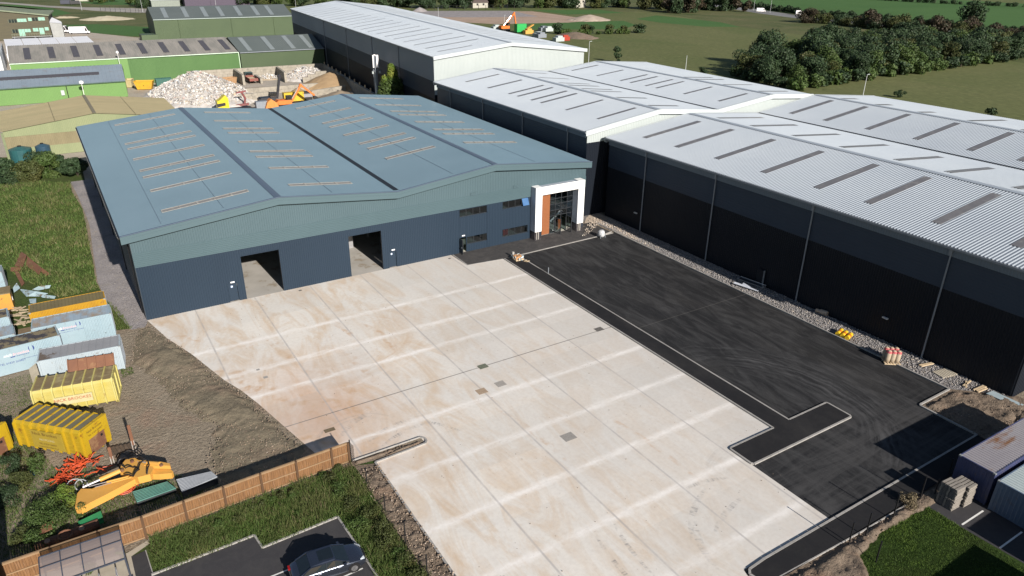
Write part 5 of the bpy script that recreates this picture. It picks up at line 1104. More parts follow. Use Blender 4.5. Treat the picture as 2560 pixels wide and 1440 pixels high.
for k in range(4):
    mb = MB()
    for i in range(8):
        y0, z0 = cz(i/8); y1, z1 = cz((i+1)/8); mb.quad((xs_[k], y0, z0), (xs_[k+1], y0, z0), (xs_[k+1], y1, z1), (xs_[k], y1, z1))
    mb.build('roof_panel', ACRY, t)
DBL = M('canopy_frame', (.05, .06, .085), None, 2, .4)
for x in xs_:
    mb = MB()
    for i in range(8): y0, z0 = cz(i/8); y1, z1 = cz((i+1)/8); mb.bar((x, y0, z0+.03), (x, y1, z1+.03), .06, .07)
    mb.build('rib', DBL, t)
mb = MB(); mb.bar((xs_[0], -36.35, 2.43), (xs_[-1], -36.35, 2.43), .08); mb.bar((xs_[0], -38.5, 1.88), (xs_[-1], -38.5, 1.88), .09); mb.bar((xs_[0], -37.3, 2.38), (xs_[-1], -37.3, 2.38), .05); mb.build('edge_rail', DBL, t)
for x in (xs_[0], xs_[-1]):
    mb = MB(); mb.tube([(x, -38.5, 1.9), (x, -38.15, 0)], .06, 8); mb.box(x-.14, -38.3, 0, x+.14, -38.0, .03); mb.build('post', DBL, t)
for k in range(4):
    x = -9.2+k*.95; y = -38.1; t2 = thing('cycle_stand', 'steel hoop cycle stand under the tinted canopy', 'cycle stand', (x, y, 0), 0, 'cycle stands under the canopy'); mb = MB(); mb.tube([(x, y-.5, 0), (x, y-.5, .7), (x, y-.38, .8), (x, y+.38, .8), (x, y+.5, .7), (x, y+.5, 0)], .03, 8); mb.build('hoop', CHROME, t2)
t = thing('office_block', 'brick block standing outside the photo that throws the shade at the lower left edge', 'building', (-20, -42, 0)); mb = MB(); mb.box(-34, -47, 0, -12.0, -38.2, 6.5); mb.build('wall', M('brick', (.25, .12, .08), None, 5, .9), t); mb = MB(); mb.box(-34.2, -47.2, 6.5, -11.95, -38.1, 6.7); mb.build('roof', PIPE, t)
# ================================================================ CAR
def car(label, cx, cy, rz, L_=4.75, W=1.84, H=1.42, paintm=None, cat='car', group=None, name='parked_car', van=False):
    t = thing(name, label, cat, (cx, cy, .0), rz, group); l = L_/2; w = W/2
    G_ = M('car_glass', (.012, .018, .024), None, 2, .06) if 'car_glass' not in bpy.data.materials else bpy.data.materials['car_glass']
    G_.node_tree.nodes['Principled BSDF'].inputs['Roughness'].default_value = .05
    # lower body: stations (x, half width, deck height, sill)
    st = [(-l, .74, .62, .38), (-l+.10, .86, .86, .26), (-l+.45, .95, .98, .2), (-l+1.0, 1., 1.0, .2), (-.6, 1., .97, .2), (.3, 1., .95, .2), (.95, 1., .93, .2), (l-.9, .98, .87, .2), (l-.35, .92, .76, .22), (l-.08, .80, .62, .26), (l, .70, .50, .34)]
    V = []; F = []; ks = [(0, 1.0, 0), (.55, 1.0, -.004), (.86, 1., -.04), (.965, .93, -.0), (1.0, .72, 0), (.985, .42, 0), (.93, 0, 0)]
    for x, ww, dk, sl in st:
        row = []
        for s, seq in ((-1, list(reversed(ks))), (1, ks[1:])):
            for yy, zz, dz in seq: row.append((x, s*yy*ww*w, sl+(dk-sl)*zz+dz))
        V += row
    n = len(V)//len(st)
    for i in range(len(st)-1):
        for k in range(n-1): F.append((i*n+k, (i+1)*n+k, (i+1)*n+k+1, i*n+k+1))
    F.append(tuple(range(n))); F.append(tuple(reversed([(len(st)-1)*n+k for k in range(n)])))
    mb = MB(); mb.v = V; mb.f = F; mb.m = [0]*len(F); o = mb.build('body', paintm, t, local=True, smooth=True)
    sub = o.modifiers.new('s', 'SUBSURF'); sub.levels = 1; sub.render_levels = 2
    # greenhouse: glass shell with painted roof
    gs = [(-l+.55, .80, .98, .98), (-l+1.35, .74, .97, H-.03), (-.35, .74, .96, H), (.35, .73, .95, H-.03), (1.25, .82, .90, .94)]
    V = []; F = []
    for x, tw, zb, zt in gs: V += [(x, -w*.93, zb-.04), (x, -w*tw if zt > 1.1 else -w*.86, zt-.035), (x, -w*(tw-.12) if zt > 1.1 else -w*.8, zt), (x, w*(tw-.12) if zt > 1.1 else w*.8, zt), (x, w*tw if zt > 1.1 else w*.86, zt-.035), (x, w*.93, zb-.04)]
    for i in range(4):
        for k in range(5): F.append((i*6+k, (i+1)*6+k, (i+1)*6+k+1, i*6+k+1))
    mb = MB(); mb.v = V; mb.f = F; mb.m = [0]*len(F); mb.build('windows', G_, t, local=True)
    mb = MB()
    rf = [(gs[1][0]-.12, gs[1][3]-.02), (gs[1][0]+.1, gs[1][3]+.015), (-.35, H+.012), (.3, H-.01), (.42, H-.045)]
    for (x0, z0), (x1, z1) in zip(rf[:-1], rf[1:]):
        ww = w*.70; mb.quad((x0, -ww, z0), (x1, -ww, z1), (x1, ww, z1), (x0, ww, z0)); mb.quad((x0, -ww, z0), (x1, -ww, z1), (x1, -ww-.07, z1-.06), (x0, -ww-.07, z0-.06)); mb.quad((x0, ww, z0), (x0, ww+.07, z0-.06), (x1, ww+.07, z1-.06), (x1, ww, z1))
    r = mb.build('roof', paintm, t, local=True)
    for s in (-1, 1):
        mb = MB(); y = s*w
        for a, b in zip([(-l+.5, .83, .965), (gs[1][0]-.12, .775, H-.06), (.42, .76, H-.09), (1.27, .87, .925)][:-1], [(gs[1][0]-.12, .775, H-.06), (.42, .76, H-.09), (1.27, .87, .925)]): mb.bar((a[0], a[1]*y, a[2]), (b[0], b[1]*y, b[2]), .07, .05)
        mb.bar((-.15, .775*y, H-.08), (-.25, .94*y, .95), .05, .05); mb.build('pillar', paintm, t, local=True)
        mb = MB(); mb.bar((-l+.6, .955*y, .955), (1.2, .955*y, .925), .03, .025); mb.build('window_trim', CHROME, t, local=True)
        mb = MB(); mb.box(.85, s*w*1.0-.02, .9, 1.05, s*w*1.0+.02, 1.05); mb.box(.85, min(s*w, s*(w+.18)), .93, 1.0, max(s*w, s*(w+.18)), 1.07); mb.build('mirror', paintm, t, local=True)
        mb = MB(); mb.slab([(l-.40, s*w*.86, .66), (l-.12, s*w*.72, .62), (l-.1, s*w*.5, .6), (l-.16, s*w*.52, .68), (l-.42, s*w*.8, .75)], (0, 0, .03)); mb.build('headlight', M('lens', (.5, .55, .6), None, 2, .1) if 'lens' not in bpy.data.materials else bpy.data.materials['lens'], t, local=True)
        mb = MB(); mb.box(-l-.01, s*w*.55-.16, .72, -l+.12, s*w*.55+.16, .84); mb.build('tail_light', M('tail_red', (.3, .01, .01), None, 2, .2) if 'tail_red' not in bpy.data.materials else bpy.data.materials['tail_red'], t, local=True)
        mb = MB()
        for x in (-.75, .5): mb.box(x, s*(w*.985)-.015, .78, x+.18, s*(w*.985)+.03, .80)
        mb.build('door_handle', CHROME, t, local=True)
        for x in (-l+.95, l-.88):
            mb = MB(); mb.tube([(x, s*(w-.20), .33), (x, s*(w+.005), .33)], .335, 24); wh = mb.build('wheel', BLACK, t, local=True)
            mb = MB(); mb.tube([(x, s*(w-.02), .33), (x, s*(w+.012), .33)], .22, 20)
            for k in range(5): a = k*1.257; mb.bar((x, s*(w+.02), .33), (x+.2*math.cos(a), s*(w+.02), .33+.2*math.sin(a)), .05, .02)
            mb.build('rim', M('rim_grey', (.22, .22, .23), None, 2, .3, .5) if 'rim_grey' not in bpy.data.materials else bpy.data.materials['rim_grey'], wh, local=True)
            mb = MB(); mb.tube([(x, s*(w-.25), .35), (x, s*(w-.0), .35)], .39, 24); mb.build('wheel_arch', BLACK, t, local=True)
    mb = MB(); mb.box(-.55, -w*.5, H+.014, .35, w*.5, H+.02); mb.build('sunroof', G_, t, local=True)
    mb = MB(); mb.box(l-.05, -.32, .42, l+.01, .32, .58); mb.build('grille', BLACK, t, local=True)
    return t
SILVER = M('car_silver', (.085, .10, .14), (.08, .095, .13), 2, .2, .8); SILVER.node_tree.nodes['Principled BSDF'].inputs['Coat Weight'].default_value = .6
car('silver-blue saloon car parked on the tarmac at the bottom of the photo', 5.25, -44.15, R(-5.), paintm=SILVER)
WLINE = M('white_paint', (.72, .72, .70), (.60, .60, .58), 3, .7)
for a, b in (((1.5, -42.75), (3.4, -42.75)), ((4.6, -45.2), (7.2, -45.15))):
    mb = MB(); mb.frame((a[0], a[1]-.05, -.008), (b[0]-a[0], b[1]-a[1], 0), (0, .1, 0), (0, 0, .004)); struct(mb.build('bay_marking', WLINE))
for a, b in ((G2(2405, 1312), G2(2458, 1277)), (G2(2500, 1370), G2(2555, 1330))):
    mb = MB(); mb.bar((*a, .012), (*b, .012), .12, .006); struct(mb.build('bay_marking', WLINE))
# ================================================================ THINGS BY THE TARMAC
def fpost(px, h, label, grp, lean=0):
    x, y = px; mb = MB(); mb.box(x-.035, y-.035, 0, x+.035, y+.035, h); mb.box(x-.05, y-.05, h, x+.05, y+.05, h+.02); o = mb.build('fence_post', BLACK, loc=(x, y, 0)); tag(o, label, 'fence post', grp)
g_ = 'black posts on the soil bank left of the concrete'
for p, h, lb in (((10.42, -37.74), 1.65, 'black steel post on the left soil bank, nearest the end of the timber fence'), ((10.42, -41.23), 1.7, 'black steel post on the left soil bank, second from the timber fence'), ((10.39, -44.78), 1.95, 'black steel post on the left soil bank, third from the timber fence'), ((10.48, -47.92), 1.8, 'black steel post on the left soil bank at the bottom edge of the photo')): fpost(p, h, lb, g_)
g_ = 'black posts along the right-hand lawn'
for p, h, lb in (((35.88, -60.53), 2.2, 'black post at the left corner of the lawn, nearest the photo bottom'), ((37.71, -60.59), 2.2, 'black post beside the kerb at the top left edge of the lawn'), ((40.89, -60.58), 2.3, 'black post at the middle of the upper lawn edge'), ((44.61, -60.39), 2.2, 'black post in dead scrub just left of the pallet stacks'), ((36.3, -62.32), 1.8, 'black post standing alone on the lawn'), ((46.0, -60.7), 1.6, 'black post tight behind the pallet stacks'), ((49.4, -59.9), 1.5, 'black post in the shade at the corner of the navy container')): fpost(p, h, lb, g_)
# grey pallets, two stacks
PALW = M('pallet_wood', (.27, .245, .215), (.19, .17, .15), 3., .85, stretch=(1, 5, 1))
def pallet(label, cx, cy, z, rz, mat=PALW, group='grey pallets stacked beside the navy container', W=1.0, D=1.2, deck=5):
    t = thing('pallet', label, 'pallet', (cx, cy, z), rz, group)
    mb = MB()
    for k in range(deck): y = -D/2+D*(k+.12)/deck; mb.box(-W/2, y, .095, W/2, y+D/deck*.72, .117)
    mb.build('deck_boards', mat, t, local=True); mb = MB()
    for y in (-D/2, -.05, D/2-.1): mb.box(-W/2, y, .022, W/2, y+.1, .095)
    mb.build('bearers', mat, t, local=True); mb = MB()
    for x in (-W/2, -.05, W/2-.1): mb.box(x, -D/2, 0, x+.1, D/2, .02)
    mb.build('bottom_boards', mat, t, local=True)
    return t
labs = ('weathered grey pallet in the taller left stack beside the navy container', 'weathered grey pallet in the right stack touching the navy container')
for s_, (sx, sy) in enumerate(((45.95, -61.7), (47.1, -61.95))):
    p0 = pallet(labs[s_], sx, sy, 0, R(-3), group=('grey pallets in the left stack', 'grey pallets in the right stack')[s_])
    for k in range(1, 16 if s_ == 0 else 15): dup(p0, (sx+rng.normal(0, .02), sy+rng.normal(0, .02), .118*k), R(-3+rng.normal(0, .8)), labs[s_])
TIM = M('new_timber', (.58, .46, .31), (.50, .38, .24), 2.5, .8)
def planks(label, segs, group='timber offcuts on the crushed stone', name='timber_offcut', th=.09):
    c = segs[0][0]; t = thing(name, label, 'timber', (c[0], c[1], 0), 0, group)
    for a, b in segs: mb = MB(); mb.bar((*a, .12), (*b, .12), .14, th); mb.build('length', TIM, t)
planks('pair of pale timbers on the crushed stone nearest the wrapped sack pallet', [((63.3, -49.3), (64.9, -49.7)), ((63.3, -49.5), (64.9, -49.85))])
planks('v-shaped pair of pale timbers on the crushed stone', [((63.2, -53.6), (64.7, -53.5)), ((63.2, -53.9), (64.3, -53.3))])
planks('three close pale timbers on the crushed stone, nearest the grey-blue sheets', [((63.3, -54.5), (64.9, -54.6)), ((63.4, -54.7), (64.9, -54.8)), ((63.3, -54.9), (64.7, -55.0))])
pallet('pale slatted pallet lying flat on the crushed stone between two timber offcuts', 64.1, -51.4, 0, R(80), M('pallet_pale', (.50, .45, .36), (.42, .37, .29), 3, .8), None, 1.2, 1.9, 7)
plates('metal_sheets', 'grey-blue metal sheets lying on the crushed stone near the right photo edge', 'metal sheets', [[(63.5, -55.5, .25), (64.5, -55.6, .25), (64.6, -58.2, .2), (63.7, -58.2, .2)]], M('sheet_greyblue', (.36, .43, .46), (.30, .37, .40), 2, .45))
plates('plastic_wrap', 'crumpled white plastic wrap on the crushed stone below the black door', 'plastic wrap', [[(62.3, -26.3, .3), (62.7, -26.2, .35), (63.5, -29.3, .2), (63.1, -29.4, .25)], [(62.7, -27.2, .2), (63.3, -27.0, .4), (63.6, -28.0, .2), (62.9, -28.3, .3)]], M('wrap_white', (.65, .68, .75), (.45, .48, .55), 6, .35))
t = thing('glazing_frame', 'long metal-edged glass frame leaning in the shade under the black door', 'glazing frame', (64.4, -27, 0)); mb = MB(); c = [(63.9, -25.6, .25), (64.5, -25.5, .4), (65.0, -29., .4), (64.4, -29.1, .25)]
for a, b in zip(c, c[1:]+c[:1]): mb.bar(a, b, .07)
mb.build('frame', CHROME, t); mb = MB(); mb.quad(*c); mb.build('pane', GLASS, t)
def sack_pallet():
    cx, cy = 61.75, -47.2; t = thing('wrapped_pallet', 'tall wrapped pallet of cream and red sacks leaning by the kerb of the tarmac', 'wrapped pallet', (cx, cy, 0), R(-38))
    mb = MB()
    for y in (-.75, -.05, .65): mb.box(-.75, y, 0, .75, y+.12, .1)
    for k in range(6): mb.box(-.75+k*.27, -.8, .1, -.75+k*.27+.15, .8, .13)
    mb.build('pallet_base', TIM, t, local=True)
    cr = M('sack_cream', (.42, .34, .25), (.36, .29, .21), 2, .5, c3=(.36, .15, .14), s3=1.2, lo3=.62, hi3=.7); rd = M('sack_red', (.45, .10, .10), (.38, .08, .10), 3, .5)
    for r in range(2):
        for k in range(3):
            x = -.46+k*.46; y = -.35+r*.66; dx = .22; mb = MB(); Q = [(x, y, .14), (x+.02, y, .5), (x+.06, y+.05, 1.05), (x+.10, y+.1, 1.3), (x+.12, y+.1, 1.38)]; mb.tube(Q, [.25, .27, .27, .22, .08], 10); s = mb.build('sack', cr, t, local=True, smooth=True)
            mb = MB(); mb.tube([(x+.065, y+.055, 1.06), (x+.10, y+.1, 1.28)], [.275, .235], 10, caps=False); mb.build('red_band', rd, s, local=True)
sack_pallet()
t = thing('safety_bollards', 'three yellow and orange cylinders lying by the kerb of the tarmac', 'safety bollards', (62.2, -41.7, 0))
ye = M('plastic_yellow', (.72, .48, .03), (.65, .40, .02), 2, .4); orp = M('plastic_orange', (.60, .16, .02), None, 2, .4)
for k in range(3):
    y = -41.2-k*.55; x = 61.75+.02*k; mb = MB(); mb.tube([(x, y, .28), (x+.4, y+.1, .28)], .24, 12); mb.tube([(x+.7, y+.18, .28), (x+1.15, y+.3, .28), (x+1.2, y+.31, .28)], [.24, .24, .15], 12); b = mb.build('bollard', ye, t); mb = MB(); mb.tube([(x+.4, y+.1, .28), (x+.7, y+.18, .28)], .243, 12); mb.build('orange_band', orp, b)
t = thing('clay_pipe', 'short pale pipe collar lying against the foot of the black wall', 'pipe', (65, -37, 0)); mb = MB(); mb.tube([(64.7, -36.3, .25), (64.95, -36.9, .25)], .22, 12); mb.tube([(64.9, -36.8, .25), (65.05, -37.6, .25)], .3, 12); mb.build('barrel', M('clay', (.45, .36, .28), (.35, .26, .19), 2, .8), t)
t = thing('wrapped_pallet', 'low pallet of brown bricks in torn pale wrap at the footway corner', 'wrapped pallet', (43.9, -6.0, .12)); mb = MB(); mb.box(43.3, -6.6, .12, 44.5, -5.5, .25); mb.build('pallet_base', TIM, t); mb = MB()
for i in range(5):
    for j in range(4): mb.box(43.4+i*.2, -6.45+j*.24, .25, 43.4+i*.2+.18, -6.45+j*.24+.21, .62+rng.uniform(-.05, .05))
mb.build('bricks', M('brick_tan', (.50, .27, .12), (.40, .20, .09), 6, .8), t); mb = MB()
for k in range(26):
    a = rng.uniform(0, 6.28); r_ = rng.uniform(.55, .8); x = 43.9+r_*math.cos(a); y = -6.05+r_*math.sin(a); z = rng.uniform(.15, .7); mb.quad((x, y, z), (x+rng.normal(0, .2), y+rng.normal(0, .2), z+.15), (x+rng.normal(0, .2), y+rng.normal(0, .2), z-.1), (x+rng.normal(0, .15), y+rng.normal(0, .15), z-.2))
mb.build('torn_wrap', M('wrap_pale', (.55, .62, .64), (.42, .50, .55), 4, .3), t)
mb = MB(); mb.box(43.75, -4.95, 0, 44.05, -4.7, .75); mb.box(43.7, -5.0, 0, 44.3, -4.65, .1); o = mb.build('concrete_block', M_KERB, loc=(43.9, -4.8, 0)); tag(o, 'upright pale block behind the brick pallet at the end of the kerb', 'block')
planks('pale broken timbers beside the brick pallet on the footway', [((44.2, -7.1), (44.75, -6.9)), ((44.3, -7.3), (44.9, -7.3)), ((44.3, -6.9), (44.5, -7.5))], None)
t = thing('rubble_sack', 'grey-white rubble sack on a frame at the top end of the tarmac near the entrance', 'rubble sack', (58.75, -4.9, 0)); mb = MB(); mb.tube([(58.75, -4.9, .15), (58.75, -4.9, .35), (58.78, -4.88, .9), (58.8, -4.85, 1.1)], [.42, .5, .48, .25], 10); mb.build('sack', M('sack_grey', (.50, .51, .53), (.30, .31, .33), 5, .6, c3=(.65, .68, .70), s3=2.), t, smooth=True)
mb = MB()
for sx in (-.45, .4):
    for sy in (-.4, .35): mb.box(58.75+sx, -4.9+sy, 0, 58.82+sx, -4.83+sy, .5)
mb.build('frame_legs', PIPE, t)
mb = MB(); mb.bar((59.5, -4.5, .12), (61.3, -4.1, .12), .18, .12); o = mb.build('loose_kerb', M_KERB, loc=(60.4, -4.3, 0)); tag(o, 'loose kerb stone lying beyond the rubble sack', 'kerb stone')
mb = MB(); mb.box(44.62, -12.05, .1, 44.70, -11.97, .95); o = mb.build('marker_post', PIPE, loc=(44.66, -12, 0)); tag(o, 'thin steel marker post standing on the kerb of the footway', 'marker post')
mb = MB(); x, y = G2(878, 623) if 0 else (23.6, 7.0); mb.box(23.9, 8.0, .02, 24.9, 8.6, .5); mb.box(24.1, 8.1, .5, 24.5, 8.5, .8); o = mb.build('wrapped_stock', WHITE_INK, loc=(24.3, 8.2, 0)); tag(o, 'white wrapped stock on the floor inside the right-hand loading door', 'wrapped stock')
# ================================================================ RECYCLING YARD
BLOCK = M('block_concrete', (.33, .30, .25), (.26, .235, .195), .8, .9, bump=.3, c3=(.19, .175, .15), s3=.7, lo3=.5, hi3=.68)
def block_wall(label, p, q, h, posts=False, dz=None, th=.7):
    c = ((p[0]+q[0])/2, (p[1]+q[1])/2, 0); t = thing('block_wall', label, 'wall', c, 0, 'concrete block walls of the recycling yard'); L_ = math.dist(p, q); n = max(1, int(L_/1.6)); rows = max(1, int(round(h/.8)))
    mb = MB()
    for r in range(rows):
        off = .5 if r % 2 else 0; zt = h/rows
        for k in range(n+(1 if off else 0)):
            a = max(0, (k-off)/n); b = min(1, (k+1-off)/n)
            if b-a < .01: continue
            hr = 1 if dz is None else dz((a+b)/2)
            if r+1 > rows*hr+.01: continue
            u = lerp(p, q, a); v = lerp(p, q, b-.03/L_); e = rng.uniform(-.03, .03)
            mb.bar((u[0], u[1]+e, zt*(r+.49)), (v[0], v[1]+e, zt*(r+.49)), th, zt*.97)
    mb.build('blocks', BLOCK, t)
    if posts:
        for k in range(posts):
            u = lerp(p, q, (k+.3)/posts); mb = MB(); mb.box(u[0]-.15, u[1]-.15, h-.5, u[0]+.15, u[1]+.15, h+.85); mb.build('timber_post', TIM, t)
    return t
block_wall('long concrete block wall along the foot of the dark green shed', (33, 171.2), (76.3, 170.2), 3.2)
block_wall('block divider wall between the cardboard bay and the truck bay', (47.3, 170.6), (46.7, 156), 3.1)
block_wall('block divider wall right of the truck, left of the white rubbish bay', (60.9, 170.4), (59.4, 155.5), 3.1)
block_wall('short block divider wall beside the parked truck', (52.6, 166), (52.2, 156.8), 1.6)
block_wall('low block wall running across the yard behind the machines', (40.7, 137), (65, 137.5), 2.)
block_wall('stepped block wall behind the sand heap', (64, 153), (75.5, 152.), 3.2, dz=lambda t: .5 if t < .15 else (.75 if t < .3 else 1))
block_wall('lower block wall nearest the new unit, left of the machines', (33.5, 126.5), (47, 127.5), 2.2)
block_wall('low block wall in front of the sand heap', (52, 124.5), (70, 131), 1.7)
block_wall('long slanting dark block wall with timber posts beside the farthest white-roofed unit', (76.6, 170), (69.4, 106), 3.0, posts=11)
block_wall('block wall end at the left foot of the white rubbish heap', (18.5, 143.5), (27, 142.5), 1.6)
def heap(name, label, cat, cx, cy, rx, ry, h, mat, amp=.5, fs=.5, res=.45, power=1.2, shape=None, tex=None):
    nx = int(2.2*rx/res); ny = int(2.2*ry/res); X, Y = np.meshgrid(np.linspace(-1.1*rx, 1.1*rx, nx), np.linspace(-1.1*ry, 1.1*ry, ny))
    d = np.hypot(X/rx, Y/ry); nz = fbm(X+cx, Y+cy, fs, 5, 1.7); d = d+.12*nz
    H = h*np.clip(1-d, 0, 1)**(1/power)+amp*nz*np.clip((1-d)*4, 0, 1)
    H = np.where(d < 1.0, np.maximum(H, .0), -.3)
    V = np.stack([X.ravel()+cx, Y.ravel()+cy, H.ravel()], 1); i, j = np.meshgrid(np.arange(ny-1), np.arange(nx-1), indexing='ij'); a = (i*nx+j).ravel(); F = np.stack([a, a+1, a+nx+1, a+nx], 1)
    k = (d.ravel() < 1.05); F = F[k[F].any(1)]; used = np.unique(F); re = np.full(len(V), -1); re[used] = np.arange(len(used))
    o = np_mesh(name, V[used], re[F], mat, loc=(cx, cy, 0)); tag(o, label, cat); o['kind'] = 'stuff'; return o, (lambda x, y: float(H[min(ny-1, max(0, int((y-cy+1.1*ry)/(2.2*ry)*(ny-1)))), min(nx-1, max(0, int((x-cx+1.1*rx)/(2.2*rx)*(nx-1))))]))
WASTE = M('waste_white', (.52, .50, .48), (.40, .37, .34), 1.6, .9, bump=.5, bscale=5, c3=(.44, .33, .24), s3=.9, lo3=.56, hi3=.66)
def island_mat(name, stops, rough=.7):
    t = NT(name); g = t.n.new('ShaderNodeNewGeometry'); t.col(t.ramp(g.outputs['Random Per Island'], stops)); r = t.ramp(g.outputs['Random Per Island'], stops); r.node.color_ramp.interpolation = 'CONSTANT'; t.col(r); return t.done(rough)
SCRAPM = island_mat('litter_mix', [(0, (.50, .48, .46)), (.25, (.44, .42, .39)), (.5, (.58, .57, .56)), (.72, (.38, .34, .29)), (.84, (.34, .38, .42)), (.90, (.15, .14, .14)), (.93, (.44, .36, .26)), (.975, (.40, .26, .23))])
def litter(cx, cy, rx, ry, hf, n, smin, smax, label, mat=SCRAPM, name='litter'):
    P = np.empty((n, 3)); k = 0
    while k < n:
        x, y = rng.uniform(-1, 1, 2)
        if x*x+y*y > 1: continue
        z = hf(cx+x*rx, cy+y*ry)
        if z < .05: continue
        P[k] = (cx+x*rx, cy+y*ry, z+rng.uniform(0, .25)); k += 1
    a = rng.normal(size=(n, 3)); a /= np.linalg.norm(a, axis=1)[:, None]; b = np.cross(a, rng.normal(size=(n, 3))); b /= np.linalg.norm(b, axis=1)[:, None]
    s1 = rng.uniform(smin, smax, (n, 1)); s2 = s1*rng.uniform(.25, .9, (n, 1)); a = a*s1; b = b*s2
    V = np.stack([P-a-b, P+a-b, P+a+b, P-a+b], 1).reshape(-1, 3); F = np.arange(4*n).reshape(-1, 4)
    o = np_mesh(name, V, F, mat, loc=(cx, cy, 0)); tag(o, label, 'litter', kind='stuff'); return o
h1, f1 = heap('rubbish_heap', 'huge white heap of mixed building waste behind the new grey-blue unit', 'waste heap', 30.5, 139., 14.5, 21, 7.2, WASTE, 1.1, .35)
litter(30.5, 139, 12.5, 18.5, f1, 9000, .08, .36, 'loose boards and bags covering the huge white waste heap')
h2, f2 = heap('rubbish_heap', 'smaller white waste heap in the bay against the dark green shed', 'waste heap', 68, 161.5, 8.3, 8.5, 3.6, WASTE, .8, .45)
litter(68, 161.5, 7.4, 7.5, f2, 2600, .08, .38, 'loose white sacks and sheets on the smaller waste heap')
h3, f3 = heap('timber_heap', 'low heap of broken pale timber and rubble in the bay right of the truck', 'timber heap', 56.5, 166, 3.4, 3.5, 1.3, M('rubble_tan', (.40, .33, .24), (.30, .24, .17), 2, .9), .4, .8, .3)
litter(56.5, 166, 3.2, 3.2, f3, 380, .1, .4, 'broken timber pieces on the low heap right of the truck')
heap('sand_heap', 'large tan sand heap between the block walls', 'sand heap', 69., 141, 9.3, 11, 4.4, M('sand', (.36, .25, .14), (.30, .20, .11), .6, .95, bump=.5, bscale=8), .35, .4)
heap('sand_heap', 'small brown sand heap behind the orange excavator arm', 'sand heap', 56.5, 133, 3., 3., 1.9, M('sand_brown', (.30, .22, .13), (.24, .17, .10), .8, .95), .2, .6, .3)
heap('soil_heap', 'low grey-brown soil heap at the back edge of the new roof', 'soil heap', 64, 118, 8, 7, 2.6, M('soil_grey', (.25, .20, .145), (.19, .15, .11), .6, .95, bump=.5, bscale=6), .4, .5)
# skips and plant
SK_Y = paint('skip_yellow', (.55, .32, .02), (.48, .27, .03), lo=.62, hi=.72)
def skip(label, cx, cy, rz, L_, W, H, mat, fill=None, taper=.7):
    t = thing('skip', label, 'skip', (cx, cy, 0), rz, None); l, w = L_/2, W/2; mb = MB(); b = l-taper
    o = [(-l, -w, H), (l, -w, H), (l, w, H), (-l, w, H)]; i = [(-b, -w*.85, .1), (b, -w*.85, .1), (b, w*.85, .1), (-b, w*.85, .1)]
    for k in range(4): j = (k+1) % 4; mb.quad(o[k], o[j], i[j], i[k]); mb.quad([.94*v for v in o[k][:2]]+[H], [.94*v for v in o[j][:2]]+[H], [.9*v for v in i[j][:2]]+[.2], [.9*v for v in i[k][:2]]+[.2])
    mb.quad(*i); mb.quad(*[(x*.9, y*.9, .2) for x, y, z in i]); mb.build('body', mat, t, local=True)
    mb = MB()
    for k in range(4): j = (k+1) % 4; mb.bar(o[k], o[j], .14, .12)
    for s in (-1, 1):
        for x in (-l*.45, l*.45): mb.bar((x*1.05, s*w, H), (x*.9, s*w*.87, .12), .12, .08)
    mb.build('rim', mat, t, local=True)
    for s in (-1, 1): mb = MB(); mb.tube([(0, s*w*.93, H*.5), (0, s*(w+.12), H*.5)], .1, 8); mb.build('lifting_lug', BLACK, t, local=True)
    if fill:
        mb = MB(); n = 7
        g = [[(-l*.9+2*l*.9*a/n, -w*.88+2*w*.88*c/n, H*.75+rng.uniform(-.1, .35)) for c in range(n+1)] for a in range(n+1)]
        for a in range(n):
            for c in range(n): mb.quad(g[a][c], g[a+1][c], g[a+1][c+1], g[a][c+1])
        mb.build('contents', fill, t, local=True)
    return t
skip('large yellow skip by the leaf green shed at the left foot of the white heap', 19.6, 162.5, R(-20), 5.2, 2.4, 2.4, SK_Y, WASTE)
skip('open brown bin of cardboard in the first bay beside the white heap', 43.3, 161, R(20), 4.4, 2.2, 1.9, M('cardboard_brown', (.36, .22, .12), (.30, .18, .09), 1, .8), TIM, .35)
skip('low yellow skip on the ground behind the low block wall', 45.8, 131.5, R(3), 5., 2.1, 1.2, SK_Y, SK_Y, .5)
skip('dirty yellow skip half hidden beyond the orange skip digger', 16.2, 168.5, R(70), 3.4, 2., 2.3, M('skip_cream', (.42, .36, .2), (.36, .28, .13), 1, .7), None, .4)
t = thing('storage_box', 'dark green storage box beside the big yellow skip', 'storage box', (25, 164, 0)); mb = MB(); mb.box(22.9, 162.5, 0, 27.2, 165, 2.5); mb.build('body', M('box_green', (.03, .11, .09), None, 2, .6), t); mb = MB(); mb.box(22.8, 162.4, 2.5, 27.3, 165.1, 2.62); mb.build('lid', M('box_lid', (.05, .16, .14), None, 2, .5), t)
t = thing('truck', 'small tipper truck with dark cab and rusty red open back between the block walls', 'truck', (50, 160.5, 0)); mb = MB(); mb.box(48.9, 163.5, .6, 51.3, 165.6, 2.7); cb_ = mb.build('cab', M('cab_dark', (.03, .06, .07), None, 2, .3), t); mb = MB(); mb.box(49.05, 163.44, 1.6, 51.15, 163.5, 2.5); mb.build('rear_window', GLASS, cb_)
RR = M('tipper_red', (.22, .06, .05), (.17, .07, .05), 2, .7); mb = MB(); mb.box(48.8, 157.6, .8, 51.4, 163.2, .95)
for a in ((48.8, 157.6, .95, 48.9, 163.2, 1.6), (51.3, 157.6, .95, 51.4, 163.2, 1.6), (48.9, 157.6, .95, 51.3, 157.7, 1.6), (48.9, 163.1, .95, 51.3, 163.2, 1.9)): mb.box(*a)
mb.build('tipper_body', RR, t); mb = MB(); mb.box(49.1, 158, .95, 51.1, 162.9, 1.35); mb.build('load', TIM, t)
for x in (48.85, 51.15):
    for y in (158.8, 164.3): mb = MB(); mb.tube([(x, y, .45), (x+.2, y, .45)], .45, 12); mb.build('wheel', BLACK, t)
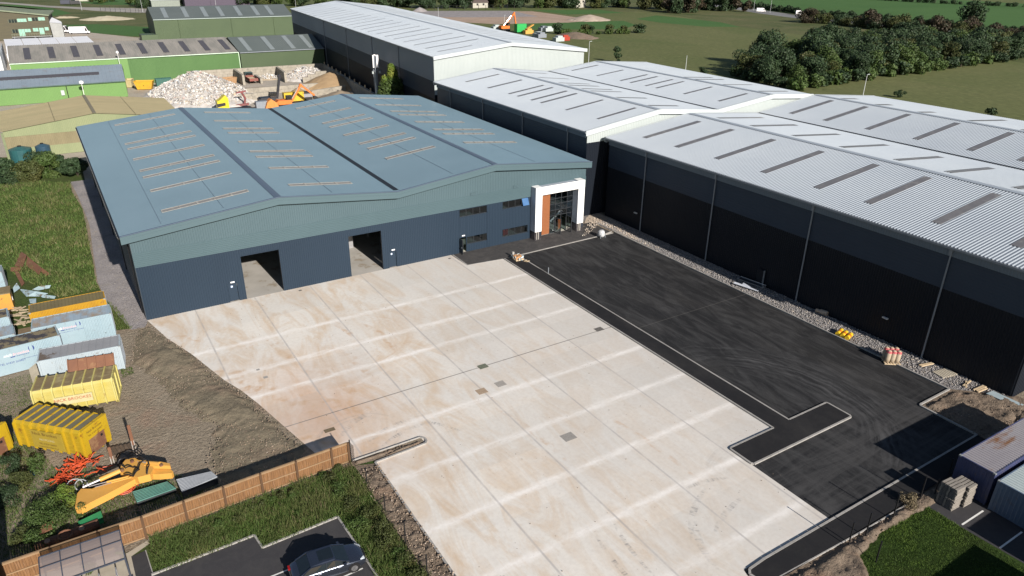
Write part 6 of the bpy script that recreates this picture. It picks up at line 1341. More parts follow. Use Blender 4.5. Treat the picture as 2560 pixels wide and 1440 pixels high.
def excavator(label, cx, cy, pts, col, base, name='excavator', cabx=0, scale=1., body=True, lift=0, group=None):
    t = thing(name, label, 'excavator', (cx, cy, 0), 0, group)
    for s in (-1, 1):
        mb = MB(); y = cy+s*1.1*scale; P = []
        for k in range(16): a = k/16*6.283; P.append((cx+1.7*scale*math.copysign(min(1, abs(math.cos(a))*1.6), math.cos(a)), y-.3*scale, .45*scale+.45*scale*math.copysign(min(1, abs(math.sin(a))*1.3), math.sin(a))))
        mb.slab(P, (0, .6*scale, 0)); mb.build('track', BLACK, t)
    mb = MB(); mb.box(cx-2.*scale, cy-1.25*scale, 1.*scale, cx+1.5*scale, cy+1.25*scale, 2.1*scale); mb.box(cx-2.3*scale, cy-1.2*scale, 1.15*scale, cx-2.*scale, cy+1.2*scale, 1.9*scale); mb.build('body', base, t)
    mb = MB(); mb.box(cx+.2*scale, cy-1.3*scale, 2.1*scale, cx+1.6*scale, cy-.3*scale, 3.2*scale); c = mb.build('cab', BLACK, t); mb = MB(); mb.box(cx+.15*scale, cy-1.34*scale, 2.3*scale, cx+1.5*scale, cy-1.3*scale, 3.05*scale); mb.build('cab_window', GLASS, c)
    names = ['boom', 'dipper', 'bucket']
    for k in range(len(pts)-1):
        w = (.62, .45, .8)[min(k, 2)]*scale; p, q = pts[k], pts[k+1]; mb = MB()
        if k < 2: mb.bar(p, q, .45*scale, w, up=(0, 1, 0.01)); mb.tube([tuple(np.array(q)+(0, -.3, 0)), tuple(np.array(q)+(0, .3, 0))], w*.6, 10)
        else: d = np.array(q)-np.array(p); mb.slab([p, tuple(np.array(p)+d*.9+(.5, 0, .1)), tuple(np.array(p)+d*1.0+(.2, 0, -.5)), tuple(np.array(p)+d*.5+(-.6, 0, -.5))], (0, .9, 0))
        b = mb.build(names[min(k, 2)], col if k < 2 else BLACK, t)
        if k < 2: mb = MB(); u = np.array((0, -.05, .5*scale)); mb.tube([tuple(np.array(p)+u), tuple(np.array(lerp(p, q, .75))+u*.7)], .12*scale, 8); mb.build('ram', CHROME, b)
    return t
PL_O = paint('plant_orange', (.62, .17, .03), (.56, .14, .02), lo=.7, hi=.8)
excavator('orange excavator with raised bent arm standing behind the new unit', 47.4, 114, [(48.9, 113, 1.6), (51.7, 113, 5.6), (54.9, 113, 2.9), (56., 113, 1.6)], PL_O, PL_O)
excavator('black material handler with upright telescopic mast behind the new unit', 44.3, 118., [(46.3, 117.2, 2.), (47.6, 117.2, 7.6)], M('plant_black', (.018, .018, .025), None, 2, .4), M('plant_charcoal', (.03, .032, .04), None, 2, .5), 'material_handler', scale=1.15)
t = thing('generator', 'yellow engine box with dark grille behind the orange excavator', 'generator', (51.6, 119.5, 0)); mb = MB(); mb.box(48.6, 118.6, .6, 54., 120.4, 2.9); mb.build('body', paint('gen_yellow', (.60, .40, .02), (.52, .34, .02)), t); mb = MB(); mb.box(54., 118.7, .6, 56.2, 120.2, 2.8); mb.build('engine', BLACK, t); mb = MB(); mb.box(53.9, 118.5, 1.4, 56.3, 118.68, 2.3); mb.build('grille', CHROME, t)
t = thing('truck', 'bright yellow truck cab with dark windscreen behind the back edge of the new roof', 'truck', (32, 113, 0)); YC_ = M('cab_yellow', (.62, .50, .02), None, 2, .4); mb = MB(); mb.slab([(30.3, 112, .6), (33., 112, .6), (33., 112, 3.9), (32.4, 112, 4.7), (30.9, 112, 3.5), (30.3, 112, 3.3)], (0, 2.3, 0)); c = mb.build('cab', YC_, t)
mb = MB(); mb.slab([(30.28, 111.97, 1.9), (32.2, 111.97, 2.2), (32.2, 111.97, 2.9), (30.28, 111.97, 2.7)], (0, .5, 0)); mb.build('window', BLACK, c); mb = MB(); mb.box(33., 112.2, .8, 38.5, 114.2, 1.2); mb.build('chassis', BLACK, t)
for x in (31.2, 36, 37.6): mb = MB(); mb.tube([(x, 111.9, .5), (x, 112.4, .5)], .5, 14); mb.build('wheel', BLACK, t)
t = thing('grapple', 'dark red grapple arm standing by the lower block wall', 'grapple', (37.5, 121, 0)); mb = MB(); GR = M('grapple_red', (.25, .06, .06), (.10, .06, .06), 2, .6); mb.tube([(38.6, 121, .6), (39., 121, 2.), (38.3, 121, 3.6)], .28, 8); mb.bar((36.8, 121, 3.6), (39.4, 121, 3.9), .4, .35); mb.build('arm', GR, t); mb = MB(); mb.bar((36, 120.5, .5), (39.6, 120.5, .6), .6, .5); mb.build('base', GR, t)
t = thing('baler', 'grey machine frame with an orange tarpaulin behind the new roof valley', 'machine', (42, 112, 0)); mb = MB(); mb.box(39.6, 112, .2, 42.6, 113.6, 2.4); mb.build('frame', PIPE, t); mb = MB(); mb.slab([(41.5, 111, .4), (45.2, 111, .4), (44.6, 111, 2.), (43.2, 111, 3.), (42.2, 111, 2.2)], (0, 2, 0)); mb.build('tarpaulin', M('tarp_orange', (.55, .22, .05), (.48, .17, .03), 2, .6), t)
t = thing('tank', 'big blue-green round water tank against the tan-roofed shed', 'tank', (-11.3, 84.3, 0), 0, 'water tanks by the tan shed'); TK = M('tank_teal', (.025, .10, .105), (.02, .075, .085), 1, .4)
mb = MB(); mb.tube([(-11.3, 84.6, 0), (-11.3, 84.6, 2.3), (-11.3, 84.6, 2.75)], [1.9, 1.9, .5], 24); mb.build('shell', TK, t); mb = MB(); mb.tube([(-11.3, 84.6, 2.7), (-11.3, 84.6, 2.9)], .35, 10); mb.build('lid', BLACK, t)
t = thing('tank', 'slimmer dark blue round tank right of the big one', 'tank', (-7.6, 84.2, 0), 0, 'water tanks by the tan shed'); mb = MB(); mb.tube([(-7.6, 84.3, 0), (-7.6, 84.3, 2.5), (-7.6, 84.3, 2.9)], [1.25, 1.25, .35], 20); mb.build('shell', M('tank_blue', (.03, .07, .11), None, 1, .4), t); mb = MB(); mb.tube([(-7.6, 84.3, 2.85), (-7.6, 84.3, 3.05)], .3, 10); mb.build('lid', BLACK, t)
# mobile phone mast
t = thing('phone_mast', 'grey telecoms mast with white antenna panels beside the tree', 'mast', (68.3, 101.7, 0)); mb = MB(); mb.tube([(68.3, 101.7, 0), (68.3, 101.7, 7.2), (68.3, 101.7, 9.6)], [.42, .36, .3], 14); mb.build('pole', M('mast_grey', (.40, .46, .47), None, 2, .5), t)
mb = MB()
for k in range(6): a = k*1.05; mb.tube([(68.3+.55*math.cos(a), 101.7+.55*math.sin(a), 6.), (68.3+.55*math.cos(a), 101.7+.55*math.sin(a), 9.9)], .05, 6)
mb.tube([(68.3, 101.7, 9.6), (68.3, 101.7, 13.4)], .12, 8); mb.box(67.6, 101.2, 9.5, 69., 102.2, 9.6); mb.build('headframe', PIPE, t)
for x, y in ((67.65, 101.2), (68.75, 101.15), (68.5, 102.3)):
    mb = MB(); mb.box(x-(.28 if x > 68 else .16), y-.15, 10.4, x+(.28 if x > 68 else .16), y+.15, 13.5); mb.build('antenna', WHITE_INK, t)
for x in (67.35, 69.3): mb = MB(); mb.box(x-.2, 101., 8.9, x+.2, 101.4, 9.5); mb.build('dish_box', W_WHITE, t)
# lamp posts
def lamp(px, h, label, arm=(1.1, 0), group='lamp posts', r=.09, dbl=False):
    b = G(*px); t = thing('street_lamp', label, 'street lamp', b, 0, group); mb = MB(); mb.tube([b, (b[0], b[1], h)], [r*1.3, r*.8], 8); mb.build('column', M('lamp_column', (.50, .52, .53), None, 2, .5) if 'lamp_column' not in bpy.data.materials else bpy.data.materials['lamp_column'], t)
    mb = MB(); mb.bar((b[0], b[1], h), (b[0]+arm[0], b[1]+arm[1], h+.08), .3, .14)
    mb.build('lamp_head', W_WHITE, t)
lamp((2157, 240), 6.2, 'tall thin lamp post beyond the roofs, in front of the copse'); lamp((1471, 160), 8.2, 'lamp post at the right corner of the farthest white-roofed unit')
lamp((1713, 182), 5.8, 'lamp post beyond the middle unit, on the mown field', (0, 0)); lamp((1096, 42), 6., 'lamp post behind the long far roof, by the gravel pad', (0, 0)); lamp((1261, 64), 5.8, 'lamp post beside the far orange excavator', (.9, 0))
lamp((205, 26), 9, 'lamp post by the far road behind the office', (1.2, 0)); lamp((357, 30), 9.5, 'lamp post at the left corner of the moss green hall', (1.2, 0)); lamp((740, 20), 8, 'lamp post just right of the moss green hall roof', (0, 0)); lamp((541, 22), 12, 'lamp post behind the middle of the moss green hall', (0, 0))
lamp((1925, 32), 10, 'lamp post by the white van on the dual carriageway', (1.5, 0)); lamp((1884, 26), 10, 'lamp post left of the white van on the dual carriageway', (1.5, 0)); lamp((1815, 18), 9, 'leftmost lamp post on the dual carriageway', (1.5, 0))
t = thing('light_pole', 'thin pale pole with round white globe in front of the blue-roofed shed', 'light pole', (6.1, 147, 0)); gb = onY(203, 206, 147); mb = MB(); mb.tube([(gb[0], 147, 0), (gb[0], 147, gb[2])], .07, 6); mb.build('column', WHITE_INK, t); mb = MB(); mb.tube([(gb[0], 147, gb[2]-.45), (gb[0], 147, gb[2]-.25), (gb[0], 147, gb[2]+.25), (gb[0], 147, gb[2]+.45)], [.2, .55, .55, .2], 12); mb.build('globe', WHITE_INK, t)
t = thing('light_pole', 'small pole with round white globe at the colour change of the long shed wall', 'light pole', (17.5, 172.5, 0)); gb = onY(293, 131, 172.5); mb = MB(); mb.tube([(gb[0], 172.5, 0), (gb[0], 172.5, gb[2])], .06, 6); mb.build('column', WHITE_INK, t); mb = MB(); mb.tube([(gb[0], 172.5, gb[2]-.4), (gb[0], 172.5, gb[2]), (gb[0], 172.5, gb[2]+.4)], [.2, .45, .2], 12); mb.build('globe', WHITE_INK, t)
t = thing('scaffold_pole', 'tall thin pale pole at the right end of the dark green shed', 'pole', (79.6, 176, 0)); a = onY(809, 90, 176); mb = MB(); mb.tube([(80.3, 176, 0), (a[0], 176, a[2])], .12, 6); mb.build('column', PIPE, t)
# vans and far vehicles
def van(label, cx, cy, rz, s=1., mat=WHITE_INK, group='white vans', name='van', L_=5.2, H=2.2):
    t = thing(name, label, 'van', (cx, cy, 0), rz, group); l = L_/2; mb = MB(); P = [(-l, -1, .45), (l, -1, .45), (l, -1, 1.0), (l-.5, -1, 1.25), (l-1.35, -1, H-.15), (l-1.9, -1, H), (-l+.1, -1, H), (-l, -1, H-.2)]; mb.slab(P, (0, 2, 0)); mb.build('body', mat, t, local=True)
    mb = MB(); mb.slab([(l-.55, -.9, 1.3), (l-1.28, -.85, H-.2), (l-1.28, .85, H-.2), (l-.55, .9, 1.3)], (.05, 0, .04)); mb.build('windscreen', BLACK, t, local=True)
    mb = MB(); mb.slab([(l-.8, -1.02, 1.3), (l-1.9, -1.02, 1.3), (l-1.9, -1.02, H-.4), (l-1.45, -1.02, H-.4)], (0, .03, 0)); mb.build('side_window', BLACK, t, local=True)
    for x in (-l+.95, l-.95):
        for y in (-1.02, .8): mb = MB(); mb.tube([(x, y, .36), (x, y+.22, .36)], .36, 14); mb.build('wheel', BLACK, t, local=True)
    return t
van('white van parked side-on near the office, right of the other van', 13.5, 358, R(-12), L_=9, H=3.4); van('white van parked tight against the white gabled store', 7.2, 368, R(-40), L_=5, H=3.3); van('white van cut by the left photo edge beside the tan-roofed shed', -18.2, 92, R(-80), L_=6, H=2.6)
p = G(1902, 30); van('white van driving on the far dual carriageway', p[0], p[1], R(-40), L_=7, H=3.); p = G(1997, 38); van('white box van half hidden by the roadside hedge', p[0], p[1], R(-40), L_=5, H=3.4)
p = G(168, 11); van('dark pickup parked on the far road behind the office', p[0], p[1], 0, mat=M('pickup_dark', (.03, .035, .06), None, 2, .4), group='dark vehicles on the far road', name='pickup', L_=9, H=3.2); p = G(190, 11); van('black car in front of the dark pickup on the far road', p[0], p[1], 0, mat=M('car_black', (.02, .02, .025), None, 2, .4), group='dark vehicles on the far road', name='parked_car', L_=8, H=2.9)
# far plant yard beyond the long roof
p = G(1262, 78); excavator('far orange excavator with bent arm beyond the long white roof', p[0], p[1], [(p[0]-1, p[1], 2), (p[0]+6, p[1], 9.3), (p[0]+7.5, p[1], 1.5)], PL_O, PL_O, scale=1.4)
p = G(1302, 82); t = thing('screening_machine', 'bright green screening machine beyond the long white roof', 'machine', p); mb = MB(); mb.box(p[0]-3, p[1]-1, .5, p[0]+3, p[1]+2, 4.6); mb.build('body', M('machine_green', (.02, .36, .08), None, 2, .5), t); mb = MB(); mb.bar((p[0]+2, p[1], 1), (p[0]+8, p[1], 4), 1.6, .4); mb.build('conveyor', CAT_Y, t)
for k, (px, py, mat) in enumerate(((1240, 74, W_WHITE), (1255, 76, PIPE), (1320, 84, CAT_Y), (1345, 92, W_WHITE), (1352, 94, PIPE), (1396, 103, W_WHITE), (1410, 101, RED_INK), (1370, 78, W_WHITE), (1358, 77, PIPE))):
    p = G(px, py); mb = MB(); mb.box(p[0]-2.5, p[1]-1.5, 0, p[0]+2.5, p[1]+1.5, 1.8); mb.box(p[0]-1.2, p[1]-1.3, 1.8, p[0]+1.6, p[1]+1.3, 2.6); o = mb.build('stacked_goods', mat, loc=(p[0], p[1], 0)); tag(o, 'pile of stacked goods number', 'stacked goods', 'stacked goods beyond the long white roof'); o['label'] = ['pale wrapped goods left of the far orange excavator', 'dark goods just behind the far orange excavator', 'yellow machine right of the green screener', 'pale goods nearest the right of the green screener', 'grey goods beside the pale ones by the long roof', 'white goods near the corner of the long white roof', 'dark red goods near the corner of the long white roof', 'pale pile beyond the ditch near the first bush', 'dark pile beyond the ditch near the first bush'][k]
for nm, px, py, rx, ry, h, m_, lb in (('rubble_heap', 1473, 50, 15, 12, 3.5, M('rubble_pink', (.40, .33, .27), (.30, .24, .19), .3, .9), 'pale rubble heap on the field beyond the brown earth'), ('rubble_heap', 268, 48, 15, 12, 1.9, M('rubble_cream', (.50, .45, .33), (.40, .34, .24), .3, .9), 'long cream rubble heap on the meadow left of the moss green hall'), ('rubble_heap', 168, 44, 7, 5, 1.0, M('rubble_cream2', (.46, .40, .28), None, .3, .9), 'small cream rubble heap behind the office'), ('soil_heap', 1440, 92, 9, 14, 2.6, M_SOILD, 'brown soil heap on the field edge right of the long roof'), ('gravel_heap', 1050, 28, 6, 5, 3, M_GRAV, 'small grey gravel heap at the left of the far pad')):
    p = G(px, py); heap(nm, lb, 'heap', p[0], p[1], rx, ry, h, m_, .5, .3, .8)
p = G(420, 20); t = thing('site_cabin', 'pale flat-roofed cabin behind the left end of the moss green hall', 'cabin', p); mb = MB(); mb.box(p[0]-11, p[1], 0, p[0]+9, p[1]+8, 5.5); mb.build('wall', M('cabin_wall', (.22, .25, .22), None, 1, .7), t); mb = MB(); mb.box(p[0]-11.5, p[1]-.6, 5.5, p[0]+9.5, p[1]+8.5, 6.1); mb.build('roof', W_WHITE, t)
p = G(540, 19); t = thing('building', 'long low dark purple-grey building behind the moss green hall', 'building', p); mb = MB(); mb.box(p[0]-22, p[1], 0, p[0]+26, p[1]+14, 8); mb.build('wall', M('purple_wall', (.07, .055, .085), None, 1, .7), t); mb = MB(); mb.box(p[0]-22.5, p[1]-.5, 8, p[0]+26.5, p[1]+14, 8.6); mb.build('roof', M('purple_roof', (.13, .11, .14), None, 1, .7), t)
for px, py, w, h, lb in ((1190, 12, 12, 9, 'white rendered house half hidden in the far tree line above the gravel pad'), (1201, 20, 7, 4, 'low white outbuilding in front of the far white house'), (1452, 19, 5, 8, 'narrow cream house in the far tree line'), (205, 3, 5, 9, 'pale cottage wall among trees at the top left')):
    p = G(px, py); t = thing('house', lb, 'house', p); mb = MB(); mb.box(p[0]-w, p[1], 0, p[0]+w, p[1]+8, h); mb.build('wall', M('house_cream', (.40, .38, .33), None, 1, .7) if 'house_cream' not in bpy.data.materials else bpy.data.materials['house_cream'], t); mb = MB(); mb.slab([(p[0]-w-.5, p[1]-.5, h), (p[0]+w+.5, p[1]-.5, h), (p[0]+w+.5, p[1]+4, h+3.5), (p[0]-w-.5, p[1]+4, h+3.5)], (0, 0, .3)); mb.build('roof', M('house_slate', (.09, .07, .065), None, 1, .7) if 'house_slate' not in bpy.data.materials else bpy.data.materials['house_slate'], t)
    for k in (-.5, .3): mb = MB(); mb.box(p[0]+w*k, p[1]-.1, h*.5, p[0]+w*k+1.6, p[1]-.02, h*.5+1.5); mb.build('window', BLACK, t)
def far_fence(label, pts, h=2., n=14):
    P = [G2(*q) for q in pts]; t = thing('mesh_fence', label, 'fence', (*P[0], 0), 0, 'far mesh fences')
    for a, b in zip(P[:-1], P[1:]):
        for k in range(n):
            u = lerp(a, b, k/n); mb = MB(); mb.box(u[0]-.12, u[1]-.12, 0, u[0]+.12, u[1]+.12, h); mb.build('post', BLACK, t)
        mb = MB()
        for z in (h*.5, h): mb.bar((*a, z), (*b, z), .06)
        mb.build('rail', BLACK, t)
far_fence('dark mesh fence beside the far road left of the moss green hall', [(252, 27), (340, 32), (395, 36)], 3.4, 7); far_fence('grey mesh fence between the gravel pad and the far trees', [(1030, 27), (1320, 24)], 3.6, 16)
# ================================================================ VEGETATION
def leafmat(name, a, b, c, rough=.6, trans=.12, big=None):
    t = NT(name); g = t.n.new('ShaderNodeNewGeometry'); oi = t.n.new('ShaderNodeObjectInfo')
    k = t.mix(g.outputs['Random Per Island'], a, b)
    n = t.noise(None, .45, 3); k = t.mix(t.ramp(n, [(.45, 0.), (.62, .8)]), k, c)
    k = t.mix(t.math('MULTIPLY', oi.outputs['Random'], .45), k, big or tuple(x*.55 for x in a)); t.col(k); return t.done(rough, 0, .25)
LF_DARK = leafmat('leaves_dark', (0.0242, 0.0483, 0.021), (0.0418, 0.0713, 0.03), (0.0374, 0.0575, 0.024))
LF_OLIVE = leafmat('leaves_olive', (0.0462, 0.0638, 0.0198), (0.0704, 0.0858, 0.0264), (0.077, 0.077, 0.022), big=(.032, .032, .014))
LF_RED = leafmat('leaves_russet', (.042, .030, .020), (.062, .042, .027), (.036, .040, .018), big=(.024, .024, .014))
LF_MID = leafmat('leaves_mid', (0.044, 0.0792, 0.0198), (0.0682, 0.11, 0.0275), (0.0748, 0.1012, 0.0286))
LF_BRIGHT = leafmat('leaves_bright', (.075, .135, .022), (.12, .19, .03), (.19, .19, .03))
BARK = M('bark', (.07, .055, .04), (.05, .04, .03), 3, .9)
def leaf_cloud(cl, n, s, flat=.0, rg=rng):
    """cl: list of (x,y,z,rx,ry,rz) clumps; quads spread through their outer volume"""
    cl = np.array(cl); w = (cl[:, 3]*cl[:, 4]*cl[:, 5])**.66; idx = rg.choice(len(cl), n, p=w/w.sum()); c = cl[idx]
    d = rg.normal(size=(n, 3)); d /= np.linalg.norm(d, axis=1)[:, None]; r = rg.uniform(.45, 1.08, (n, 1))**.6
    P = c[:, :3]+d*r*c[:, 3:6]; nrm = d+rg.normal(size=(n, 3))*.55; nrm /= np.linalg.norm(nrm, axis=1)[:, None]
    a = np.cross(nrm, rg.normal(size=(n, 3))); a /= np.linalg.norm(a, axis=1)[:, None]; b = np.cross(nrm, a); sz = s*rg.uniform(.55, 1.35, (n, 1))
    a = a*sz; b = b*sz*.7; V = np.stack([P-a, P-b*.9+nrm*sz*.15, P+a, P+b], 1).reshape(-1, 3); return V, np.arange(4*n).reshape(-1, 4)
def crown_clumps(R_, H0, H1, n, rg=rng, cone=0.):
    cl = []
    for k in range(n):
        z = rg.uniform(0, 1); rr = R_*(math.sin(math.pi*(.12+.8*z))**.6)*(1-cone*z); a = rg.uniform(0, 6.28); q = rr*rg.uniform(.25, .8); s = R_*rg.uniform(.28, .48)
        cl.append((q*math.cos(a), q*math.sin(a), H0+(H1-H0)*z*.9+.1, s, s, s*.8))
    return cl
def tree(name, label, cat, x, y, R_, H, mat, n=900, s=.45, clumps=16, trunk=.2, H0=.25, group=None, cone=0., rg=None):
    rg = rg or rng; t = thing(name, label, cat, (x, y, 0), rg.uniform(0, 6), group); WM[t.name] = Matrix.Identity(4)
    V, F = leaf_cloud(crown_clumps(R_, H*H0, H, clumps, rg, cone), n, s, rg=rg); np_mesh('crown', V, F, mat, parent=t)
    mb = MB(); mb.tube([(0, 0, 0), (.1, 0, H*.35), (0, .1, H*.7)], [trunk, trunk*.7, trunk*.3], 7)
    for k in range(4): a = k*1.6; mb.tube([(0, 0, H*(.25+.1*k)), (R_*.5*math.cos(a), R_*.5*math.sin(a), H*(.5+.1*k))], [trunk*.5, trunk*.15], 5)
    mb.build('trunk', BARK, t, local=True); return t
def forest(kinds, spots, label, group, cat='tree', smin=.8, smax=1.25):
    first = {}
    for i, (x, y) in enumerate(spots):
        k = i % len(kinds); nm, R_, H, mat, n, s = kinds[k]; sc = rng.uniform(smin, smax); lb = label if isinstance(label, str) else label[k]
        if k not in first: o = tree(nm, lb, cat, x, y, R_, H, mat, n, s, group=group, H0=.08); first[k] = o
        else: o = dup(first[k], (x, y, 0), rng.uniform(0, 6.28), lb, group)
        o.scale = (sc, sc, sc*rng.uniform(.85, 1.15))
def line_spots(pts, step, jit, rows=1, gap=8):
    out = []; P = [G2(*q) for q in pts]
    for a, b in zip(P[:-1], P[1:]):
        L_ = math.dist(a, b); n = max(1, int(L_/step)); nx, ny = -(b[1]-a[1])/L_, (b[0]-a[0])/L_
        for r in range(rows):
            for k in range(n): u = lerp(a, b, (k+rng.uniform(-.3, .3)+.5*(r % 2))/n); out.append((u[0]+nx*gap*r+rng.normal(0, jit), u[1]+ny*gap*r+rng.normal(0, jit)))
    rng.shuffle(out); return [tuple(o) for o in out]
def poly_spots(P, step):
    xs = [p[0] for p in P]; ys = [p[1] for p in P]; out = []
    for x in np.arange(min(xs), max(xs), step):
        for y in np.arange(min(ys), max(ys), step):
            u, v = x+rng.uniform(-.4, .4)*step, y+rng.uniform(-.4, .4)*step
            if in_poly(np.array([u]), np.array([v]), P)[0]: out.append((u, v))
    rng.shuffle(out); return [tuple(o) for o in out]
# far tree line along the top of the photo
KF = [('broadleaf_tree', 8.5, 15, LF_DARK, 2800, .6), ('broadleaf_tree', 8, 13, LF_OLIVE, 2600, .56), ('broadleaf_tree', 9, 16, LF_DARK, 2800, .62), ('broadleaf_tree', 7, 12, LF_MID, 2400, .55)]
forest(KF, line_spots([(355, 19), (520, 17), (760, 16), (1000, 20), (1130, 21), (1300, 20), (1560, 20), (1700, 26)], 13, 2.5, 2, 14), ['dark tree in the tree line along the top of the photo', 'olive brown tree in the tree line along the top of the photo', 'tall dark tree in the tree line along the top of the photo', 'fresh green tree in the tree line along the top of the photo'], 'far tree line', smin=.75, smax=1.15)
forest([('roadside_tree', 5.5, 10, LF_RED, 1100, .65), ('roadside_tree', 6, 11, LF_DARK, 1200, .7)], line_spots([(1700, 34), (1790, 22), (1830, 30)], 11, 3, 2, 9), ['russet tree by the start of the dual carriageway', 'dark tree by the start of the dual carriageway'], 'trees by the start of the dual carriageway')
forest([('meadow_tree', 4, 9, LF_MID, 900, .6), ('meadow_tree', 3, 7, LF_OLIVE, 800, .5)], [G2(248, 9), (G2(262, 6)), G2(285, 4), G2(325, 10), G2(340, 14), G2(228, 5)], ['slender green tree on the bright meadow at the top left', 'slender olive tree on the bright meadow at the top left'], 'trees on the bright top left meadow')
# hedge and russet trees by the dual carriageway
KH = [('hedge_tree', 6, 7, LF_RED, 2200, .38), ('hedge_tree', 5.5, 5.6, LF_DARK, 2200, .35), ('hedge_tree', 6, 6, LF_OLIVE, 2000, .38), ('hedge_tree', 5, 7, LF_RED, 2000, .38)]
lh = ['russet tree in the band between the two fields at the right', 'dark bush in the band between the two fields at the right', 'olive bush in the band between the two fields at the right', 'tall russet tree in the band between the two fields at the right']
forest(KH, line_spots([(2010, 56), (2100, 62), (2250, 80), (2400, 94), (2560, 114), (2640, 125)], 8, 2.5, 2, 10), lh, 'trees between the two right-hand fields')
forest([('hedge', 3.6, 3.6, LF_DARK, 700, .42)], line_spots([(1770, 9), (1900, 22), (2002, 35), (2137, 47), (2271, 58), (2439, 72), (2620, 90)], 5.5, .6), 'clipped dark hedge bush along the bright green field', 'hedge along the bright green field', 'hedge bush', .85, 1.15)
forest([('hedge', 3.2, 3., LF_DARK, 600, .4)], line_spots([(2140, -3), (2300, 6), (2420, 12), (2600, 19)], 6.5, .8), 'dark hedge bush at the far top edge of the bright green field', 'hedge at the top edge of the bright green field', 'hedge bush')
p = G(2427, 68); tree('field_tree', 'lone dark round tree standing in the bright green field', 'tree', p[0], p[1], 9.5, 14.5, LF_DARK, 2600, .7, 22, .5, .12)
# the copse
CP = [G2(1850, 192), G2(1915, 208), G2(1990, 222), G2(2150, 196), G2(2350, 170), G2(2560, 140), G2(2500, 118), G2(2350, 118), G2(2180, 118), G2(2060, 132), G2(1960, 150), G2(1880, 170)]
KC = [('copse_tree', 5.6, 8.2, LF_DARK, 3600, .30), ('copse_tree', 5.0, 7.2, LF_OLIVE, 3200, .29), ('copse_tree', 5.8, 8.8, LF_DARK, 3600, .31), ('copse_tree', 4.6, 6.8, LF_MID, 3000, .27)]
forest(KC, poly_spots(CP, 7.4), ['dark tree in the dense copse on the mown field', 'olive yellow tree in the dense copse on the mown field', 'tall dark tree in the dense copse on the mown field', 'fresh green tree in the dense copse on the mown field'], 'trees of the dense copse')
forest([('copse_shrub', 3.2, 3.6, LF_MID, 800, .36), ('copse_shrub', 3., 3.2, LF_DARK, 800, .34)], line_spots([(1845, 193), (1915, 210), (1990, 225), (2150, 199), (2350, 173), (2560, 143)], 4.6, 1.), ['green shrub along the near foot of the dense copse', 'dark shrub along the near foot of the dense copse'], 'shrubs at the foot of the copse', 'shrub')
forest([('field_bush', 3.2, 4.2, LF_DARK, 800, .38), ('field_bush', 2.6, 3.4, LF_OLIVE, 700, .35)], [G2(1396, 84), G2(1460, 84), G2(1474, 84), G2(1523, 82), G2(1598, 82), G2(1560, 83)], ['dark bush on the ditch line right of the far plant yard', 'low olive bush on the ditch line right of the far plant yard'], 'bushes on the ditch line')
forest([('hedge', 2.2, 1.8, LF_MID, 500, .35)], line_spots([(1400, 86), (1500, 85), (1600, 84)], 5, .6), 'low green weed clump along the ditch line', 'weeds along the ditch line', 'weed clump')
p = G(1540, 155); tree('conifer', 'small dark upright tree behind the ridge of the middle unit', 'tree', p[0], p[1], 2.2, 6.6, LF_DARK, 900, .3, 10, .12, .05, cone=.4)
for px, py, lb in ((1757, 183, 'small bush on the field just above the middle unit roof edge'), (2250, 243, 'small bush on the mown field right of the tall thin lamp post'), (2478, 292, 'small dark bush on the mown field at the far right roof edge')):
    p = G(px, py); tree('field_bush', lb, 'bush', p[0], p[1], 1.7, 2.2, LF_DARK, 500, .22, 8, .08, .05)
# yellow-green tree by the mast
rt = np.random.default_rng(3); t = thing('garden_tree', 'bushy tree with yellow-green top between the mast and the banded side wall', 'tree', (66.6, 88, 0)); WM[t.name] = Matrix.Identity(4)
V, F = leaf_cloud([(0, 0, 3.5, 3.3, 2.8, 3), (-1.5, -.5, 7.2, 1.7, 1.6, 2.4), (.9, -.3, 7.6, 2.3, 2, 2.6), (1.9, 0, 5.4, 2.2, 2, 2.4), (-2.4, 0, 5.6, 1.4, 1.2, 2.)], 6500, .24, rg=rt); np_mesh('crown', V, F, LF_MID, parent=t)
V, F = leaf_cloud([(.5, -.2, 10.2, 1.35, 1.2, 2.2), (.3, 0, 11.6, .9, .8, 1.4), (-1.6, 0, 9.2, .8, .8, 1.2)], 2400, .22, rg=rt); np_mesh('upper_crown', V, F, LF_BRIGHT, parent=t)
mb = MB(); mb.tube([(0, 0, 0), (.3, 0, 6), (.5, 0, 11)], [.22, .15, .05], 7); mb.build('trunk', BARK, t, local=True)
# near shrubs
def shrub(label, px, py, R_, H, mat, n, s=.1, z=0, cl=12, name='shrub', group=None):
    x, y = G2(px, py); t = thing(name, label, 'shrub', (x, y, 0), 0, group); WM[t.name] = Matrix.Identity(4); V, F = leaf_cloud([(c[0], c[1], max(.1, c[2]), c[3], c[4], c[5]) for c in crown_clumps(R_, 0, H, cl)], n, s); np_mesh('foliage', V, F, mat, parent=t)
    mb = MB()
    for k in range(5): a = k*1.26; mb.tube([(0, 0, 0), (R_*.4*math.cos(a), R_*.4*math.sin(a), H*.7)], [.04, .012], 5)
    mb.build('stems', BARK, t, local=True)
for i, (px, py, r_, h_, m_) in enumerate(((25, 455, 3.2, 3.2, LF_DARK), (75, 452, 3, 3., LF_OLIVE), (125, 440, 2.8, 3.6, LF_MID), (170, 430, 2.4, 3.4, LF_DARK), (195, 440, 2., 3., LF_DARK), (-10, 440, 3, 3, LF_DARK), (100, 425, 3, 3.2, LF_DARK))):
    shrub(['dark shrub at the left photo edge before the tan shed', 'olive shrub before the water tanks', 'taller green shrub before the tan shed gable', 'dark shrub left of the new unit rear corner', 'rightmost dark shrub touching the new unit rear corner', 'dark shrub cut by the left photo edge beside the tanks', 'dark shrub behind the olive one near the tanks'][i], px, py, r_, h_, m_, 5200, .16, group='shrub belt before the tan shed')
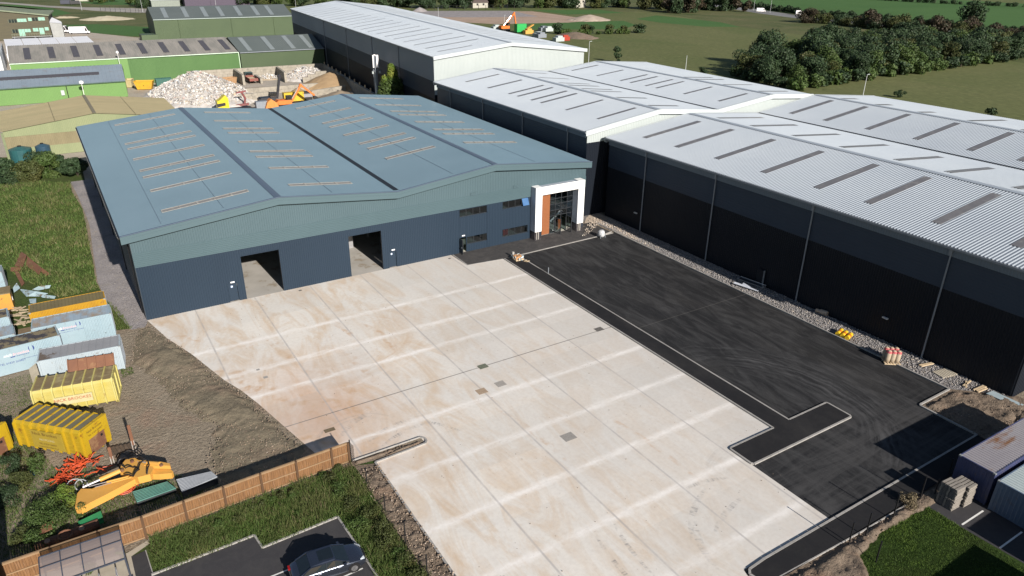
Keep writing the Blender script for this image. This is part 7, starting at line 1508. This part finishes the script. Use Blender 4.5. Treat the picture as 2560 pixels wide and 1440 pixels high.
for i, (px, py, r_, h_, m_, n) in enumerate(((135, 1300, 1.5, 1.5, LF_MID, 5200), (165, 1265, 1.1, 1.5, LF_BRIGHT, 3200), (60, 1215, 1.0, 1.6, LF_OLIVE, 2800), (95, 1180, .8, 1.4, LF_MID, 2000), (30, 1180, .9, 1.6, LF_DARK, 2200), (110, 1350, 1.2, .7, LF_MID, 3000), (60, 1350, 1., .6, LF_OLIVE, 2400), (205, 1290, .7, .9, LF_MID, 1600), (20, 1260, 1.1, 1.4, LF_DARK, 2200))):
    shrub(['broad green shrub at the foot of the excavator boom', 'bright green shrub touching the lower tip of the boom', 'olive shrub between the left photo edge and the orange ducting', 'small green shrub under the deep yellow bin', 'dark shrub at the left photo edge below the cut yellow bin', 'low green weeds above the rusty flanged pipe', 'low olive weeds left of the rusty flanged pipe', 'small green weed clump right of the broad shrub', 'dark shrub at the left photo edge in the shade'][i], px, py, r_, h_, m_, n, .055, group='weeds and shrubs at the left end of the fence')
shrub('clump of climbing leaves on the front edge of the tinted canopy', 222, 1432, .55, .9, LF_MID, 900, .05); shrub('small leafy climber at the right corner of the tinted canopy', 304, 1398, .3, .8, LF_BRIGHT, 400, .05)
shrub('dead brown weed clump at the top of the lawn beside the kerb', 2270, 1262, .9, .8, leafmat('dead_weed', (.15, .12, .07), (.20, .16, .10), (.10, .09, .05)), 1500, .05); shrub('sprig of dry weed against the pale container between two roofs', 262, 842, .3, .9, LF_RED, 200, .06)
for i in range(26):
    if i < 12: px, py = 372+i*44+rng.uniform(-12, 12), 1392-i*19.5+rng.uniform(-6, 10)
    elif i < 22: k_ = (i-12)/9; px, py = 850+k_*175+rng.uniform(-30, 25), 1205+k_*235+rng.uniform(-12, 12)
    else: px, py = rng.uniform(560, 840), rng.uniform(1230, 1290)
    if i < 3: continue
    r_ = rng.uniform(.5, .95) if 12 <= i < 22 else rng.uniform(.3, .55)
    shrub('leafy weed clump in the verge between the timber fence and the car park', px, py, r_, r_*rng.uniform(.4, .8), (LF_OLIVE, LF_MID, LF_OLIVE)[i % 3], int(1700*r_), .045, cl=14, name='weed_clump', group='weed clumps in the verge')
# grass as stuff
def blades(name, label, P, dens, h, w, mats, z=0., spread=.5, clump=0):
    xs = [p[0] for p in P]; ys = [p[1] for p in P]; A = (max(xs)-min(xs))*(max(ys)-min(ys)); n = int(A*dens)
    x = rng.uniform(min(xs), max(xs), n); y = rng.uniform(min(ys), max(ys), n); k = in_poly(x, y, P)
    x, y = x[k], y[k]; nn = len(x); m = fbm(x, y, .33, 3, 4.); hh = h*(.55+.75*np.clip(m+.5, 0, 1.4))*rng.uniform(.5, 1.3, nn)
    a = rng.uniform(0, 6.28, nn); lx = rng.normal(0, spread, nn)*hh; ly = rng.normal(0, spread, nn)*hh; ww = w*rng.uniform(.6, 1.4, nn)
    B = np.stack([x, y, np.full(nn, z)], 1); d = np.stack([np.cos(a)*ww, np.sin(a)*ww, 0*a], 1); T = B+np.stack([lx, ly, hh], 1)
    V = np.stack([B-d, B+d, T], 1).reshape(-1, 3); F = np.arange(3*nn).reshape(-1, 3)
    mi = (m+rng.normal(0, .3, nn) > .15).astype(int)+(rng.uniform(0, 1, nn) > .88).astype(int); mi = np.clip(mi, 0, len(mats)-1)
    c = (float(np.mean(xs)), float(np.mean(ys)), 0.); o = np_mesh(name, V, F, mats, loc=c, mi=mi); return tag(o, label, 'grass', kind='stuff')
def bladem(name, a, b, c):
    t = NT(name); g = t.n.new('ShaderNodeNewGeometry'); k = t.mix(g.outputs['Random Per Island'], a, b); k = t.mix(t.ramp(t.noise(None, .35, 3), [(.45, 0.), (.65, .8)]), k, c); t.col(k); return t.done(.7, 0, .2)
GB = [bladem('blade_green', (0.051, 0.0952, 0.0198), (0.078, 0.1224, 0.0297), (0.066, 0.0918, 0.0264)), bladem('blade_olive', (0.084, 0.1054, 0.033), (0.114, 0.1258, 0.0429), (0.072, 0.0986, 0.0297)), bladem('blade_straw', (0.165, 0.147, 0.077), (0.198, 0.175, 0.098), (0.1254, 0.0945, 0.056))]
GL = [bladem('lawn_blade', (0.027, 0.0563, 0.008), (0.0428, 0.0765, 0.013), (0.036, 0.0585, 0.0125)), bladem('lawn_blade_light', (.08, .14, .02), (.11, .17, .03), (.07, .12, .02))]
blades('wild_grass', 'rough wild grass left of the new unit and its gravel path', [G2(*q) for q in ((-40, 455), (60, 452), (176, 458), (180, 480), (205, 520), (214, 560), (222, 610), (232, 650), (240, 700), (250, 722), (150, 745), (60, 700), (-40, 640))], 34, .42, .05, GB)
blades('wild_grass', 'grass tuft strip between the container ends and the gravel path', [G2(*q) for q in ((262, 745), (290, 768), (330, 822), (292, 825), (285, 790))], 60, .25, .03, GB[:2])
blades('verge_grass', 'long verge grass between the timber fence and the car park', [(-4.3, -36.), (-4.1, -35.1), (8.9, -34.75), (10.1, -35.2), (10.35, -37), (10.2, -42), (10.35, -48), (10.3, -56), (7.9, -56), (7.7, -44.5), (7.5, -39.9), (2.05, -40.1), (1.95, -38.7), (-4.2, -38.8)], 260, .42, .022, GB)
blades('weed_cover', 'green weeds growing under the bins and around the excavator boom', [G2(*q) for q in ((40, 1085), (150, 1180), (240, 1165), (250, 1200), (420, 1180), (470, 1200), (560, 1210), (540, 1235), (420, 1262), (260, 1330), (60, 1400), (-20, 1400), (-20, 1120))], 120, .26, .022, GB[:2])
blades('weed_cover', 'thin grass around and between the yellow bins', [G2(*q) for q in ((-10, 1010), (80, 1000), (70, 1060), (30, 1080), (-10, 1060))], 60, .14, .022, GB[:2]); blades('weed_cover', 'patch of grass in front of the dark-roofed container', [G2(*q) for q in ((-10, 960), (95, 925), (110, 940), (100, 975), (60, 1010), (-10, 1000))], 60, .14, .022, GB[:2]); blades('weed_cover', 'grass tuft at the right end of the very pale container', [G2(*q) for q in ((300, 925), (330, 918), (335, 935), (305, 945))], 160, .2, .03, GL)
blades('lawn_cover', 'bright mown lawn at the bottom right corner', [G2(*q) for q in ((2128, 1375), (2190, 1332), (2300, 1250), (2330, 1272), (2410, 1322), (2640, 1470), (2600, 1600), (2150, 1600), (2105, 1430))], 520, .09, .014, GL)
# loose stones
def stones(name, label, P, n, smin, smax, mat, zf=.0):
    xs = [p[0] for p in P]; ys = [p[1] for p in P]; x = rng.uniform(min(xs), max(xs), n); y = rng.uniform(min(ys), max(ys), n); k = in_poly(x, y, P); x, y = x[k], y[k]; m = len(x); s = rng.uniform(smin, smax, (m, 1))
    O = np.array([(1, 0, 0), (0, 1, 0), (-1, 0, 0), (0, -1, 0), (0, 0, .8), (0, 0, -.6)]); J = O[None]*(1+rng.uniform(-.35, .35, (m, 6, 3))); V = (J*s[:, :, None]+np.stack([x, y, zf+s[:, 0]*.35], 1)[:, None]).reshape(-1, 3)
    T = np.array([(0, 1, 4), (1, 2, 4), (2, 3, 4), (3, 0, 4), (1, 0, 5), (2, 1, 5), (3, 2, 5), (0, 3, 5)]); F = (T[None]+6*np.arange(m)[:, None, None]).reshape(-1, 3)
    o = np_mesh(name, V, F, mat, loc=(float(np.mean(xs)), float(np.mean(ys)), 0.)); return tag(o, label, 'stones', kind='stuff')
STM = island_mat('stone_mix', [(0, (0.27, 0.255, 0.2541)), (.35, (0.21, 0.2025, 0.2079)), (.6, (0.33, 0.315, 0.308)), (.8, (.20, .19, .19)), (.92, (.46, .40, .33))], .9); STB = island_mat('clod_mix', [(0, (.20, .15, .11)), (.4, (.26, .20, .15)), (.7, (.14, .105, .08)), (.9, (.33, .27, .22))], .95)
stones('loose_stones', 'loose crushed stone along the foot of the black wall', [(61.85, 0), (65.2, 1), (65.2, -57), (62.0, -52.8)], 9000, .03, .10, STM)
stones('loose_stones', 'pale rubble lumps between the entrance path and the black wall', [G2(*q) for q in ((1452, 598), (1475, 545), (1530, 548), (1600, 600), (1640, 625), (1540, 578), (1500, 560))], 1500, .05, .15, island_mat('rubble_mix', [(0, (.46, .39, .32)), (.5, (.36, .30, .25)), (.8, (.55, .50, .44))], .9))
stones('soil_clods', 'clods and stones on the bare soil between the bins and the concrete', PSOIL, 5200, .02, .08, STB, .14); stones('soil_clods', 'brown clods on the narrow bank beside the concrete', [(10.2, -36), (12., -36), (12.05, -60), (10.1, -60)], 1500, .03, .1, STB, .1)
stones('soil_clods', 'brown clods on the bank above the lawn', [(30, -60.3), (56, -60.15), (57, -53.8), (65, -57), (65, -60), (46, -60.9), (39.3, -60.9), (36, -61.3), (33, -64), (27, -64)], 3000, .03, .1, STB, .1)
stones('path_gravel', 'scattered grey stones on the gravel path', [(-4.0, 60), (-.2, 60), (-.2, 0.), (-1.5, -1), (-3.2, 12), (-3.2, 40)], 3500, .015, .045, STM)
stones('mud_specks', 'small lumps of mud dropped on the concrete yard', [(1, -1), (42, -6), (42, -47), (36, -58), (13, -60), (12, -36)], 420, .015, .05, STB)
